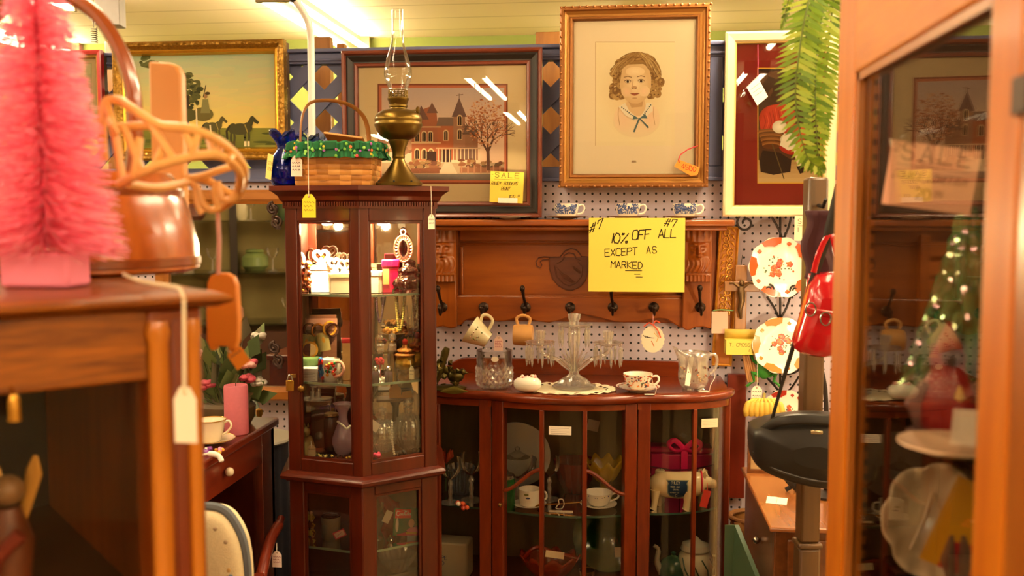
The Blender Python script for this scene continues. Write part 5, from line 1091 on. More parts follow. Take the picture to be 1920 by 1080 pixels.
for i in range(16):
    a_ = rr.uniform(-2.2, -.9); z = rr.uniform(-.005, .02); r_ = .0365+(z)*.3; m.cur = C(rr.choice(['#8a5a3a', '#6a7a3a', '#a06a4a'])); m.ball((r_*cos(a_), r_*sin(a_), z), .0024, 6, sy=.6)
m.build('flower_sprig', PAINTED, t)
hang_cup('tan mug hanging by its handle under the second hook', 983, 628, M('#cf9a58', .35, noise=.12, ns=30), R(-90), [(.026, -.028), (.031, -.026), (.034, 0), (.032, .030), (.0305, .034), (.029, .034), (.03, 0), (.026, -.02)], [(.032, 0, .020), (.052, 0, .024), (.062, 0, .004), (.052, 0, -.018), (.031, 0, -.014)])
t = T('paper_ornament', 'round cream paper ornament with orange ribbon hanging from the sixth hook', 'ornament', P(1224, 636, 3.01))
a = loart(); a.cur = C('#e8d8b8'); pts = [(.036*cos(2*pi*i/40)*(1+.05*cos(i*pi)), .042*sin(2*pi*i/40)) for i in range(40)]; a.prism(pts, 0, .001); a.poly(pts, '#e9dab9')
for i in range(5): a.line([(-.03+.006*i, .012-.002*i), (-.02+.006*i, .004)], .002, '#3a2c24')
a.line([(.004, .02), (.016, .006), (.012, -.008)], .002, '#d8a858'); a.line([(-.004, -.006), (.004, -.022)], .003, '#c87a4a'); a.build('paper_disc', PAPER, t, smooth=False)
MB().tube(smooth([(-.028, -.004, .04), (-.012, -.006, .052), (0, -.008, .046), (.008, -.006, .058), (.022, -.004, .052)]), .002, 6).build('ribbon', M('#d8502c', .6), t)
MB().tube(smooth([(0, -.008, .046), (.014, -.007, .03), (.024, -.005, .006)]), .002, 6).build('ribbon_tail', M('#d8502c', .6), t); MB().tube([(0, -.004, .078), (0, -.006, .048)], .001, 5).build('thread', M('#d8a0a0', .6), t)
# ================================================================== on the china cabinet
def top(px, d): return PZ(px, d, ZB+.0002)
t = T('crystal_jar', 'cut crystal jar with a diamond pattern at the left of the cabinet top', 'jar', top(927, 2.83)); m = MB(); NC, NR = 18, 5
def jr(z): return .040+.0125*min(1, max(0, z)/.018)**.6
for r_ in range(NR):
    z0_, z1_ = .004+.060*r_/NR, .004+.060*(r_+1)/NR
    for c_ in range(NC):
        o_ = .5*(r_ % 2); a0, a1, am = 2*pi*(c_+o_)/NC, 2*pi*(c_+o_+1)/NC, 2*pi*(c_+o_+.5)/NC; zm = (z0_+z1_)/2; pt_ = lambda a_, z_, d_=0: ((jr(z_)+d_)*cos(a_), (jr(z_)+d_)*sin(a_), z_)
        vs_ = [pt_(a0, zm), pt_(am, z0_-.006), pt_(a1, zm), pt_(am, z1_+.006), pt_(am, zm, .0055)]; m.add(vs_, [(0, 1, 4), (1, 2, 4), (2, 3, 4), (3, 0, 4)])
m.lathe([(.036, 0), (.041, .003)], 36); m.build('cut_body', CRY, t, smooth=False)
MB().lathe([(.052, .062), (.0535, .066), (.0535, .112), (.0515, .113), (.050, .110), (.049, .066), (.046, .02), (.036, .008), (.001, .007)], 48, cap=False).build('upper_band', CLEAR, t)
string_tag('pink price ticket standing in the mouth of the crystal jar', top(935, 2.79)+Vector((-.004, -.004, .168)), top(935, 2.79)+Vector((0, -.002, .158)), '#e6c6b8', .026, .042, lines=4, ink='#b0506a')
card_obj('sticker', 'oval white sticker on the crystal jar', 'sticker', top(928, 2.7735)+Vector((0, 0, .093)), .0001, .0001, '#efe6d0', lambda a: a.ell(0, 0, .011, .008, '#efe6d0')) 
# bronze bird with leaves
t = T('bronze_bird', 'dark bronze bird among leaves at the left end of the cabinet top', 'figurine', top(843, 2.80), R(10))
bz = bump(M('#4a4018', .3, .75, noise=.4, ns=40), 60, .3, .002)
m = MB(); m.ball((.018, -.004, .040), .020, 18, sx=1.25, sz=1.0); m.ball((.038, -.008, .052), .0105, 14); m.tube([(.046, -.01, .052), (.056, -.012, .049)], [.004, .0008], 8); m.tube([(0, 0, .044), (-.022, .004, .062), (-.034, .006, .074)], [.014, .012, .004], 10, flat=.5)
for s in (-1, 1): m.tube([(.022, s*.006, .024), (.024, s*.006, .006)], .0024, 6)
m.build('bird', bz, t)
lf = MB(); rr = random.Random(31)
for i in range(15):
    an = rr.uniform(0, 6.3); c_ = Vector((rr.uniform(-.05, .02), rr.uniform(-.02, .02), rr.uniform(.008, .085))); dx, dz = cos(an)*.022, sin(an)*.018
    lf.tube([c_, c_+Vector((dx*.5, -.008, dz*.5)), c_+Vector((dx, -.004, dz))], [.002, .011, .0006], 8, flat=.3)
lf.tube([(-.05, 0, .002), (-.03, 0, .04), (-.012, 0, .11), (-.006, 0, .124)], [.004, .008, .012, .008], 8, flat=.5); lf.build('leaves', bz, t)
MB().lathe([(.05, 0), (.054, .004), (.045, .010), (.02, .014)], 24, (-.008, 0, 0), flute=.1, nf=7, sy=.6).build('base', bz, t)
tag(B1('gilt_leaf', 'green gilt metal leaf lying before the bronze bird', 'leaf', MB().tube([(-.05, 0, .004), (-.01, 0, .009), (.03, 0, .005)], [.002, .012, .001], 8, flat=.35), M('#6a6428', .35, .6), top(858, 2.735)), None)
# doily
t = MB(); n = 72; r1 = random.Random(1); vs = []
rings = [0, .05, .07, .085, .095, .104, .112]
for k, r_ in enumerate(rings):
    for i in range(n): a_ = 2*pi*i/n; q = r_*(1+(.035*abs(sin(a_*9)) if k > 4 else 0)); vs.append((q*cos(a_)*1.24, q*sin(a_)*.86, .0015+(.002*(1+sin(i*1.9))*(k > 3))))
t.add(vs, [(k*n+i, k*n+(i+1) % n, (k+1)*n+(i+1) % n, (k+1)*n+i) for k in range(len(rings)-1) for i in range(n) if not (k == 3 and i % 3 == 0) and not (k == 4 and i % 2 == 0 and i % 3)])
dy = top(1065, 2.80); B1('lace_doily', 'cream lace doily under the glass candelabra', 'doily', t, M('#e9dcb8', .85, noise=.15, ns=200), dy, solid=.0012)
# white trinket egg box
t = T('porcelain_trinket_box', 'small oval white porcelain box with roses on the lid beside the doily', 'box', top(989, 2.745)+Vector((0, 0, .004)))
MB().lathe([(.022, 0), (.034, .006), (.0405, .016), (.041, .022)], 36, sy=.72).build('body', M('#efe8d4', .2, coat=.4, sss=.1), t); MB().lathe([(.041, .0225), (.040, .030), (.030, .039), (.014, .043), (.001, .044)], 36, sy=.72).build('lid', M('#efe8d4', .2, coat=.4, sss=.1), t)
m = MB(); rr = random.Random(2)
for i in range(16): m.cur = C(rr.choice(['#e9d8c0', '#d89a90', '#c8a890', '#e8c8b8'])); m.ball((rr.uniform(-.022, .022), rr.uniform(-.010, .004), .042+rr.uniform(-.003, .004)), .005, 8)
m.build('applied_flowers', PAINTED, t)
# candelabra
cd = T('glass_candelabra', 'clear crystal two armed candelabra hung with prisms on the cabinet top', 'candelabra', top(1076, 2.81)+Vector((0, 0, .004)), R(2)); mmc = 2.81/1800*.001*1000
MB().lathe([(.060, 0), (.064, .004), (.058, .008), (.044, .010)], 48).build('foot_plate', CRY, cd)
MB().lathe([(.044, .010), (.046, .014), (.036, .024), (.022, .032), (.014, .040), (.012, .05)], 32, flute=.10, nf=16).build('foot', CRY, cd, smooth=False)
m = MB()
for k in range(9):
    an = R(-64+k*16); m.tube([(.004*sin(an), 0, .046), (.018*sin(an), -.004, .070), (.052*sin(an), -.003, .062+.066*cos(an))], [.0055, .006, .0015], 5, flat=.6)
m.build('fan_stem', CRY, cd, smooth=False)
for s in (-1, 1):
    arm = MB().tube(smooth([(s*.008, 0, .050), (s*.030, 0, .066), (s*.052, 0, .084), (s*.078, 0, .092), (s*.098, 0, .106), (s*.100, 0, .122)]), .0062, 10).build('arm', CRY, cd)
    MB().lathe([(.008, .122), (.030, .128), (.042, .133), (.043, .136), (.030, .133), (.012, .130), (.010, .140), (.014, .148), (.016, .168), (.014, .168), (.010, .145)], 24, (s*.100, 0, 0), flute=.05, nf=12).build('bobeche', CRY, arm, smooth=False)
    pr = MB()
    for k in range(8):
        a_ = 2*pi*k/8+.2; c_ = (s*.100+.040*cos(a_), .040*sin(a_), .0); pr.lathe([(.001, .132), (.004, .128), (.001, .123)], 6, c_); pr.lathe([(.0008, .122), (.0048, .112), (.0036, .076), (.0004, .062)], 4, c_)
    pr.build('prisms', CRY, arm, smooth=False)['kind'] = 'stuff'
MB().lathe([(.012, .05), (.010, .070), (.011, .110), (.014, .150), (.010, .166), (.008, .172)], 24, flute=.08, nf=8).build('column', CRY, cd)
MB().lathe([(.008, .172), (.034, .180), (.048, .187), (.049, .190), (.034, .186), (.014, .182), (.012, .196), (.016, .204), (.018, .218), (.015, .218), (.011, .200)], 16, flute=.10, nf=8).build('top_bobeche', CRY, cd, smooth=False)
pr = MB()
for k in range(10):
    a_ = 2*pi*k/10; c_ = (.043*cos(a_), .043*sin(a_), 0); pr.lathe([(.001, .186), (.0042, .181), (.001, .176)], 6, c_); pr.lathe([(.0008, .175), (.0048, .166), (.0036, .132), (.0004, .118)], 4, c_)
pr.build('prisms', CRY, cd, smooth=False)['kind'] = 'stuff'
# painted teacup
t = T('teacup_and_saucer', 'painted teacup with red and blue flowers on its saucer, right of the doily', 'cup and saucer', top(1196, 2.77), R(-5))
m = MB(); m.cur = C('#eadfcb'); m.lathe([(.026, 0), (.028, .003), (.04, .006), (.063, .014), (.064, .0155), (.05, .011), (.03, .006), (.02, .006)], 44)
m.build('saucer', PAINTED, t); m = MB(); m.cur = C('#efe3cc'); m.lathe([(.02, .0065), (.024, .010), (.034, .024), (.0405, .040), (.043, .052), (.0418, .052), (.038, .038), (.03, .02)], 44).build('cup', PAINTED, t)
m = MB(); rr = random.Random(14)
for i in range(110):
    a_ = rr.uniform(pi, 2*pi); z = rr.uniform(.016, .050); r_ = .0275+(z-.013)*.42; r_ = min(r_, .0432); m.cur = C(rr.choice(['#8a2418', '#b03a24', '#2a2c50', '#d87a3a', '#3a4a2a', '#c8502c', '#1c1a2c']))
    m.ball((r_*cos(a_), r_*sin(a_), z), rr.uniform(.0018, .0042), 6, sz=rr.uniform(.5, 1))
for i in range(50):
    a_ = rr.uniform(0, 2*pi); m.cur = C(rr.choice(['#8a2418', '#2a2c50', '#c8502c'])); m.ball((.057*cos(a_), .057*sin(a_), .0138), rr.uniform(.002, .004), 6, sz=.3)
o = m.build('painted_flowers', PAINTED, t); o['kind'] = 'stuff'
MB().tube(smooth([(.041, 0, .044), (.056, 0, .046), (.060, 0, .034), (.050, 0, .022), (.036, 0, .022)]), .0032, 8).build('handle', ssm, t)
def flat_tag(label, pos, p0, w, l, rz, col='#efe4d0'):
    t = T('price_tag', label, 'price tag', pos, rz); MB().prism([(-l, -w/2), (-l*.2, -w/2), (0, -w*.15), (0, w*.15), (-l*.2, w/2), (-l, w/2)], .0004, .0014, 'z').build('tag', M(col, .7), t)
    q = Matrix.Rotation(-rz, 3, 'Z') @ (Vector(p0)-Vector(pos)); MB().tube(smooth([(0, 0, .001), (.004, 0, .02), (q.x*1.05+.004, q.y, q.z*.6), (q.x, q.y, q.z)]), .0009, 5).build('string', M('#eadcc8', .8), t); return t
flat_tag('white ticket lying on the cabinet top tied to the painted teacup', top(1228, 2.715), top(1222, 2.76)+Vector((0, 0, .04)), .016, .03, R(5))
# glass pitcher
t = T('glass_pitcher', 'clear glass cream pitcher on small feet at the right of the cabinet top', 'pitcher', top(1300, 2.79), R(15))
m = MB(); n = 48; vs = []; pf = [(.030, .010), (.036, .014), (.042, .03), (.044, .05), (.042, .07), (.0405, .085), (.044, .100), (.047, .112)]
for k, (r_, z) in enumerate(pf):
    w = max(0, (k-4)/3)
    for i in range(n): a_ = 2*pi*i/n; s = max(0, -cos(a_))**5*w; q = r_*(1+.03*cos(a_*8)*(k < 6))*(1+.35*s); vs.append((q*cos(a_), q*sin(a_), z+.018*s))
m.add(vs, [(k*n+i, k*n+(i+1) % n, (k+1)*n+(i+1) % n, (k+1)*n+i) for k in range(len(pf)-1) for i in range(n)]+[tuple(range(n-1, -1, -1))]); m.build('body', CRY, t, solid=.003, ang=60)
for k in range(4): a_ = pi/4+k*pi/2; MB().lathe([(.008, 0), (.0095, .004), (.005, .014)], 12, (.026*cos(a_), .026*sin(a_), 0), flute=.15, nf=5).build('foot', CRY, t)
MB().tube(smooth([(.044, 0, .100), (.064, 0, .104), (.072, 0, .085), (.064, 0, .058), (.043, 0, .042)]), .0045, 8, flat=.7).build('handle', CRY, t)
m = MB(); rr = random.Random(6)
for i in range(30):
    a_ = rr.uniform(pi*1.05, 1.95*pi); z = rr.uniform(.03, .075); m.cur = C(rr.choice(['#8a2c24', '#c86a3a', '#d8b070', '#6a3a2a'])); m.ball((.0455*cos(a_), .0455*sin(a_), z), rr.uniform(.0014, .003), 6)
m.build('enamel_flowers', PAINTED, t)
card_obj('paper_slip', 'white paper slip leaning in the mouth of the glass pitcher', 'slip', top(1292, 2.75)+Vector((0, 0, .062)), .014, .085, '#efe2cc', None, R(10), R(12), R(-14))
flat_tag('white ticket lying beside the glass pitcher', top(1330, 2.765), top(1337, 2.80)+Vector((0, 0, .06)), .020, .032, R(10))
# ================================================================== inside the china cabinet
def bs(px, d): return PZ(px, d, BS+.0003)
def bl(px, d): return PZ(px, d, BS0+.0003)
GLS = CLEAR
def goblet(label, px, d, s=1, z=0):
    return LT('goblet', label, 'goblet', bs(px, d)+Vector((0, 0, z)), [('bowl', [(4, 72), (20, 82), (31, 100), (34, 122), (32, 138)], GLS, dict(n=30, cap=False)), ('stem', [(29, 0), (30, 2), (8, 6), (5, 20), (8, 34), (5, 48), (9, 60), (4, 72)], CRY, dict(n=24))], 0, 'clear goblets', s)
goblet('clear glass goblet behind the left glass of the china cabinet', 845, 2.86)
goblet('clear glass goblet half hidden by the left post of the china cabinet', 884, 2.89, 1.05)
goblet('faceted goblet behind the glazing bar of the centre door', 1030, 2.90, .95)
t = T('footed_compote', 'wide clear footed compote behind the green jar in the centre door', 'compote', bs(970, 2.905)); MB().lathe([(.010, .058), (.040, .072), (.056, .10), (.060, .125)], 40, cap=False, flute=.02, nf=16).build('bowl', GLS, t); MB().lathe([(.036, 0), (.036, .003), (.010, .010), (.008, .04), (.010, .058)], 24).build('foot', CRY, t)
MB().lathe([(.010, .126), (.040, .130), (.020, .142), (.006, .150), (.009, .158), (.001, .164)], 30).build('lid', GLS, t)
t = T('blue_plate', 'large pale plate with a blue flower standing at the back of the centre door', 'plate', bs(968, 2.995)+Vector((0, 0, .112)), 0, None, 1, R(-82))
m = MB(); m.cur = C('#a8a49c'); m.lathe([(.06, -.008), (.075, -.004), (.108, .006), (.109, .008), (.075, -.001), (.05, -.004)], 48); m.build('plate', PAINTED, t)
m = MB(); rr = random.Random(7)
for i in range(40): a_ = rr.gauss(-.3, .4); r_ = rr.uniform(.05, .10); m.cur = C(rr.choice(['#2a3458', '#3c4a70', '#56603a', '#222848'])); m.ball((r_*cos(a_), r_*sin(a_)*.8, .004), rr.uniform(.004, .010), 8, sz=.25)
for i in range(14): a_ = rr.gauss(2.4, .5); r_ = rr.uniform(.05, .10); m.cur = C('#4a4a60'); m.ball((r_*cos(a_), r_*sin(a_), .004), rr.uniform(.003, .006), 8, sz=.25)
m.build('flower_decoration', PAINTED, t)
LT('green_jar', 'dark green glass jar with a silver lid behind the centre door', 'jar', bs(951, 2.81), [('jar', [(22, 0), (24, 4), (24.5, 80), (21, 90)], M('#1c7a34', .06, trans=.6), dict(n=30)), ('lid', [(21, 90), (22.5, 92), (22.5, 101), (19, 104), (.01, 104.5)], silver, dict(n=30))])
t = T('mustache_cup', 'white cup with a small gold and blue crest on a saucer in the centre door', 'cup and saucer', bs(993, 2.82)); MB().lathe(saucer_prof(.050), 36).build('saucer', ssm, t); MB().lathe([(.024, .005), (.030, .009), (.034, .03), (.034, .056), (.0325, .056), (.031, .02)], 36).build('cup', ssm, t)
m = MB(); m.cur = C('#7a7a3a'); m.ball((-.006, -.0335, .046), .008, 8, sy=.15, sz=.45); m.cur = C('#2c3a6a'); m.ball((-.002, -.034, .036), .007, 8, sy=.15, sz=.4); m.build('crest', PAINTED, t)
MB().tube(smooth([(.032, 0, .048), (.048, 0, .046), (.05, 0, .028), (.032, 0, .018)]), .003, 8).build('handle', ssm, t)
t = T('brass_spoon', 'brass spoon with a white bow lying on the glass shelf of the centre door', 'spoon', bs(1055, 2.80)); MB().tube([(-.06, 0, .012), (0, 0, .016), (.065, 0, .024)], .0022, 6).build('handle', brass, t); MB().ball((-.075, 0, .009), .016, 14, sx=1.3, sz=.3).build('bowl', brass, t); MB().tube(smooth([(-.01, -.004, .016), (-.02, -.006, .004), (-.004, -.006, .002), (.004, -.004, .014), (.0, -.004, .03), (-.012, -.004, .028), (-.01, -.004, .016)]), .0016, 6).build('bow', M('#d8ccb8', .6), t)
card_obj('paper_slip', 'white slip lying at the front of the glass shelf in the centre door', 'slip', bs(1052, 2.765)+Vector((0, 0, .003)), .07, .010, '#cfc0a8', None, 0, 0, R(-70))
t = LT('red_bowl', 'dark red pressed glass bowl standing on edge in the centre door', 'bowl', bs(1078, 2.97), [('bowl', [(30, 0), (34, 4), (50, 40), (62, 84), (66, 104)], M('#7a1c10', .12, trans=.35), dict(n=40, flute=.04, nf=18, cap=False))])
def gbowl():
    m = MB(); n = 60; vs = []
    for k in range(7):
        r_ = .014+.046*(k/6)**.8; z = .004+.066*(k/6)**1.4
        for i in range(n): a_ = 2*pi*i/n; q = r_*(1+.05*(k/6)*cos(a_*9)); vs.append((q*cos(a_), q*sin(a_), z+.010*(k/6)*cos(a_*9)))
    m.add(vs, [(k*n+i, k*n+(i+1) % n, (k+1)*n+(i+1) % n, (k+1)*n+i) for k in range(6) for i in range(n)]+[tuple(range(n-1, -1, -1))]); return m
t = T('amber_bowl', 'yellow amber ruffled bowl on a foot at the right of the centre door', 'bowl', bs(1133, 2.90)); MB().lathe([(.03, 0), (.03, .004), (.012, .012), (.012, .052)], 24).build('foot', M('#b8901c', .1, trans=.5), t); o = gbowl().build('bowl', M('#c9a01c', .12, trans=.35), t, solid=.002); o.location = (0, 0, .05)
t = T('flowered_cup', 'white cup with violet sprigs on its saucer at the right of the centre door', 'cup and saucer', bs(1122, 2.82)); MB().lathe(saucer_prof(.055), 36).build('saucer', ssm, t); MB().lathe([(.020, .005), (.030, .012), (.041, .036), (.043, .046), (.0415, .046), (.03, .016)], 36).build('cup', ssm, t)
m = MB(); rr = random.Random(3)
for i in range(20): a_ = rr.uniform(1.15*pi, 1.85*pi); z = rr.uniform(.018, .042); m.cur = C(rr.choice(['#4a4a8a', '#4a6a4a', '#6a5a9a'])); m.ball(((.0215+z*.47)*cos(a_), (.0215+z*.47)*sin(a_), z), .0024, 6)
m.build('violet_sprigs', PAINTED, t); MB().tube(smooth([(.04, 0, .04), (.056, 0, .044), (.058, 0, .03), (.034, 0, .018)]), .003, 8).build('handle', ssm, t)
card_obj('price_card', 'grey card leaning high at the right of the centre door', 'card', PZ(1112, 2.93, .895), .036, .034, '#9a8a7a', None, 0, R(12), R(-10))

card_obj('paper_label', 'white printed label on the glass of the centre door', 'label', PZ(1050, BY, 0)*0+Vector((PD(1050, 808, 2.695).x, BY+front(PD(1050, 808, 2.695).x-BX)-.0028, PD(1050, 808, 2.695).z)), .064, .025, '#efe4d0', lambda a: [a.line([(-.026, .007-.005*i), (.026-.008*(i % 2), .007-.005*i)], .0007, '#8a7a6a') for i in range(4)], 0, R(.5))
t = T('orange_flower', 'orange paper flower in a small vase behind the left glass', 'flower', bs(836, 2.95)); MB().lathe([(.018, 0), (.022, .02), (.012, .06), (.014, .08)], 20).build('vase', GLS, t)
m = MB()
for k in range(7): a_ = 2*pi*k/7; m.tube([(0, 0, .10), (.018*cos(a_), .012*sin(a_), .124), (.022*cos(a_), .014*sin(a_), .142)], [.003, .009, .001], 8, flat=.4)
m.build('petals', M('#b8441c', .5), t); MB().tube([(0, 0, .01), (0, 0, .11)], .0018, 6).build('stalk', M('#3a5a24', .6), t)
m = MB(); rr = random.Random(3)
for i in range(12): m.cur = C(rr.choice(['#d8c8b0', '#c8502c', '#d87a4a', '#b8402a'])); m.ball((rr.uniform(-.022, .022), rr.uniform(-.010, .01), rr.uniform(.005, .02)), .007, 8)
B1('silk_flower', 'small red and white silk flower lying before the left goblet', 'flower', m, PAINTED, bs(866, 2.80))
t = T('ribbed_vase', 'pale pleated glass vase behind the left goblet', 'vase', bs(864, 2.97)); MB().lathe([(.026, 0), (.032, .01), (.036, .06), (.044, .085)], 40, flute=.06, nf=14, cap=False).build('vase', M('#8a96a0', .2, trans=.6), t)
# pig bank
pg = T('pig_bank', 'cream pottery pig bank with a blue shield behind the right glass', 'pig bank', bs(1277, 2.81), R(2), None, .93)
pm = M('#e0c89a', .22, coat=.5); K = 2.80/1800
def q(px, py): return ((px-1282)*K, (945-py)*K)
m = MB(); st = [(1218, 885, 9), (1222, 888, 17), (1232, 893, 24), (1250, 896, 27), (1275, 897, 28), (1298, 896, 28), (1312, 893, 26), (1322, 890, 22), (1330, 889, 16), (1338, 891, 12), (1346, 893, 10), (1350, 893, 9)]
m.tube([(q(x, y)[0], 0, q(x, y)[1]) for x, y, r_ in st], [r_*K for x, y, r_ in st], 24, flat=.82, up=(0, 0, 1)); m.build('body', pm, pg)
for x, s in ((1228, -1), (1240, 1), (1294, -1), (1304, 1)):
    a, b = q(x, 905); e, f = q(x-3, 944); MB().tube([(a, s*.020, b), ((a+e)/2, s*.022, .026), (e, s*.022, .006), (e-.002, s*.022, .001)], [.017, .0105, .0105, .0125], 14).build('leg', pm, pg)
for s in (-1, 1):
    a, b = q(1328, 872); MB().tube([(a-.004, s*.014, b-.008), (a+.004, s*.020, b+.006), (a+.012, s*.022, b-.004)], [.009, .008, .001], 8, flat=.4).build('ear', pm, pg)
a, b = q(1351, 893); MB().ball((a, 0, b), .0125, 14, sx=.35).build('snout', M('#d8a878', .3), pg); a, b = q(1334, 886); MB().ball((a, -.0135, b), .0022, 8).build('eye', M('#1a1210', .2), pg)
a, b = q(1217, 884); MB().tube([(a+.012*0, 0, b), (a-.008, .004, b+.008), (a-.004, .008, b+.014), (a+.002, .002, b+.012)], .0024, 6).build('tail', pm, pg)
a, b = q(1270, 900); cx, cz_ = q(1273, 897); 
def onp(x, z, k): # project on pig flank
    dz = (z-q(0, 896.5)[1])/(28*K); y = -.82*28*K*sqrt(max(.05, 1-dz*dz)); return (x, y-.0008-k*.00006, z)
ar = Art(onp)
def subpoly(pts, col, n=14):
    zs = [p[1] for p in pts]; ar.cur = C(col); ar.k += 1; z0, z1 = min(zs), max(zs)
    def span(z):
        xs = []
        for (x0, y0), (x1, y1) in zip(pts, pts[1:]+pts[:1]):
            if (y0-z)*(y1-z) < 0: xs.append(x0+(x1-x0)*(z-y0)/(y1-y0))
        return (min(xs), max(xs)) if xs else None
    rows = [(z0+(z1-z0)*(i+.01 if i == 0 else i-.01 if i == n else i)/n) for i in range(n+1)]
    for za, zb in zip(rows[:-1], rows[1:]):
        A_, B_ = span(za), span(zb)
        if A_ and B_: ar.add([onp(A_[0], za, ar.k), onp(A_[1], za, ar.k), onp(B_[1], zb, ar.k), onp(B_[0], zb, ar.k)], [(0, 1, 2, 3)])
shd = [(1249, 881), (1252, 886), (1250, 892), (1251, 908), (1256, 916), (1265, 920), (1272, 922), (1280, 920), (1289, 916), (1293, 908), (1294, 892), (1292, 886), (1295, 881)]
subpoly([q(*p) for p in shd], '#8a9078'); subpoly([q(1272+(x-1272)*.9, 900+(y-900)*.9) for x, y in shd], '#1f3550')
for s, x, y, h in (('RILEY', 1260, 889, 5), ('FEED AND', 1258, 896, 3), ('GRAIN', 1263, 902, 3.2), ('MEMBER CO', 1257, 908, 2.6)): ar.text(s, q(x, y)[0], q(x, y)[1], h*K, '#c8c4a0', w=h*K*.62, down=False)
ar.text('C', q(1268, 917)[0], q(1268, 917)[1], 6*K, '#c8c4a0', down=False); ar.build('shield_print', PAPER, pg, smooth=False)
MB().tube([(q(1322, 890)[0]+.022*K*0, 21.5*K*.86*cos(a_), q(1322, 890)[1]+21.5*K*1.04*sin(a_)) for a_ in [2*pi*i/28 for i in range(28)]], .0028, 6, True).build('ribbon', M('#c81c34', .5), pg)
tt = T('price_tag', 'red neon ticket hanging from the neck of the pig bank', 'price tag', bs(1326, 2.765)+Vector((0, 0, .066))); m = MB(); m.X = Matrix.Rotation(R(-14), 4, 'Y') @ Matrix.Rotation(pi, 4, 'Y') @ Matrix.Rotation(R(28), 4, 'Y'); m.box(-.011, -.0004, -.0, .011, .0004, .052); m.build('tag', M('#ef4a3c', .6, emit=0), tt); MB().tube([(0, 0, 0), (.0, .008, .02)], .0008, 5).build('string', M('#e85a4a', .7), tt)
t = T('hat_box', 'magenta ribbon wrapped box behind the pig bank', 'gift box', bs(1275, 2.955)); hb = M('#9a1440', .35); MB().box(-.095, -.03, 0, .095, .03, .135).build('box', hb, t, bevel=.006); MB().box(-.098, -.033, .135, .098, .033, .155).build('lid', hb, t, bevel=.006)
m = MB()
for s in (-1, 1): m.tube(smooth([(.01, -.036, .15), (.01+s*.03, -.045, .18), (.01+s*.05, -.042, .165), (.01+s*.03, -.04, .145), (.01, -.036, .15)]), .008, 8, flat=.35)
m.box(.0, -.036, .0, .02, -.031, .15); m.build('bow', M('#d01a58', .35), t); m = MB()
m.tube([(-.1, -.037, .095), (-.03, -.038, .085), (.03, -.038, .088), (.1, -.037, .105)], .0022, 6); m.build('cord', M('#4a0a20', .5), t)
for i, px in enumerate((1237, 1317)): LT('candle_stub', ['cream candle stub behind the back of the pig bank', 'cream candle stub behind the head of the pig bank'][i], 'candle', PZ(px, 2.865, BS+.0003), [('candle', [(14, 0), (15, 4), (15, 98), (13, 101), (2, 100)], M('#c8b890', .5, sss=.2), dict(n=20)), ('wick', [(1, 100), (1, 106)], M('#2a201a', .8), dict(n=8))])
card_obj('paper_label', 'white label on the glass above the pig bank', 'label', Vector((PD(1328, 787, 2.79).x, 0, PD(1328, 787, 2.79).z))+Vector((0, BY+front(PD(1328, 787, 2.79).x-BX)-.003, 0)), .050, .026, '#e8d4b0', lambda a: [a.line([(-.02, .006-.005*i), (.02, .006-.005*i)], .0006, '#b09a7a') for i in range(3)], R(18))
# lower compartment
t = T('white_carton', 'white carton with blue lettering at the bottom of the left glass', 'carton', bl(850, 2.93), R(-5)); MB().box(-.055, -.04, 0, .055, .04, .115).build('carton', M('#b8a888', .6), t, bevel=.006); a = Art(lambda x, y, k: (x, -.0402-k*.00005, y)); a.rect(-.055, .045, -.042, .08, '#2a4a9a')
a.text('ED', -.035, .045, .012, '#3a4a7a', down=False); a.text('APE', -.035, .062, .012, '#3a4a7a', down=False); a.build('lettering', PAPER, t, smooth=False)
m = MB(); rr = random.Random(3)
for i in range(24): m.cur = C(rr.choice(['#a86a1c', '#8a2a14', '#d8a030', '#5a1c10', '#c8b090'])); m.ball((rr.uniform(-.04, .04), rr.uniform(-.02, .02), rr.uniform(.006, .03)), rr.uniform(.005, .010), 8)
o = B1('brooch_heap', 'heap of red and gold brooches before the white carton', 'brooches', m, vcol('brooch', .25, .7), bl(862, 2.80)); o['kind'] = 'stuff'
amb = M('#b02c08', .08, trans=.55); t = T('amber_basket', 'orange red glass basket low in the centre door', 'glass basket', bl(1030, 2.85)); m = gbowl(); o = m.build('bowl', amb, t, solid=.003); o.scale = (1.5, 1, 1.0); o.location = (0, 0, .02); MB().lathe([(.03, 0), (.034, .004), (.016, .024)], 24).build('foot', amb, t)
MB().tube(smooth([(-.08, 0, .08), (-.04, 0, .115), (.02, 0, .10), (.085, 0, .085)]), .007, 8).build('handle', amb, t)
card_obj('price_card', 'cream card resting on the orange red glass basket', 'card', bl(1040, 2.80)+Vector((0, 0, .112)), .056, .020, '#d8c09a', None, 0, R(6), R(-30))
LT('green_bowl', 'large dark green glass bowl standing on edge at the right of the centre door', 'bowl', bl(1140, 2.95)+Vector((0, .02, .115)), [('bowl', [(3, -10), (60, -6), (100, 8), (112, 22), (108, 22), (60, 0), (3, -4)], M('#1c4a10', .1, trans=.4), dict(n=48))]).rotation_euler[0] = R(78)
card_obj('price_card', 'tan square card on the dark green bowl', 'card', bl(1160, 2.84)+Vector((0, 0, .105)), .026, .03, '#c0a88a', None, 0, R(-3), R(-8))
card_obj('price_card', 'dim brown card high on the back panel of the centre door', 'card', bl(1066, 3.03)+Vector((0, 0, .22)), .026, .034, '#a88a5a', None, 0, R(-5))
LT('amber_tumbler', 'clear tumbler with a gilt rim low in the centre door', 'tumbler', bl(1100, 2.80), [('tumbler', [(18, 0), (20, 3), (24, 64)], CLEAR, dict(n=24, cap=False)), ('rim', [(24, 64), (24.5, 66), (23.5, 66), (23.5, 64)], goldm, dict(n=24))])
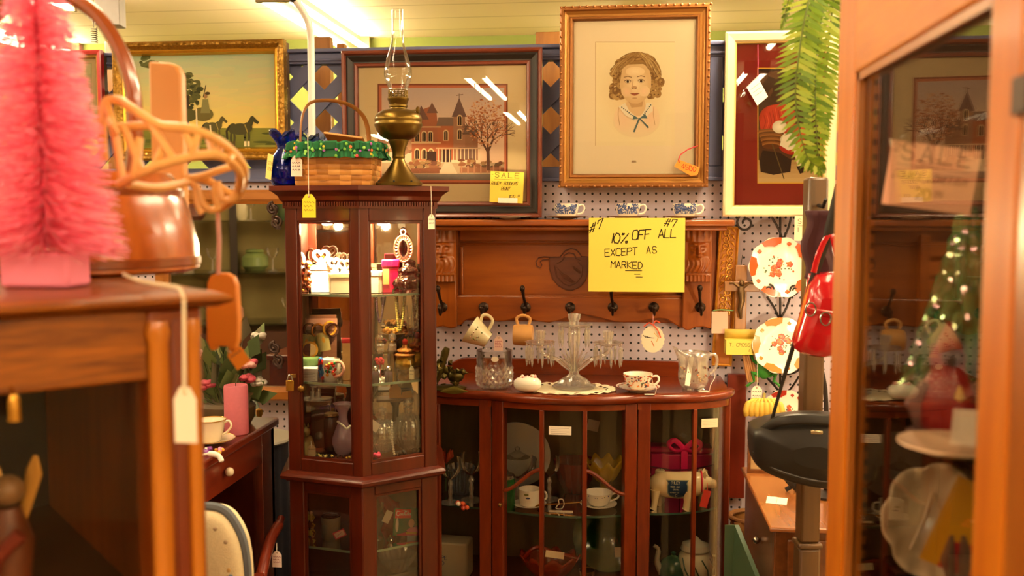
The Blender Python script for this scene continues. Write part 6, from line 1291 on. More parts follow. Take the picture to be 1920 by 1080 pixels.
t = T('lidded_ginger_jar', 'white and green banded china jar low behind the right glass', 'jar', bl(1303, 2.86)); MB().lathe([(.03, 0), (.045, .02), (.055, .06), (.05, .09), (.04, .105)], 36).build('body', M('#c8c0a0', .2, coat=.4), t); MB().lathe([(.044, .105), (.046, .11), (.04, .125), (.015, .136), (.008, .145), (.001, .15)], 36).build('lid', M('#b0a890', .2, coat=.4), t)
m = MB()
for k in range(10): a_ = 2*pi*k/10; m.tube([(.050*cos(a_), .050*sin(a_), .09), (.058*cos(a_+.3), .058*sin(a_+.3), .06), (.05*cos(a_+.6), .05*sin(a_+.6), .025)], .0022, 6)
m.build('green_bands', M('#2c4a34', .3), t); MB().tube(smooth([(.05, 0, .09), (.085, -.01, .085), (.075, -.01, .04), (.05, 0, .02)]), .0035, 6).build('handle', M('#c8c0a0', .2), t)
t = T('spouted_teapot', 'white spouted teapot with green trim low behind the right glass', 'teapot', bl(1262, 2.87)); MB().lathe([(.03, 0), (.044, .018), (.046, .045), (.036, .07), (.02, .08), (.006, .086), (.008, .094), (.001, .098)], 32).build('body', M('#3c5a44', .2, coat=.3, noise=.5, ns=40), t); MB().tube(smooth([(-.036, -.01, .03), (-.05, -.014, .07), (-.046, -.014, .105), (-.060, -.014, .118)]), [.010]*5+[.008]*5+[.006]*6, 10).build('spout', M('#b0a890', .2), t)
# ================================================================== right of the china cabinet
giltw = bump(M('#c9882c', .32, .45, noise=.3, ns=60), 70, .5, .004)
def wallthing(px, py, Y): return P(px, py, Y)
c = P(1360, 556, 3.085); t = T('carved_panel', 'tall narrow gilt carved wooden panel hanging right of the coat rack', 'carved panel', c, 0); t.rotation_euler = (0, R(2.2), 0)
hw_, hh = .031, .222
MB().box(-hw_, 0, -hh, hw_, .014, hh).build('board', M('#b8702a', .4, noise=.2, ns=30), t, bevel=.003)
moulding(hw_*2, hh*2, [(0, 0), (0, .006), (.003, .008), (.006, .006), (.008, .001)]).build('border', giltw, t)
m = MB(); rr = random.Random(3); zz = -.05
while zz < .205:
    s = 1 if int(zz*100) % 2 else -1
    m.tube(scroll_pts((s*.008, -.003, zz), .013, 1.3, 18, s), .0026, 6); m.tube([(-s*.02, -.002, zz), (-s*.012, -.004, zz+.012), (-s*.004, -.002, zz+.016)], [.002, .004, .001], 6); m.ball((-s*.014, -.002, zz-.008), .004, 8); zz += .021
o = m.build('carved_scrolls', giltw, t); o['kind'] = 'stuff'
q = T('price_tag', 'pink paper ticket tied with green wire round the gilt panel', 'price tag', P(1350, 604, 3.06)); MB().box(-.026, -.0005, -.036, .024, .0005, .034).build('tag', M('#e6b8a0', .7), q); MB().tube(smooth([(-.022, .0, .036), (0, -.008, .040), (.03, -.004, .038), (.042, .012, .036)]), .002, 6).build('wire', M('#7aa86a', .5), q)
c = P(1389, 556, 3.05); t = T('crucifix', 'wooden crucifix with a bronze figure hanging beside the gilt panel', 'crucifix', c); cw = wood('cross_wood', '#8a5a30', '#b0783e', 2, 9, .15)
MB().box(-.018, 0, -.105, .018, .014, .098).build('upright', cw, t, bevel=.003); a = P(1358, 537, 3.05)-c; b = P(1425, 537, 3.05)-c; MB().box(a.x, -.003, a.z-.016, b.x, .012, a.z+.016).build('crossbar', cw, t, bevel=.003)
m = MB(); z = a.z; m.ball((0, -.012, z+.012), .008, 12, sz=1.25); m.tube([(0, -.010, z), (0, -.014, z-.02), (.002, -.014, z-.045), (-.004, -.016, z-.07), (0, -.014, z-.1)], [.009, .012, .010, .008, .004], 10)
for s in (-1, 1): m.tube([(s*.006, -.010, z-.002), (s*.024, -.010, z+.012), (s*.036, -.008, z+.010)], [.005, .0035, .003], 8)
m.build('figure', M('#6a5236', .35, .8), t); MB().tube([(0, .006, .098), (.004, .012, .13)], .0012, 5).build('hanging_wire', iron, t)
# yellow shelf card
t = T('card_box', 'yellow card folded over a small box below the crucifix, marked T Cross', 'card box', P(1396, 652, 3.0)); a = loart(); kx = 3.0/1800
a.cur = C('#dcc458'); a.box(-.056, 0, -.022, .056, .05, .022); a.rect(-.056, -.022, .056, .022, '#e2cb62'); a.text('T. CROSS', -.046, .004, .010, '#6a5a2a', w=.007, down=False, jit=.04, sp=1.2); a.text('4.00', .012, -.014, .009, '#6a5a2a', w=.006, down=False, jit=.04)
a.build('card', PAPER, t, smooth=False); m = MB(); m.add([(-.056, .05, .022), (.056, .05, .022), (.056, .045, .052), (-.056, .045, .052)], [(0, 1, 2, 3)]); m.build('back_flap', M('#cfae4a', .6), t, solid=.001)
MB().box(-.05, .05, -.01, -.046, .12, -.006).build('peg_hook', iron, t); MB().box(.046, .05, -.01, .05, .12, -.006).build('peg_hook', iron, t)
# plate rack and plates
RX = P(1463, 500, 3.06)
def rp(px, py, Y=3.05): return P(px, py, Y)-RX
t = T('plate_rack', 'wrought iron wall rack with scrolls holding a column of painted plates', 'plate rack', RX)
m = MB(); rb = .0036
def sc(px, py, r_, fl, turns=1.3): m.tube(scroll_pts(rp(px, py), r_, turns, 22, fl), rb, 6)
sc(1398, 418, .030, 1); sc(1508, 418, .026, -1); m.build('top_scrolls', iron, t); m = MB()
for a_, b_ in (((1446, 405), (1468, 450)), ((1484, 405), (1468, 450)), ((1438, 556), (1462, 600)), ((1482, 556), (1462, 600)), ((1436, 706), (1468, 745)), ((1498, 706), (1468, 745))): m.tube(smooth([rp(*a_), rp((a_[0]+b_[0])/2+2, (a_[1]+b_[1])/2, 3.045), rp(*b_)]), rb, 6)
m.tube([rp(1463, 405, 3.07), rp(1463, 760, 3.07)], rb, 6); m.build('frame_rods', iron, t)
for (x, y) in ((1442, 543), (1490, 545), (1447, 690), (1492, 690), (1447, 792), (1492, 792)):
    m = MB(); s = -1 if x < 1465 else 1; m.tube(scroll_pts(rp(x, y, 3.0), .016, 1.4, 20, s), rb*.9, 6); m.tube([rp(x, y, 3.0)+Vector((0, 0, -.013)), rp((x+1463)/2, y+12, 3.03), rp(1463, y+6, 3.07)], rb*.9, 6); m.build('plate_holder', iron, t)
def imari(label, px, py, r_px, Y, col, seed, rx=-78):
    pos = P(px, py, Y); rr = random.Random(seed); r_ = r_px*Y/1800; t = T('painted_plate', label, 'plate', pos, 0, 'painted plates on the wall rack', 1, R(-rx)); m = MB()
    pf = [(.35, -.0), (.55, .002), (.68, .008), (.90, .024), (1.0, .03), (.995, .036), (.9, .030), (.68, .014), (.5, .008), (.02, .008)]; 
    m.cur = C('#efe2cc'); m.lathe([(a_*r_, b_*r_*3) for a_, b_ in pf], 72, flute=.025, nf=10); m.build('plate', PAINTED, t)
    a = MB(); z1 = .034*3*r_
    for k in range(5): # orange scallop panels on the rim
        a0 = k*2*pi/5+.25
        for j in range(7):
            b0 = a0+j*.10; b1 = b0+.10; w0 = .70+.10*abs(j-3)/3; w1 = .70+.10*abs(j+1-3)/3; a.cur = C(col); a.add([(r_*w0*cos(b0), r_*w0*sin(b0), (.018+.012*(w0-.68)/.3)*3*r_+.0022), (r_*.985*cos(b0), r_*.985*sin(b0), .0345*3*r_+.0012), (r_*.985*cos(b1), r_*.985*sin(b1), .0345*3*r_+.0012), (r_*w1*cos(b1), r_*w1*sin(b1), (.018+.012*(w1-.68)/.3)*3*r_+.0022)], [(0, 1, 2, 3)])
    a.build('rim_pattern', PAINTED, t)['kind'] = 'stuff'; f = MB()
    def dot(x, y, s, c_, z=.0095):
        s *= 1.55; f.cur = C(c_); f.ball((x*r_, y*r_, z*3*r_), s*r_, 8, sz=.25)
    for k in range(9):
        an = rr.uniform(0, 6.3); q = rr.uniform(.08, .36); x, y = q*cos(an)*1.1, q*sin(an)*.9
        for j in range(5): b_ = j*2*pi/5; dot(x+.05*cos(b_), y+.05*sin(b_), .036, rr.choice([col, '#c84a1c', '#d86a2a', '#a83818']))
        dot(x, y, .022, '#e8b850')
    for k in range(34): an = rr.uniform(0, 6.3); q = rr.uniform(.05, .46); dot(q*cos(an)*1.1, q*sin(an)*.9, rr.uniform(.012, .024), rr.choice(['#4a5a2c', '#6a6a34', '#3c4a28', '#b8502a']))
    for k in range(5):
        an = k*2*pi/5-.05
        for j in range(4): dot(.84*cos(an)+.035*cos(j*1.6), .84*sin(an)+.035*sin(j*1.6), .03, col, .026)
    o = f.build('painted_flowers', PAINTED, t); o['kind'] = 'stuff'; return t
imari('orange and white painted plate at the top of the wall rack', 1462, 502, 56, 3.02, '#c8501c', 3)
imari('orange and white painted plate in the glare of the clip lamp, below the top plate', 1464, 648, 52, 3.0, '#d07a2c', 8)
imari('red rimmed painted plate lowest on the wall rack, above the black bag', 1472, 776, 44, 2.99, '#9a2a1c', 5)
card_obj('price_card', 'cream price card beside the top scroll of the plate rack', 'card', P(1504, 428, 2.98), .045, .075, '#e8d6b4', lambda a: (a.text('S', -.012, .014, .014, '#6a4a34', down=False), a.text('1', -.016, -.012, .014, '#6a4a34', down=False), a.line([(-.014, .008), (.02, .006)], .001, '#6a4a34')))
# frog, sticks, bananas
t = T('frog_ornament', 'green frog ornament clinging to the wall above the yellow gourds', 'ornament', P(1432, 692, 3.03)); fg = M('#3c8a34', .35, noise=.2)
m = MB(); m.ball((0, -.012, .0), .022, 16, sz=1.35, sy=.7); m.ball((.004, -.018, .034), .016, 14, sx=1.2)
for s in (-1, 1):
    m.ball((.004+s*.010, -.024, .047), .006, 10); m.tube([(s*.016, -.010, .016), (s*.034, -.012, .028), (s*.040, -.006, .046)], [.006, .005, .004], 8); m.tube([(s*.014, -.010, -.018), (s*.036, -.014, -.010), (s*.030, -.010, -.036), (s*.044, -.008, -.046)], [.009, .008, .005, .004], 8)
    for k in (-1, 0, 1): m.tube([(s*.044, -.008, -.046), (s*.050+k*.005, -.008, -.056+abs(k)*.003)], [.003, .002], 6)
m.build('body', fg, t)
for s in (-1, 1): MB().ball((.004+s*.010, -.029, .049), .003, 8).build('eye', M('#1a1a10', .1), t)
m = MB(); rr = random.Random(5)
for i in range(7): m.tube([P(1392+i*3, 655, 3.03)-P(1405, 690, 3.03)+Vector((0, -.004*i % .012, 0)), P(1402+i*3+rr.uniform(-4, 4), 716, 3.02)-P(1405, 690, 3.03)], .0042, 6)
B1('reed_bundle', 'bundle of brown reeds hanging left of the green frog', 'reeds', m, M('#b07a44', .6, noise=.3), P(1405, 690, 3.03))
string_tag('white ticket hanging on a string from the reed bundle', P(1421, 668, 2.97), P(1419, 724, 2.96), '#f2e6d0', .032, .05, lines=2)
m = MB(); t = T('gourd_bunch', 'bunch of yellow gourd fingers above the black bag', 'gourds', P(1432, 762, 2.93))
for i in range(8):
    x = -.052+i*.0145; m = MB(); m.tube(smooth([(x*.55, 0, .022), (x*.9, -.012, .012), (x*1.05, -.016, -.010), (x*1.0, -.010, -.026)]), [.005]*5+[.009]*5+[.0095]*5+[.004], 10); m.build('gourd', M('#d8b04a', .4, noise=.1), t)
MB().tube([(0, .004, .02), (.004, .02, .035)], .005, 8).build('stem', M('#8a7a34', .6), t)
# red brown plank between china cabinet and bag
t = P(1383, 955, 2.96); a, b = P(1365, 702, 2.96), P(1400, 702, 2.96); a, b = P(1365, 702, 3.09), P(1400, 702, 3.09); m = MB(); m.box(a.x, 0, .635, b.x, .028, a.z); o = m.build('hanging_plank', wood('plank_red', '#6a1e0c', '#8a2e14', 2, 6, .12), bevel=.003); o.location = (0, 3.09, 0); tag(o, 'red brown upright board fixed to the pegboard beside the china cabinet', 'board')
# clip lamp lighting the plates
CLP = PD(1524, 640, 2.5); t = T('clip_lamp', 'small clip lamp behind the red handbag lighting the wall plates', 'lamp', CLP)
d_ = (P(1450, 600, 3.05)-CLP).normalized(); rot = d_.to_track_quat('Z', 'Y').to_matrix().to_4x4()
m = MB(); m.X = rot; m.lathe([(.010, -.05), (.018, -.045), (.020, -.02), (.032, .02), (.034, .022), (.018, -.018)], 24, cap=False); m.build('shade', M('#2a2522', .4, .5), t)
bl_, nt, b_ = newmat('clip_bulb'); b_.inputs['Emission Color'].default_value = (1, .78, .45, 1); b_.inputs['Emission Strength'].default_value = 20
m = MB(); m.X = rot; m.ball((0, 0, .0), .014, 14); m.build('bulb', bl_, t); dz_ = PD(1474, 986, 2.2).z-CLP.z; MB().tube(smooth([(0, 0, -.01), (.03, -.02, dz_*.3), (.03, -.06, dz_*.8), (.03, -.06, dz_+.008)]), .006, 8).build('arm', iron, t); MB().lathe([(.045, 0), (.045, .006), (.02, .012), (.006, .016)], 24, (.03, -.06, dz_+.0006)).build('base', iron, t)
li = bpy.data.lights.new('clip_lamp_light', 'POINT'); li.energy = CLIP_PWR; li.color = (1, .78, .45); li.shadow_soft_size = .018; lo = bpy.data.objects.new('clip_lamp_light', li); COL.objects.link(lo); lo.location = CLP+d_*.045
# post, bags
PO = PF(1519, 2.1, 1.1); pm_ = wood('post_brown', '#4a3218', '#6a4a26', 2, 7, .1, .4)
t = T('wooden_post', 'brown wooden post with a turned ring, right of the wall plates', 'post', PO, R(8))
pt = PD(1519, 333, 2.1).z; pr_ = PD(1519, 1018, 2.1).z
MB().box(-.024, -.024, 0, .024, .024, pr_-.006).build('lower_shaft', pm_, t, bevel=.006); MB().box(-.027, -.027, pr_-.006, .027, .027, pr_+.006).build('ring', pm_, t, bevel=.004); MB().box(-.022, -.022, pr_+.006, .022, .022, pt).build('upper_shaft', pm_, t, bevel=.006)
for zz, yy in ((pt-.06, -.03), (pt-.16, -.03)): MB().tube([(0, -.02, zz), (-.004, -.06, zz-.004), (-.004, -.075, zz+.012)], .004, 8).build('peg', iron, t)
blk_l = M('#15120f', .42, noise=.2, ns=90); redl = M('#b0141c', .18, coat=.5)
t = T('black_bag', 'black soft shoulder bag hanging against the brown post', 'bag', PD(1470, 835, 1.99))
K2 = 1.99/1800
def bq(px, py): return ((px-1470)*K2, (835-py)*K2)
bp = [(1401, 800), (1404, 850), (1412, 868), (1440, 882), (1480, 896), (1536, 905), (1600, 905), (1604, 780), (1560, 770), (1500, 770), (1440, 780), (1408, 792)]
m = MB(); n = len(bp); rings = [(-.088, .30), (-.084, .55), (-.077, .78), (-.069, .92), (-.060, .98), (-.03, 1.0), (.03, 1.0), (.045, .92)]; vs = []
cx, cz_ = bq(1505, 838)
for y, s in rings:
    for p in bp: a, b = bq(*p); vs.append((cx+(a-cx)*s, y, cz_+(b-cz_)*s))
m.add(vs, [(k*n+i, k*n+(i+1) % n, (k+1)*n+(i+1) % n, (k+1)*n+i) for k in range(len(rings)-1) for i in range(n)]+[tuple(range(n)), tuple(range(8*n-1, 7*n-1, -1))]); m.build('bag_body', blk_l, t, sub=2)
m = MB(); m.tube(smooth([(*bq(1420, 800), )[:1]+(-.05,)+(bq(1420, 800)[1],), (bq(1448, 775)[0], -.074, bq(1448, 775)[1]), (bq(1500, 768)[0], -.080, bq(1500, 768)[1]), (bq(1560, 772)[0], -.076, bq(1560, 772)[1])]), .011, 8, flat=.6); m.build('flap_edge', blk_l, t)
m = MB(); m.tube(smooth([(bq(1405, 838)[0], -.052, bq(1405, 838)[1]), (bq(1440, 862)[0], -.076, bq(1440, 862)[1]), (bq(1500, 880)[0], -.080, bq(1500, 880)[1]), (bq(1560, 886)[0], -.076, bq(1560, 886)[1])]), .003, 6); m.build('piping', M('#2a2622', .3), t)
a, b = bq(1515, 792); MB().box(a-.012, -.084, b-.004, a+.012, -.07, b+.004).build('clasp', M('#c8b890', .2, .8), t, bevel=.002)
MB().tube(smooth([(bq(1437, 785)[0], -.05, bq(1437, 785)[1]), (bq(1462, 680)[0], -.06, bq(1462, 680)[1]), (bq(1500, 530)[0], -.07, bq(1500, 530)[1]), (bq(1530, 420)[0], -.08, bq(1530, 420)[1]), (bq(1545, 352)[0], -.084, bq(1545, 352)[1]), (bq(1560, 352)[0], -.08, bq(1560, 352)[1]), (bq(1566, 420)[0], -.07, bq(1566, 420)[1])]), [.0035]*5+[.0045]*5+[.008]*5+[.011]*5+[.013]*11, 8, flat=.3).build('strap', M('#1c1712', .45), t)
t = T('red_handbag', 'glossy red handbag with buckles hanging on the brown post', 'handbag', PD(1520, 580, 1.92)); K2 = 1.92/1800
def rq(px, py): return ((px-1520)*K2, (580-py)*K2)
bp = [(1516, 505), (1508, 560), (1496, 610), (1484, 645), (1492, 662), (1540, 672), (1580, 668), (1584, 500)]; n = len(bp); m = MB(); vs = []; cx, cz_ = rq(1540, 590)
for y, s in ((-.050, .4), (-.044, .8), (-.034, .96), (-.02, 1.0), (.015, 1.0), (.022, .9)):
    for p in bp: a, b = rq(*p); vs.append((cx+(a-cx)*s, y, cz_+(b-cz_)*s))
m.add(vs, [(k*n+i, k*n+(i+1) % n, (k+1)*n+(i+1) % n, (k+1)*n+i) for k in range(5) for i in range(n)]+[tuple(range(n)), tuple(range(6*n-1, 5*n-1, -1))]); m.build('bag_body', redl, t, sub=1)
m = MB(); m.tube([(rq(1506, 576)[0], -.040, rq(1506, 576)[1]), (rq(1530, 582)[0], -.050, rq(1530, 582)[1]), (rq(1580, 590)[0], -.050, rq(1580, 590)[1])], .007, 8, flat=.5); m.build('belt', redl, t)
for x, y in ((1510, 575), (1537, 592)):
    a, b = rq(x, y); MB().tube([(a+.010*cos(q), -.056, b+.013*sin(q)) for q in [2*pi*i/18 for i in range(18)]], .0018, 6, True).build('buckle', silver, t)
MB().tube(smooth([(rq(1522, 510)[0], -.01, rq(1522, 510)[1]), (rq(1532, 470)[0], -.012, rq(1532, 470)[1]), (rq(1552, 440)[0], -.012, rq(1552, 440)[1]), (rq(1570, 510)[0], -.01, rq(1570, 510)[1])]), .006, 8, flat=.5).build('handle', redl, t)
m = MB(); m.grid(lambda i, j: (-.03+.06*i+.006*sin(j*9), -.01-.012*sin(i*pi)-.004*sin(i*12), -.14*j), 12, 12); B1('maroon_scarf', 'dark maroon scarf hanging behind the strap on the brown post', 'scarf', m, M('#3a1018', .8), PD(1536, 395, 1.99), solid=.006)
# small desk with cards
DK = PD(1452, 985, 2.2); t = T('small_desk', 'small wooden slope top desk below the black bag', 'desk', (DK.x, DK.y, 0), R(0)); dzf = PD(1474, 986, 2.2).z
dw = wood('desk_wood', '#5a3014', '#7a4822', 1, 7, .15, .25, .5); far = .52
MB().box(0, .0, .0, .42, .02, dzf-.012).build('front_panel', dw, t, bevel=.003); MB().box(-.0, .02, 0, .02, far, dzf-.012).build('side_panel', dw, t, bevel=.003); MB().box(.02, far-.02, 0, .42, far, dzf-.012).build('back_panel', dw, t); MB().box(.40, .02, 0, .42, far-.02, dzf-.012).build('right_panel', dw, t)
MB().box(-.012, -.012, dzf-.012, .43, far+.01, dzf).build('top', wood('desk_top', '#8a4e20', '#b0703a', 1, 7, .15, .2, .6), t, bevel=.004)
MB().box(.03, -.008, dzf-.16, .39, 0, dzf-.03).build('drawer_front', dw, t, bevel=.003)
MB().ball((-.01, .22, dzf-.11), .010, 12).build('side_knob', silver, t)
for i, (px, d_) in enumerate(((1447, 2.40), (1466, 2.39))):
    p = PZ(px, d_, dzf+.0005); o = MB().box(-.013, -.03, 0, .013, .03, .001).build('price_card', M('#f0e6d0', .7)); o.location = p; o.rotation_euler[2] = R(-12); tag(o, ['white card lying on the small desk, left of two', 'white card lying on the small desk, right of two'][i], 'card')
t = T('wooden_tray', 'flat wooden frame with a painted leaf panel leaning at the back of the small desk', 'tray', PZ(1448, 2.66, dzf+.0006)); moulding(.14, .09, [(0, 0), (0, .008), (.008, .008), (.010, .002)]).build('frame', dw, t); MB().box(-.066, .0, -.042, .066, .006, .042).build('panel', M('#b89a6a', .5, noise=.6, ns=18), t); t.location.z += .045
m = MB(); rr = random.Random(8)
for i in range(3): m.tube(smooth([(rr.uniform(-.03, .03), 0, .0), (rr.uniform(-.02, .02), -.01, .03), (rr.uniform(-.04, .04), 0, .05)]), .006, 8, flat=.5)
B1('black_cloth', 'crumpled black cloth on the small desk beside the white cards', 'cloth', m, blk_l, PZ(1485, 2.48, dzf+.004))
# things on the floor between
t = T('wicker_hamper', 'brown banded wicker basket low beside the china cabinet', 'basket', PF(1408, 2.95, .62)); hb_ = weave(.115, .115, .60, 22, 14, .9, ('#7a4e28', '#94622f', '#a8743e', '#5c3a1e'), 4); hb_.build('basket_body', SPL, t)
MB().tube([(.064*cos(a_), .064*sin(a_), .60) for a_ in [2*pi*i/24 for i in range(24)]], .008, 8, True).build('rim', M('#8a5c30', .6), t)
m = MB(); m.tube(smooth([(-.01, -.02, .60), (.0, -.05, .66), (-.012, -.06, .69)]), .006, 6, flat=.4); m.tube(smooth([(.02, -.02, .60), (.03, -.05, .65), (.05, -.05, .67)]), .006, 6, flat=.4); m.tube(smooth([(0, -.03, .60), (.02, -.10, .58), (.03, -.11, .50)]), .006, 6, flat=.4); B1('green_ribbon', 'green ribbon ends sticking out of the wicker basket', 'ribbon', m, M('#2f6a3c', .5), PF(1408, 2.95, .62)) if False else (lambda o: tag(o, 'green ribbon sticking out of the wicker basket', 'ribbon'))(m.build('green_ribbon', M('#2f6a3c', .5))).__setattr__('location', PF(1408, 2.95, .62))
a, b = PD(1400, 985, 2.42), PD(1438, 1100, 2.25); m = MB(); m.add([(a.x-.05, a.y, a.z), (a.x-.025, a.y, a.z), (b.x-.012, b.y, b.z), (b.x-.012, b.y, 0), (a.x-.05, a.y, 0)], [(0, 1, 2, 3, 4)]); o = m.build('green_board', M('#3c5238', .5), smooth=False, solid=.012); tag(o, 'grey green slanted board standing between basket and desk', 'board')
# fern
FB = PD(1585, -150, 1.75)
t = T('hanging_fern', 'green fern with long fronds hanging beside the cream framed picture', 'fern', FB)
def frond(pts, wd, seed, name='frond'):
    rr = random.Random(seed); P_ = smooth([Vector(p) for p in pts], 10); m = MB(); N = len(P_); cols = ['#6a8a1c', '#7c9a24', '#94ac34', '#587818', '#a8b848']
    m.cur = C('#5a6a1c'); m.tube(P_, [.0022*(1-.7*i/N) for i in range(N)], 5)
    for i in range(2, N):
        tng = (P_[i]-P_[i-1]).normalized(); side = tng.cross(Vector((.25, 1, .1))).normalized()
        for s in (-1, 1):
            f = i/N; l = wd*(sin(pi*min(1, .12+.88*f))**.6)*(1.05-.55*f)*rr.uniform(.85, 1.1); b0 = P_[i]; dr = (side*s+tng*.45+Vector((0, rr.uniform(-.3, .3), 0))).normalized(); w2 = tng*.0042; m.cur = C(rr.choice(cols))
            cv = Vector((0, rr.uniform(-.004, .002), -.003)); q = [b0-w2*.6, b0+w2*.6, b0+dr*l*.5+w2*1.1+cv*.3, b0+dr*l+cv, b0+dr*l*.5-w2*1.1+cv*.3]; m.add(q, [(0, 1, 2, 4), (4, 2, 3)])
    return m.build(name, vcol('fern_leaf', .5, .4), t)
def fp(px, py, d): return PD(px, py, d)-FB
frond([fp(1560, -120, 1.75), fp(1545, 0, 1.72), fp(1530, 120, 1.70), fp(1530, 230, 1.70), fp(1537, 325, 1.71)], .052, 1)
frond([fp(1560, -120, 1.75), fp(1520, -10, 1.68), fp(1500, 90, 1.66), fp(1492, 190, 1.66), fp(1512, 290, 1.66), fp(1545, 318, 1.66)], .050, 2)
frond([fp(1570, -120, 1.78), fp(1562, 0, 1.78), fp(1552, 100, 1.76), fp(1545, 190, 1.76), fp(1548, 260, 1.76)], .046, 3)
frond([fp(1570, -120, 1.78), fp(1540, -40, 1.72), fp(1515, 40, 1.70), fp(1512, 110, 1.70), fp(1520, 170, 1.70)], .040, 4)
frond([fp(1560, -140, 1.75), fp(1510, -90, 1.72), fp(1484, -20, 1.70), fp(1466, 52, 1.70)], .022, 5)
for k in range(4): frond([fp(1575, -130, 1.75), fp(1600+k*20, -100-k*10, 1.7+.05*k), fp(1640+k*18, -40, 1.7+.06*k)], .045, 9+k)
MB().lathe([(.05, -.10), (.07, -.02), (.075, 0), (.07, 0), (.05, -.01)], 24).build('pot', M('#7a4a2c', .6), t)
m = MB()
for k in range(3): a_ = 2*pi*k/3; m.tube([(.07*cos(a_), .07*sin(a_), 0), (0, 0, min(.3, CZ-FB.z-.06))], .0012, 5)
m.tube([(0, 0, min(.3, CZ-FB.z-.06)), (0, 0, CZ-FB.z)], .002, 5); m.build('hanger', iron, t)
# ================================================================== left: wall mirror, side cabinet, floor pieces
oakm = wood('mirror_oak', '#9a5c20', '#c07e34', 0, 8, .15, .3, .4)
a = P(300, 745, 3.07); b = P(562, 356, 3.07); w = b.x-a.x; h = b.z-a.z; c = Vector(((a.x+b.x)/2, 3.07, (a.z+b.z)/2))
t = T('wall_mirror', 'oak framed wall mirror left of the curio cabinet', 'mirror', c); fw = .046
moulding(w, h, [(0, -.04), (0, .012), (.006, .018), (.03, .018), (.038, .012), (fw, .010), (fw, .0)]).build('frame', oakm, t, smooth=False)
MB().box(-w/2+fw-.004, .001, -h/2+fw-.004, w/2-fw+.004, .006, h/2-fw+.004).build('mirror_glass', MIRROR, t, smooth=False)
SX = PD(490, 797, 2.5); SXX = SX.x; SZT = SX.z; rdw = wood('side_red', '#5a1c0c', '#7a2c14', 1, 7, .14, .28, .4)
t = T('side_cabinet', 'low reddish cabinet with a dark glass door, left of the curio cabinet', 'cabinet', (SXX, 2.5, 0)); L_ = 1.25
MB().box(-.45, -L_-.01, SZT-.022, .012, .012, SZT).build('top', rdw, t, bevel=.005)
MB().box(-.44, -.02, 0, 0, 0, SZT-.022).build('end_panel', rdw, t); MB().box(-.44, -L_, 0, 0, -L_+.02, SZT-.022).build('end_panel', rdw, t); MB().box(-.44, -L_+.02, 0, -.42, -.02, SZT-.022).build('back_panel', rdw, t)
MB().box(-.42, -L_+.02, .05, -.03, -.02, .07).build('bottom', rdw, t)
for y0, y1 in ((-L_/2, -.0), (-L_, -L_/2)):
    m = MB(); sw = .085; m.box(-.022, y0, .03, 0, y0+sw, SZT-.022); m.box(-.022, y1-sw, .03, 0, y1, SZT-.022); m.box(-.022, y0+sw, SZT-.105, -.001, y1-sw, SZT-.022); m.box(-.022, y0+sw, .03, -.001, y1-sw, .12); d = m.build('door', rdw, t, bevel=.002)
    MB().box(-.014, y0+sw-.004, .116, -.011, y1-sw+.004, SZT-.101).build('glass', DOORGLASS, d, smooth=False)
MB().ball((.012, -.33, SZT-.06), .011, 12).build('knob', M('#d8c8a8', .2), t)
def st(px, d): return PZ(px, d, SZT+.0003)
LT('pillar_candle', 'thick dusty pink pillar candle at the corner of the low reddish cabinet', 'candle', st(444, 2.40), [('candle', [(28, 0), (30, 2), (30, 122), (28, 125), (10, 122)], M('#b8606c', .6, noise=.12, ns=120, sss=.1), dict(n=32)), ('wick', [(1, 121), (1, 130)], M('#2a2018', .8), dict(n=8))])
t = T('gilt_edged_cup', 'cream teacup with gold rim on its saucer beside the pink candle', 'cup and saucer', st(396, 2.30)); MB().lathe(saucer_prof(.058), 40).build('saucer', M('#e8d8ba', .2, coat=.4), t); MB().lathe([(.02, .0045), (.023, .008), (.030, .03), (.033, .052), (.037, .058), (.035, .057), (.030, .03)], 36).build('cup', M('#e8d8ba', .2, coat=.4), t)
MB().tube([(.0365*cos(q), .0365*sin(q), .058) for q in [2*pi*i/32 for i in range(32)]], .0012, 6, True).build('gold_rim', goldm, t); MB().tube([(.0575*cos(q), .0575*sin(q), .012) for q in [2*pi*i/32 for i in range(32)]], .0012, 6, True).build('gold_saucer_rim', goldm, t)
MB().tube(smooth([(.031, 0, .05), (.046, 0, .056), (.052, 0, .044), (.042, 0, .03), (.03, 0, .022)]), .0028, 8).build('handle', M('#e8d8ba', .2), t)
m = MB(); rr = random.Random(5)
for i in range(14): m.cur = C(rr.choice(['#e8a030', '#7a3a8a', '#d87a9a', '#efe0d0'])); m.ball((rr.uniform(-.03, .03), rr.uniform(-.02, .02), .006), rr.uniform(.004, .007), 8)
B1('ribbon_bits', 'small orange and purple silk flower on the front edge of the low reddish cabinet', 'flower', m, PAINTED, st(398, 2.20))
B1('white_shell', 'white curved shell hanging over the front edge of the low reddish cabinet', 'shell', MB().tube(smooth([(-.03, 0, .004), (0, 0, .010), (.02, 0, .006), (.03, -.004, -.008)]), [.003]*5+[.007]*5+[.006]*5+[.001], 10), M('#efe2d4', .25), st(394, 2.155))
t = T('silk_arrangement', 'silk flower arrangement of leaves and pale roses behind the pink candle', 'flower arrangement', st(415, 2.62).lerp(PZ(430, 2.45, SZT+.0003), .6)); MB().lathe([(.05, 0), (.06, .02), (.062, .05), (.055, .06)], 24, sx=1.3).build('planter', M('#5a4a30', .6), t)
lf = MB(); rr = random.Random(13)
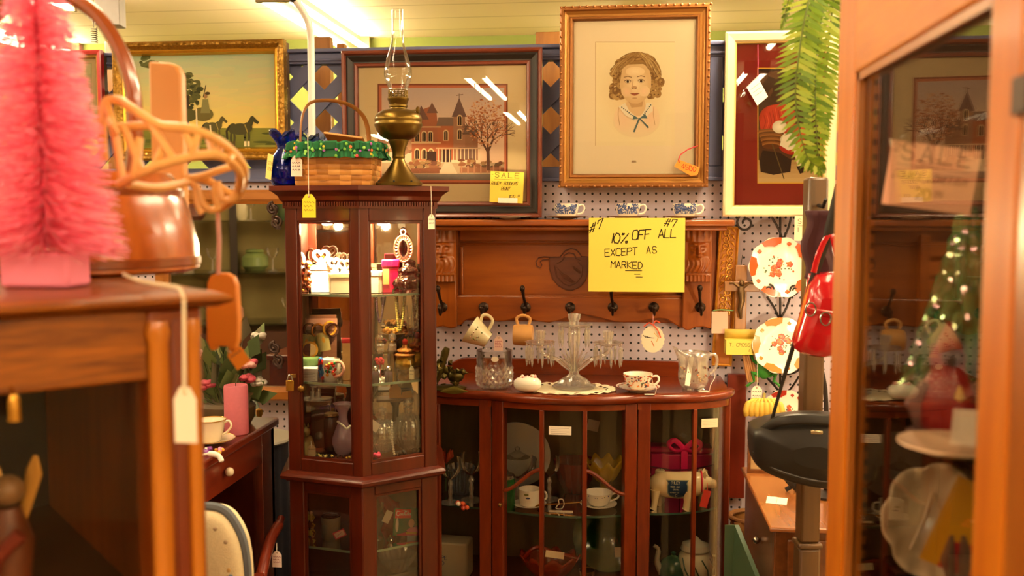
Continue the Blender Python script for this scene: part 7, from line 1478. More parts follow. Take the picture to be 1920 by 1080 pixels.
for i in range(90):
    an = rr.uniform(0, 6.3); el = rr.uniform(.15, 1.45); l = rr.uniform(.10, .28); b0 = Vector((.02*cos(an), .02*sin(an), .05)); e = b0+Vector((cos(an)*cos(el)*(.55 if cos(an) > 0 else .8), sin(an)*cos(el)*.42, sin(el)))*l; lf.cur = C(rr.choice(['#4a5a30', '#5c6a3a', '#6a7848', '#3c4a28', '#7a7a4c', '#66604a'])); d_ = (e-b0).normalized(); s = d_.cross(Vector((rr.uniform(-1, 1), rr.uniform(-1, 1), rr.uniform(-1, 1)))).normalized()*rr.uniform(.020, .036)
    p0 = e-d_*.07; lf.add([p0, p0+d_*.03+s, e, p0+d_*.03-s, ], [(0, 1, 2, 3)]); lf.tube([b0, p0], .0012, 4)
lf.build('leaves', vcol('silk_leaf', .6, .3), t)
for i in range(9):
    an = rr.uniform(0, 6.3); l = rr.uniform(.10, .24); c_ = Vector((cos(an)*.10, sin(an)*.05-.02, l)); m = MB(); cc = rr.choice(['#d8a8a0', '#c8c0b0', '#e0c0b0', '#b84a5a'])
    for k in range(9): q = rr.uniform(0, 6.3); m.ball((c_.x+.012*cos(q), c_.y+.012*sin(q), c_.z+rr.uniform(-.006, .008)), .011, 8, sz=.7)
    m.build('rose', M(cc, .6), t)
# round grey table with a dark skirt and scent bottle
RT = PF(478, 2.83, .85); rz_ = PD(490, 826, 2.78).z
t = T('round_table', 'small round grey topped table with a dark cloth skirt beside the pegboard', 'table', RT); MB().lathe([(.09, rz_-.012), (.112, rz_-.010), (.116, rz_-.005), (.112, rz_), (.001, rz_)], 40).build('top', M('#a09884', .5), t); MB().lathe([(.105, .02), (.10, .3), (.096, rz_-.013)], 60, flute=.035, nf=12).build('skirt', M('#1c1a22', .8), t)
LT('scent_bottle', 'clear scent bottle with a gold stopper on the round grey table', 'bottle', PZ(487, 2.76, rz_+.0004), [('bottle', [(18, 0), (22, 4), (20, 40), (8, 62), (6, 66)], CLEAR, dict(n=24)), ('stopper', [(6, 66), (9, 70), (7, 76), (10, 84), (9, 96), (2, 100)], goldm, dict(n=16, flute=.08, nf=6))])
LT('pale_bottle', 'pale green glass bottle behind the pink candle on the round grey table', 'bottle', PZ(472, 2.86, rz_+.0004), [('bottle', [(20, 0), (24, 6), (24, 90), (10, 110), (9, 124)], M('#b8c8a8', .1, trans=.7), dict(n=24)), ('cap', [(9, 124), (11, 126), (11, 140), (2, 142)], M('#c8b890', .3), dict(n=18))])
# chair with arm
AR = PD(512, 1000, 2.35); t = T('wooden_chair', 'reddish wooden armchair peeking out at the foot of the curio cabinet', 'chair', (AR.x, AR.y, 0), R(0)); zt = AR.z
def cp(px, py, d): return PD(px, py, d)-Vector((AR.x, AR.y, 0))
MB().tube(smooth([cp(527, 972, 2.46), cp(522, 985, 2.42), cp(508, 1010, 2.34), cp(496, 1050, 2.26), cp(488, 1090, 2.2)]), [.010]*5+[.014]*16, 10).build('arm', rdw, t); e = cp(488, 1090, 2.2)
MB().tube([e+Vector((.0, -.01, .02)), Vector((e.x-.01, e.y-.01, .42)), Vector((e.x-.02, e.y-.01, 0))], [.014, .017, .012], 10).build('leg', rdw, t); MB().box(e.x-.06, e.y-.36, .40, e.x+.30, e.y+.0, .44).build('seat', rdw, t, bevel=.01)
MB().tube([Vector((e.x+.28, e.y-.34, .40)), Vector((e.x+.29, e.y-.35, 0))], [.016, .011], 10).build('leg', rdw, t)
string_tag('white ticket with red pen marks hanging from the chair arm', PD(519, 1018, 2.33), PD(519, 1034, 2.32), '#efd8cc', .024, .040, lines=3, ink='#a04a50')
# padded white chair back
PB = PF(420, 1.62, 1.0); t = T('padded_chair', 'cream embroidered padded chair back with a blue grey border, in front of the reddish cabinet', 'chair', PB, R(0)); k3 = 1.62/1800; zt = PD(420, 946, 1.62).z
def pb(px, py): return ((px-420)*k3, 1.55-(py-400)*k3*1.0-(0 if True else 0)+ (zt-(1.55-(946-400)*k3)))
ol = [(340, 1000), (345, 965), (365, 952), (395, 947), (420, 950), (437, 962), (452, 985), (462, 1010), (468, 1045), (470, 1090), (470, 1180), (340, 1180)]
m = MB(); n = len(ol); vs = []; cx, cz_ = pb(405, 1080)
for y, s in ((-.042, .40), (-.038, .75), (-.033, .90), (-.024, .97), (-.008, 1.0), (.02, 1.0), (.026, .94)):
    for p in ol: a, b = pb(*p); vs.append((cx+(a-cx)*s, y, cz_+(b-cz_)*s))
m.add(vs, [(k*n+i, k*n+(i+1) % n, (k+1)*n+(i+1) % n, (k+1)*n+i) for k in range(6) for i in range(n)]+[tuple(range(n)), tuple(range(7*n-1, 6*n-1, -1))]); m.build('padded_back', bump(M('#d8c8a0', .85, noise=.12, ns=200), 500, .4, .001), t, sub=2)
MB().tube(smooth([(pb(*p)[0], -.012, pb(*p)[1]) for p in ol[:11]]), .0085, 8).build('border', M('#5a6068', .8), t)
m = MB(); rr = random.Random(5)
for i in range(26):
    f_ = rr.random(); a, b = pb(388+60*f_+rr.uniform(-4, 4), 1030+10*sin(f_*7)+34*f_*f_+rr.uniform(-4, 4)); m.cur = C(rr.choice(['#4a6080', '#a87a44', '#6a7c90', '#c8a468'])); m.ball((a, -.0365, b), rr.uniform(.003, .006), 8, sy=.6)
for px, py in ((400, 1000), (440, 1005), (420, 980)): a, b = pb(px, py); m.cur = C('#a8947a'); m.ball((a, -.0355, b), .004, 8, sy=.8)
m.build('embroidery', vcol('thread', .8, .2), t)
m = MB(); a, b = pb(340, 1180); e, f = pb(470, 1180); m.box(a, -.03, b-.04, e, .03, b+.02); m.build('seat_rail', rdw, t, bevel=.004)
for x in (a+.02, e-.02):
    m = MB(); m.tube([(x, 0, b), (x, 0, 0)], [.018, .012], 10); m.build('leg', rdw, t)
# ================================================================== left foreground: oak cabinet and what stands on it
CC = PD(398, 560, .85); th = R(45); dirv = Vector((sin(th), cos(th), 0)); nv = Vector((cos(th), -sin(th), 0))
def LPx(px, py):
    r = rotz(ray(px, py)); o = Vector((0, 0, EYE)); s = (CC-o).dot(nv)/r.dot(nv); p = o+r*s; return ((p-CC).dot(dirv), p.z)
TZ = LPx(400, 547)[1]; oak = wood('golden_oak', '#4e2002', '#a05a0a', 0, 34, .10, .38, .12, .5, .3); oakv = wood('golden_oak_post', '#6a2a03', '#8c4008', 2, 14, .1, .35, .15, .5, .3)
oc = T('oak_cabinet', 'golden oak cabinet with a glass front in the left foreground', 'cabinet', (CC.x, CC.y, 0), pi/2-th)
fz1 = LPx(395, 574)[1]; fz0 = LPx(283, 714)[1]; xs = LPx(283, 700)[0]; xr = LPx(385, 700)[0]; XL = -.75
edge = [(-.02, fz1), (.004, fz1), (.012, fz1+.004), (.015, (fz1+TZ)/2), (.012, TZ-.003), (.004, TZ), (-.02, TZ)]
MB().sweep([(XL, 0), (.0, 0), (.0, .52)], edge).build('top_edge', oak, oc, ang=60); MB().box(XL, .002, fz1+.002, -.004, .52, TZ-.0003).build('top', oak, oc)
MB().box(XL, .006, fz0, xs, .022, fz1).build('frieze', oak, oc, bevel=.002)
MB().box(xs, .004, 0, xr, .05, fz1).build('front_post', oakv, oc, bevel=.004)
for f, r_ in ((.16, .0085), (.80, .006)): x = xs+(xr-xs)*f; MB().lathe([(r_, .02), (r_*1.15, .9), (r_, fz1-.03), (r_*1.3, fz1-.02), (r_, fz1-.01)], 16, (x, .003, 0)).build('turned_column', M('#b0681a', .25, coat=.5), oc)
MB().box(xs+(xr-xs)*.42, .0025, .05, xs+(xr-xs)*.62, .0042, fz1-.01).build('post_inset', M('#6a2408', .3, coat=.4), oc, bevel=.001)
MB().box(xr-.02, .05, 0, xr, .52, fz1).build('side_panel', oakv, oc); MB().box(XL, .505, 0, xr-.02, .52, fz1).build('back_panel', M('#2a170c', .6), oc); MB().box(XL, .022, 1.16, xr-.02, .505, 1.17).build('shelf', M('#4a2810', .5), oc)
MB().box(XL, .012, .1, xs+.004, .015, fz0+.004).build('glass', DIMGLASS, oc, smooth=False); MB().box(XL, .005, 0, xs, .03, .12).build('bottom_rail', oak, oc)
kx, kz = LPx(25, 762); m = MB(); m.lathe([(.0008, -.012), (.0052, -.011), (.0048, -.006), (.0048, .006), (.0036, .010), (.001, .011)], 16, (kx, -.003, kz)); m.tube([(kx, -.003, kz+.008), (kx, .010, kz+.016)], .0016, 6); m.build('brass_pull', brass, oc)
def ow(x, y, z): return Vector((CC.x, CC.y, z))+dirv*x-nv*y
for px, py, s, lb, cs in ((112, 870, 1.0, 'dim gilt figurine with winged top inside the oak cabinet', ('#5a2a14', '#6a1c10', '#a87a30')), (20, 900, .9, 'dim red and cream painted figurine at the left inside the oak cabinet', ('#6a2014', '#7a5a34', '#4a3a24'))):
    r = rotz(ray(px, py)); x, z = LPx(px, py); p = ow(x-.02, .10, 1.1703); t = T('figurine', lb, 'figurine', p, 0, None, s)
    MB().lathe([(.022, 0), (.024, .01), (.016, .05), (.020, .09), (.010, .12)], 20).build('robe', M(cs[0], .4, noise=.4, ns=40), t); MB().ball((0, 0, .135), .014, 14).build('head', M('#7a5a3a', .4), t)
    m = MB()
    for s_ in (-1, 1): m.tube([(s_*.006, .006, .10), (s_*.020, .008, .150), (s_*.022, .008, .165)], [.004, .008, .002], 8, flat=.4)
    m.build('wings', M(cs[2], .35, .3), t); m = MB(); m.tube([(-.02, -.012, .03), (0, -.02, .08), (.018, -.012, .1)], .007, 8); m.build('sash', M(cs[1], .5), t)
p = ow(-.26, .16, 1.1703); LT('dim_vase', 'dark vase standing right of the figurines inside the oak cabinet', 'vase', p, [('vase', [(24, 0), (34, 40), (28, 110), (14, 150), (20, 170)], M('#3a2a30', .3), dict(n=28))])
# tree
d0 = .91; k4 = d0/1800; TB = PZ(87, d0, TZ+.0002); t = T('bottle_brush_tree', 'pink bottle brush tree on a pink block in the left foreground', 'artificial tree', TB)
bh_ = 66*k4; MB().box(-.0345, -.02, 0, .0345, .02, bh_).build('base', M('#e5839c', .7), t, bevel=.004)
Hh = .33; MB().tube([(0, 0, bh_), (0, 0, Hh)], .0022, 6).build('wire_trunk', M('#d04468', .4, .3), t)
m = MB(); rr = random.Random(77); cols = [C(c_) for c_ in ('#ffa4c0', '#ff96b4', '#ffb8ce', '#f884a8', '#ffc6d6')]; z0 = bh_+.002
for i in range(8000):
    f = rr.random()**1.25; z = z0+.005+(Hh-z0)*f; R_ = .070*(1-f)**.72+.004; a = rr.uniform(0, 2*pi); l = R_*rr.uniform(.80, 1.05); dz = rr.uniform(-.012, .006)-.006*(1-f); w = .00042
    e = Vector((cos(a)*l, sin(a)*l, z+dz)); s = Vector((-sin(a)*w, cos(a)*w, 0)); u = Vector((0, 0, w)); m.cur = rr.choice(cols); b0 = Vector((0, 0, z))
    if i % 2: m.add([b0-s, b0+s, e+s, e-s], [(0, 1, 2, 3)])
    else: m.add([b0-u, b0+u, e+u, e-u], [(0, 1, 2, 3)])
br, nt, b_ = newmat('bristle'); at = nt.nodes.new('ShaderNodeAttribute'); at.attribute_name = 'Col'; nt.links.new(at.outputs['Color'], b_.inputs['Base Color']); b_.inputs['Roughness'].default_value = .35
tl = nt.nodes.new('ShaderNodeBsdfTranslucent'); nt.links.new(at.outputs['Color'], tl.inputs[0]); mx = nt.nodes.new('ShaderNodeMixShader'); mx.inputs[0].default_value = .6; nt.links.new(b_.outputs[0], mx.inputs[1]); nt.links.new(tl.outputs[0], mx.inputs[2]); nt.links.new(mx.outputs[0], nt.nodes['Material Output'].inputs[0])
o = m.build('bristles', br, t, smooth=False); o['kind'] = 'stuff'
# wooden bucket with bent handle
d1 = 1.14; k5 = d1/1800; BKP = PZ(172, d1, TZ+.0004); bkw = wood('bucket_wood', '#9a4c14', '#c0681e', 2, 9, .2, .25, .5, .4); t = T('wooden_bucket', 'glossy wooden bucket with a bent hoop handle behind the pink tree', 'bucket', BKP, R(6), None, 1.0)
B7 = 1.075
MB().lathe([(r_*B7, z_*B7) for r_, z_ in [(.108, 0), (.114, .004), (.113, .03), (.104, .07), (.094, .098), (.088, .106), (.086, .108), (.082, .106), (.098, .03), (.10, .01), (.001, .008)]], 56).build('bucket_body', bkw, t)
for z, r_ in ((.012*B7, .1155*B7), (.086*B7, .0995*B7)): MB().lathe([(r_-.002, z-.006), (r_, z-.004), (r_, z+.004), (r_-.003, z+.006)], 48, cap=False).build('hoop', M('#7a3a10', .3, coat=.4), t)
hp = [((px-172)*k5, 0, (BKP.z*0)+(547*0)+(EYE-BKP.z)-(py-400)*k5) for px, py in ((-8, 300), (-14, 180), (-10, 80), (14, 30), (60, 0), (110, 0), (160, 10), (205, 45), (238, 100), (258, 165), (262, 230), (258, 300), (250, 352))]
MB().tube(smooth(hp), .0085, 10, flat=1.5, up=(1, 0, 0)).build('handle', M('#8a4012', .25, coat=.5), t)
# wooden board standing in the bucket
d2 = 1.27; c_ = PD(304, 230, d2); q0 = PD(310, 340, d2).z; q1 = PD(310, 112, d2).z; w_ = 31*d2/1800
pts = [(-w_, -.0), (w_, 0), (w_, q1-q0-.018), (w_*.75, q1-q0-.006), (w_*.3, q1-q0-.002), (-w_, q1-q0)]; dd = q0-TZ-.001
pts[0] = (-w_, -dd); pts[1] = (w_, -dd); m = MB(); m.prism(pts, 0, .018); o = m.build('upright_board', M('#c88844', .45, noise=.1, ns=14), bevel=.003); o.location = (c_.x, c_.y+.01, q0); tag(o, 'tall tan wooden board with a rounded corner standing behind the rattan basket', 'board')
# rattan basket
RB = PD(330, 300, 1.0); t = T('rattan_basket', 'open rattan basket with a zigzag rim leaning on the wooden bucket', 'basket', RB); rm = M('#dca860', .4, noise=.15, ns=40)
def rb_(px, py, d): return PD(px, py, d)-RB
up_ = smooth([rb_(196, 300, .98), rb_(192, 240, .97), rb_(198, 192, .97), (rb_(222, 188, .97)), rb_(250, 205, .96), rb_(300, 235, .95), rb_(350, 240, .95), rb_(395, 256, .96), rb_(432, 280, .98), rb_(456, 312, 1.0), rb_(456, 345, 1.04), rb_(440, 372, 1.06), rb_(410, 392, 1.08)], 6)
lo_ = smooth([rb_(190, 268, .97), rb_(214, 246, .96), rb_(240, 330, .96)], 6)
MB().tube(up_, .0046, 8).build('upper_hoop', rm, t)
l2 = smooth([rb_(222, 345, .96), rb_(262, 326, .95), rb_(310, 306, .945), rb_(360, 294, .95), rb_(400, 290, .96), (rb_(430, 300, .98)), rb_(450, 325, 1.0), rb_(448, 355, 1.04)], 6); MB().tube(l2, .0046, 8).build('lower_hoop', rm, t)
l3 = smooth([rb_(200, 196, .97), rb_(212, 236, .96), rb_(222, 290, .96), rb_(230, 345, .96)], 6); MB().tube(l3, .0044, 8).build('end_hoop', rm, t)
l4 = smooth([rb_(222, 238, .97), rb_(270, 235, .96), rb_(330, 237, .955), rb_(360, 242, .955)], 6); MB().tube(l4, .0042, 8).build('rim_cane', rm, t)
for a, b in (((232, 236), (268, 325)), ((262, 260), (250, 330)), ((282, 232), (326, 300)), ((306, 275), (290, 312)), ((345, 242), (365, 290)), ((372, 250), (360, 292)), ((392, 258), (400, 288)), ((415, 272), (404, 290)), ((438, 290), (428, 300)), ((205, 225), (220, 250))):
    MB().tube([rb_(a[0], a[1], .955+(.03 if a[0] > 390 else 0)), rb_((a[0]+b[0])/2, (a[1]+b[1])/2, .948+(.03 if a[0] > 390 else 0)), rb_(b[0], b[1], .95+(.02 if a[0] > 390 else 0))], .0040, 8).build('brace_cane', rm, t)
for pts in ([(352, 335), (380, 330), (410, 320), (436, 312)], [(368, 345), (376, 372), (392, 392), (408, 388), (402, 360), (412, 345)], [(408, 340), (416, 372), (436, 372), (452, 340)], [(350, 330), (366, 352), (372, 385), (380, 400)]):
    MB().tube(smooth([rb_(x, y, 1.05) for x, y in pts]), .0040, 8).build('loop_cane', rm, t)
m = MB(); m.tube(smooth([rb_(240, 345, .96), rb_(290, 352, 1.0), rb_(340, 345, 1.04), rb_(380, 335, 1.06), rb_(440, 370, 1.06)]), .0046, 8); m.build('base_hoop', rm, t)
# orange paddle hanging from the rattan
HP = PD(414, 512, 1.12); k6 = 1.12/1800; t = T('wooden_paddle', 'orange rounded wooden paddle hanging below the rattan basket', 'paddle', HP)
ol = [(386, 530), (392, 518), (405, 512), (425, 512), (438, 520), (444, 535), (446, 600), (444, 640), (438, 655), (428, 659), (424, 651), (402, 651), (398, 660), (388, 658), (382, 640), (382, 560)]
m = MB(); m.prism([((x-414)*k6, -(y-512)*k6) for x, y in ol], 0, .012); m.build('board', M('#c87826', .45, noise=.1, ns=20), t, bevel=.002); top_ = PD(408, 388, 1.08)-HP; MB().tube([(-.006, .006, -.008), top_.lerp(Vector((0, 0, 0)), .5), top_], .0028, 6).build('cord', M('#d8a8a0', .7), t)
string_tag('small orange ticket dangling from the foot of the orange paddle', PD(424, 655, 1.13), PD(434, 652, 1.13), '#d8882c', .020, .026, lines=1, rz=0, ry=R(-35))
string_tag('large cream ticket on a cord hanging down the corner post of the oak cabinet', PD(345, 560, .78), PD(346, 726, .772), '#eadbc4', .019, .046, lines=0, thread='#d8c8a8', tr=.0016)
m = MB(); m.tube(smooth([PD(232, 514, .9), PD(262, 527, .84), PD(310, 535, .80), PD(336, 541, .787), PD(345, 562, .779)]), .0016, 6); tag(m.build('tag_cord', M('#d8c8a8', .8)), 'pale cord lying across the oak cabinet top to the cream ticket', 'cord')
# shelves behind the viewer that the wall mirror shows
t = T('glass_etagere', 'dark framed glass shelf unit seen in the wall mirror', 'shelf unit', (-2.2, .85, 0), R(158)); dk = M('#2a2018', .4)
for x in (-.5, .0, .5):
    for y in (0, .35): MB().box(x-.02, y-.02, 0, x+.02, y+.02, 2.0).build('post', dk, t)
for z in (.9, 1.2, 1.5, 1.85): MB().box(-.5, 0, z, .5, .35, z+.008).build('glass_shelf', SHELFGLASS, t, smooth=False)
MB().box(-.5, .36, 0, .5, .38, 2.0).build('back_panel', M('#94824e', .7, noise=.3, ns=5), t); MB().box(-.5, 0, 0, .5, .35, .86).build('base_cabinet', M('#4a2c1c', .5), t)
for i, (x, z, w_, h_, cc) in enumerate(((-.30, 1.509, .10, .22, '#4a5a3a'), (-.05, 1.509, .07, .16, '#d8c8a0'), (.22, 1.509, .12, .12, '#6a3a2a'), (-.12, 1.209, .16, .13, '#7a8a50'), (.26, 1.209, .08, .20, '#e0d4b8'), (-.40, .909, .12, .16, '#b8a070'), (.02, .909, .14, .12, '#c8907a'), (.34, .909, .1, .2, '#3a3028'))):
    p = Vector(t.location)+Matrix.Rotation(R(158), 3, 'Z') @ Vector((x, .24, z)); u = T('display_jar', ['dark green jar', 'cream jar', 'brown squat jar', 'olive wide jar', 'tall cream jar', 'tan jar', 'pink wide jar', 'black jar'][i]+' on the mirrored shelf unit', 'jar', p); MB().lathe([(w_*.35, 0), (w_*.5, h_*.2), (w_*.48, h_*.6), (w_*.3, h_*.8), (w_*.34, h_*.86)], 24).build('body', M(cc, .3), u); MB().lathe([(w_*.36, h_*.86), (w_*.3, h_*.95), (.001, h_)], 24).build('lid', M(cc, .3), u)
rr = random.Random(3)
for i, (x, z) in enumerate(((-.38, 1.208), (-.22, 1.208), (.12, 1.208), (.34, 1.208), (-.3, .908), (.15, .908), (-.1, 1.508), (.3, 1.508))):
    p = Vector(t.location)+Matrix.Rotation(R(158), 3, 'Z') @ Vector((x, .12, z)); LT('display_goblet', 'clear glass goblet on the mirrored shelf unit', 'goblet', p, [('bowl', [(4, 72), (24, 90), (36, 130), (34, 140)], CLEAR, dict(n=24, cap=False)), ('stem', [(30, 0), (30, 3), (6, 8), (5, 60), (4, 72)], CRY, dict(n=18))], 0, 'goblets on the mirrored shelf unit')

hb = PD(208, 50, 3.7); t = T('ceiling_box', 'grey cardboard box hanging from the ceiling above the pasture painting', 'box', (hb.x, hb.y, hb.z), R(12)); MB().box(-.045, -.04, 0, .045, .04, CZ-.03-hb.z).build('carton', M('#8e8884', .8, noise=.1), t, bevel=.003)
for sx in (-.03, .03): MB().tube([(sx, 0, CZ-.03-hb.z), (sx, 0, CZ-hb.z)], .0015, 5).build('hanging_wire', iron, t)
q = PD(176, 52, 3.9); t = T('coiled_hook', 'coiled wire hook hanging from the ceiling beside the grey box', 'hook', q); n = 60; MB().tube([(.012*cos(i*.75), .012*sin(i*.75), -.001*i) for i in range(n)], .0018, 6).build('coil', iron, t); MB().tube([(0, 0, 0), (0, 0, CZ-q.z)], .0015, 5).build('hanging_wire', iron, t)
# ================================================================== right foreground: oak showcase, its glass front running away from the viewer
DX = .25; yN, yF = .615, 1.165; X1_ = DX+.36
def DP(px, py): p = PX(px, py, DX); return p
pine = wood('showcase_oak', '#a45604', '#c0700a', 2, 12, .12, .42, .08, .5, .28); pineh = wood('showcase_oak_rail', '#ac5e05', '#c4780d', 1, 12, .12, .42, .08, .5, .28)
zr = DP(1570, 157).z; t = T('oak_showcase', 'tall honey oak showcase with a glass door in the right foreground', 'showcase', (DX, 0, 0)); ZTOP = 2.05
yf0 = DP(1592, 500).y; yn1 = DP(1842, 500).y
d = MB().box(0, yf0, .3, .022, yF, ZTOP).build('door', pine, t, bevel=.003); MB().box(0, yN+.03, .3, .022, yn1, ZTOP).build('door_stile', pine, d, bevel=.003)
MB().box(0, yn1, zr, .0215, yf0, ZTOP).build('door_rail', pineh, d, bevel=.003); MB().box(0, yn1, .3, .0215, yf0, .42).build('door_rail', pineh, d, bevel=.003)
SG = thin_glass('showcase_glass', (.985, .97, .93), 1.5, 0, .42); MB().box(.009, yn1-.004, .415, .0115, yf0+.004, zr+.004).build('glass', SG, d, smooth=False)
b = MB(); b.box(.003, yf0-.010, .42, .009, yf0, zr); b.box(.003, yn1, .42, .009, yn1+.008, zr); b.box(.003, yn1, zr-.008, .009, yf0, zr); b.build('glazing_bead', M('#9a5a1c', .35, coat=.3), d)
MB().box(.0, yN-.045, 0, .04, yN+.028, ZTOP+.05).build('corner_post', wood('showcase_post', '#8a4a10', '#a8641c', 2, 12, .12, .3, .4), t, bevel=.004); MB().box(.04, yN-.035, .3, .34, yN-.031, ZTOP).build('near_glass', PANE, t, smooth=False); MB().box(.34, yN-.045, 0, .36, yN, ZTOP).build('near_back_post', pine, t)  # unseen near side is glass so light reaches the contents
hz = DP(1905, 182).z; MB().box(-.004, yN+.010, hz-.012, .0, yN+.034, hz+.012).build('hinge', M('#3a2412', .4, .7), t, bevel=.001)
MB().box(.022, yF-.018, 0, .36, yF, ZTOP).build('far_panel', M('#54321a', .6, noise=.1), t); MB().box(.345, yN, 0, .36, yF-.018, ZTOP).build('back_panel', M('#5a3418', .6, noise=.1), t); MB().box(.022, yN-.045, ZTOP-.008, .36, yF, ZTOP).build('glass_top', PANE, t, smooth=False); MB().box(0, yN, 0, .36, yF, .3).build('base', pine, t)  # unseen top is glass to let ceiling light into the case
m = MB(); m.box(.024, yF-.048, .5, .034, yF-.020, 1.95)
std = m.build('shelf_standard', M('#9a5a20', .4, .2), t); n_ = MB(); z = .52
while z < 1.93: n_.box(.0238+.0, yF-.0485, z, .0345, yF-.040, z+.007); z += .0165
n_.build('slot', M('#2a160a', .7), std)['kind'] = 'stuff'
Z1 = PD(1790, 781, .95).z; Z0 = PD(1740, 1085, 1.0).z
for z in (Z1, Z0-.012): MB().box(.03, yN+.03, z-.006, .34, yF-.022, z).build('glass_shelf', SHELFGLASS, t, smooth=False)
# slatted panel added at the far end to give the orange reflected lines
lp = MB(); a0, a1 = PD(1698, 600, 1.13), PD(1790, 600, 1.13); s_ = T('reflection_slats', 'brown slatted wooden panel standing inside the showcase', 'panel', (a0.x, 1.125, Z1+.0004)); ztop_ = PD(1700, 440, 1.125).z-Z1
wz = a1.x-a0.x; MB().box(0, 0, 0, .01, .012, ztop_).build('side_stile', M('#7a4418', .4), s_); MB().box(wz-.01, 0, 0, wz, .012, ztop_).build('side_stile', M('#7a4418', .4), s_)
z = .004
while z < ztop_-.02: MB().box(.01, .002, z, wz-.01, .008, z+.016).build('slat', M('#8a4e1c', .4), s_); z += .0215
# pink sale card
def dsale(a):
    a.text('SALE', -.030, .014, .016, '#8a6a5c', w=.010, down=False, serif=True, sp=1.75); a.line([(-.034, .009), (.034, .009)], .0008, '#8a6a5c'); a.text('2-', -.039, .021, .008, '#9a6a5a', down=False)
    a.text('DOUBLE LOVETTER', -.036, -.004, .0065, '#7a5248', w=.0035, down=False, jit=.06, ital=.4, sp=1.32); a.text('20', -.012, -.022, .010, '#6a4238', down=False, jit=.05); a.text('00', .006, -.017, .005, '#6a4238', down=False)
SP = PD(1746, 333, .93); card_obj('sale_card', 'pink sale card taped inside the glass of the right foreground showcase', 'sale card', SP, .083, .062, '#efb498', dsale, R(0), R(8))
m = MB(); m.tube([SP+Vector((-.036, .004, .030)), Vector((DX+.014, SP.y+.02, SP.z+.038))], .0012, 5); m.box(0, 0, 0, 0, 0, 0) if False else None; tag(m.build('tape_strip', M('#e8dcc8', .4)), 'clear tape strip holding the pink sale card to the showcase glass', 'tape')
# iridescent glass tree
TP = PZ(1800, .95, Z1+.0004); k7 = .95/1800; t = T('glass_tree', 'iridescent green glass christmas tree inside the showcase', 'ornament', TP); gm, nt, b_ = newmat('iridescent_glass')
b_.inputs['Base Color'].default_value = C('#2f8a5c'); b_.inputs['Roughness'].default_value = .08; b_.inputs['Transmission Weight'].default_value = .45; b_.inputs['Thin Film Thickness'].default_value = 420; b_.inputs['Thin Film IOR'].default_value = 1.8; b_.inputs['Coat Weight'].default_value = .6
rr = random.Random(2); H_ = (781-398)*k7
m = MB(); m.lathe([(.03, 0), (.028, .01), (.02, .02), (.014, H_*.5), (.003, H_*.93)], 24); m.build('core', gm, t)
for lv in range(9):
    f = lv/9; z = H_*(.93-.82*f); R_ = .010+.060*f; m = MB(); n = 6+lv
    for k in range(n):
        a = 2*pi*k/n+lv*.5; q = R_*.95; m.tube([(cos(a)*q*.25, sin(a)*q*.25, z+.020), (cos(a)*q*.7, sin(a)*q*.7, z+.004), (cos(a)*q, sin(a)*q, z-.016)], [.006, .0075, .0035], 8)
    m.build('branch_tier', gm, t)
m = MB(); m.ball((0, 0, H_*.97), .006, 12, sz=1.4); m.build('tip', gm, t)
# red and grey bird in front
BP = PZ(1772, .865, Z1+.0004); t = T('bird_figurine', 'dark red bird figurine before the iridescent tree', 'figurine', BP); k8 = .865/1800
m = MB(); m.lathe([(.016, 0), (.024, .012), (.026, .03), (.020, .05), (.014, .062), (.016, .072), (.010, .086), (.002, .104)], 28, flute=.03, nf=5, sy=.8); m.build('body', M('#8a1a20', .3, noise=.4, ns=40), t)
MB().ball((0, -.014, .074), .010, 12, sz=.8).build('face', M('#2a1614', .4), t); MB().lathe([(.001, 0), (.0045, .003), (.001, .014)], 10, (.004, -.022, .036)).build('beak', M('#d8b060', .4), t)
m = MB()
for s in (-1, 1): m.tube([(s*.02, -.006, .05), (s*.028, -.004, .03), (s*.022, 0, .006)], [.006, .010, .004], 8, flat=.5)
m.build('wing', M('#7a5a58', .4, noise=.3, ns=50), t); MB().lathe([(.030, -.0), (.034, .003), (.026, .006)], 24).build('base', M('#6a4a48', .4), t)
LT('cream_plate', 'cream plate lying under the bird figurine in the showcase', 'plate', PZ(1790, .80, Z1+.0004), [('plate', [(20, 0), (30, 2), (46, 8), (46, 10), (28, 4), (2, 3)], M('#d8b89a', .25, coat=.4), dict(n=40))])
BP2 = PZ(1812, .775, Z1+.014); card_obj('price_card', 'white card standing on the cream plate in the showcase', 'card', BP2+Vector((0, 0, .014)), .024, .030, '#efdccb', None, R(0), R(4))
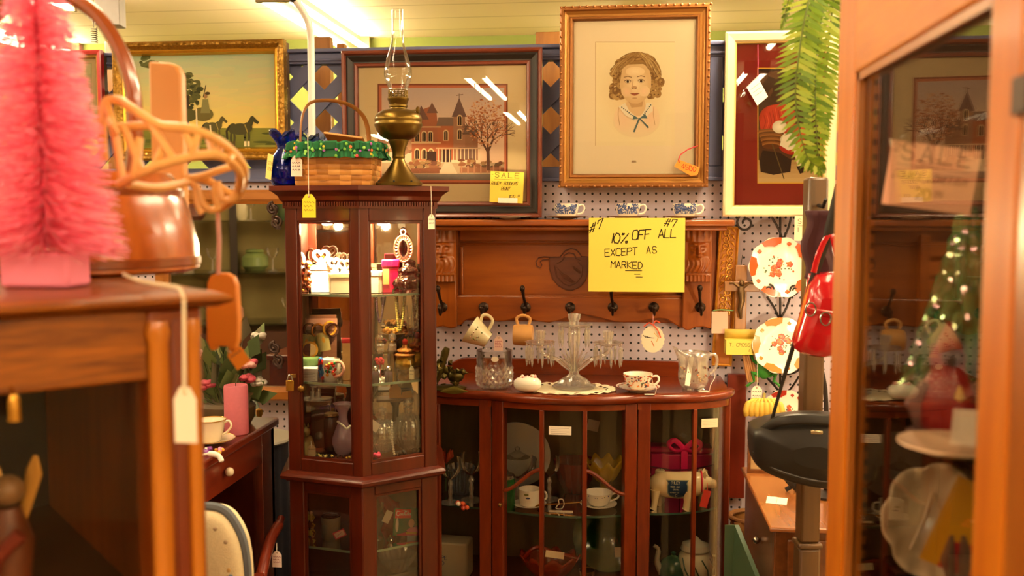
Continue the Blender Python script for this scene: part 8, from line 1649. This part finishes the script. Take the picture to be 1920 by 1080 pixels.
# scalloped plate and cards on the lower shelf
t = T('scalloped_plate', 'large white scalloped leaf plate standing on the lower showcase shelf', 'plate', PZ(1745, 1.02, Z0)+Vector((0, .0, .056)), 0, None, 1, R(76)); m = MB(); n = 96; vs = []
for k, (r_, z) in enumerate(((.0, .0), (.03, .0), (.040, .004), (.05, .012), (.055, .016))):
    for i in range(n): a = 2*pi*i/n; q = r_*(1+(.09*abs(sin(a*3.5))-.04 if k > 2 else 0)); vs.append((q*cos(a), q*sin(a)*1.1, z+(.002*cos(a*14) if k > 2 else 0)))
m.add(vs, [(k*n+i, k*n+(i+1) % n, (k+1)*n+(i+1) % n, (k+1)*n+i) for k in range(4) for i in range(n)]); m.build('plate', M('#d8c0a0', .2, coat=.4), t, solid=.003); m = MB()
for s in (-1, 1): m.tube([(0, .03, .003), (s*.012, .0, .006), (s*.026, -.03, .008)], .002, 6)
m.build('leaf_ribs', M('#cfb48e', .25), t)
MB_e = None
t = T('plate_easel', 'small dark easel under the scalloped plate', 'easel', PZ(1745, 1.02, Z0)+Vector((0, .006, .0004))); MB().box(-.04, -.02, 0, .04, .03, .004).build('base', M('#3a1c10', .4), t); MB().tube([(0, .028, .004), (0, .03, .07)], .003, 6).build('back_prop', M('#3a1c10', .4), t)
t = T('rabbit_figurine', 'dark brown rabbit figurine at the lower right of the showcase', 'figurine', PZ(1790, .86, Z0+.0004)); dbm = M('#5a4034', .4, noise=.3, ns=60); m = MB(); m.lathe([(.02, 0), (.024, .012), (.018, .03), (.010, .04)], 20); m.ball((0, -.004, .044), .013, 14)
m.build('body', dbm, t)
for s in (-1, 1): MB().tube([(s*.005, 0, .052), (s*.008, .002, .072), (s*.005, .002, .094)], [.004, .007, .002], 8, flat=.6).build('ear', dbm, t)
def mc(a): a.rect(-.021, -.045, .021, .045, '#d89a1c'); a.poly([(-.006, -.045), (.021, -.045), (.021, -.012), (-.002, -.016)], '#b01a28'); a.poly([(.010, .02), (.021, .02), (.021, .032), (.012, .034)], '#c02a1c')
card_obj('yellow_card', 'yellow and red printed card leaning in the lower right of the showcase', 'card', PZ(1812, .90, Z0)+Vector((0, .01, .085)), .056, .090, '#d89a1c', lambda a: (a.rect(-.028, -.045, .028, .045, '#d89a1c'), a.poly([(-.010, -.045), (.028, -.045), (.028, -.010), (-.004, -.016)], '#b01a28'), a.poly([(.012, .02), (.028, .02), (.028, .034), (.014, .036)], '#c02a1c')), R(0), R(22))
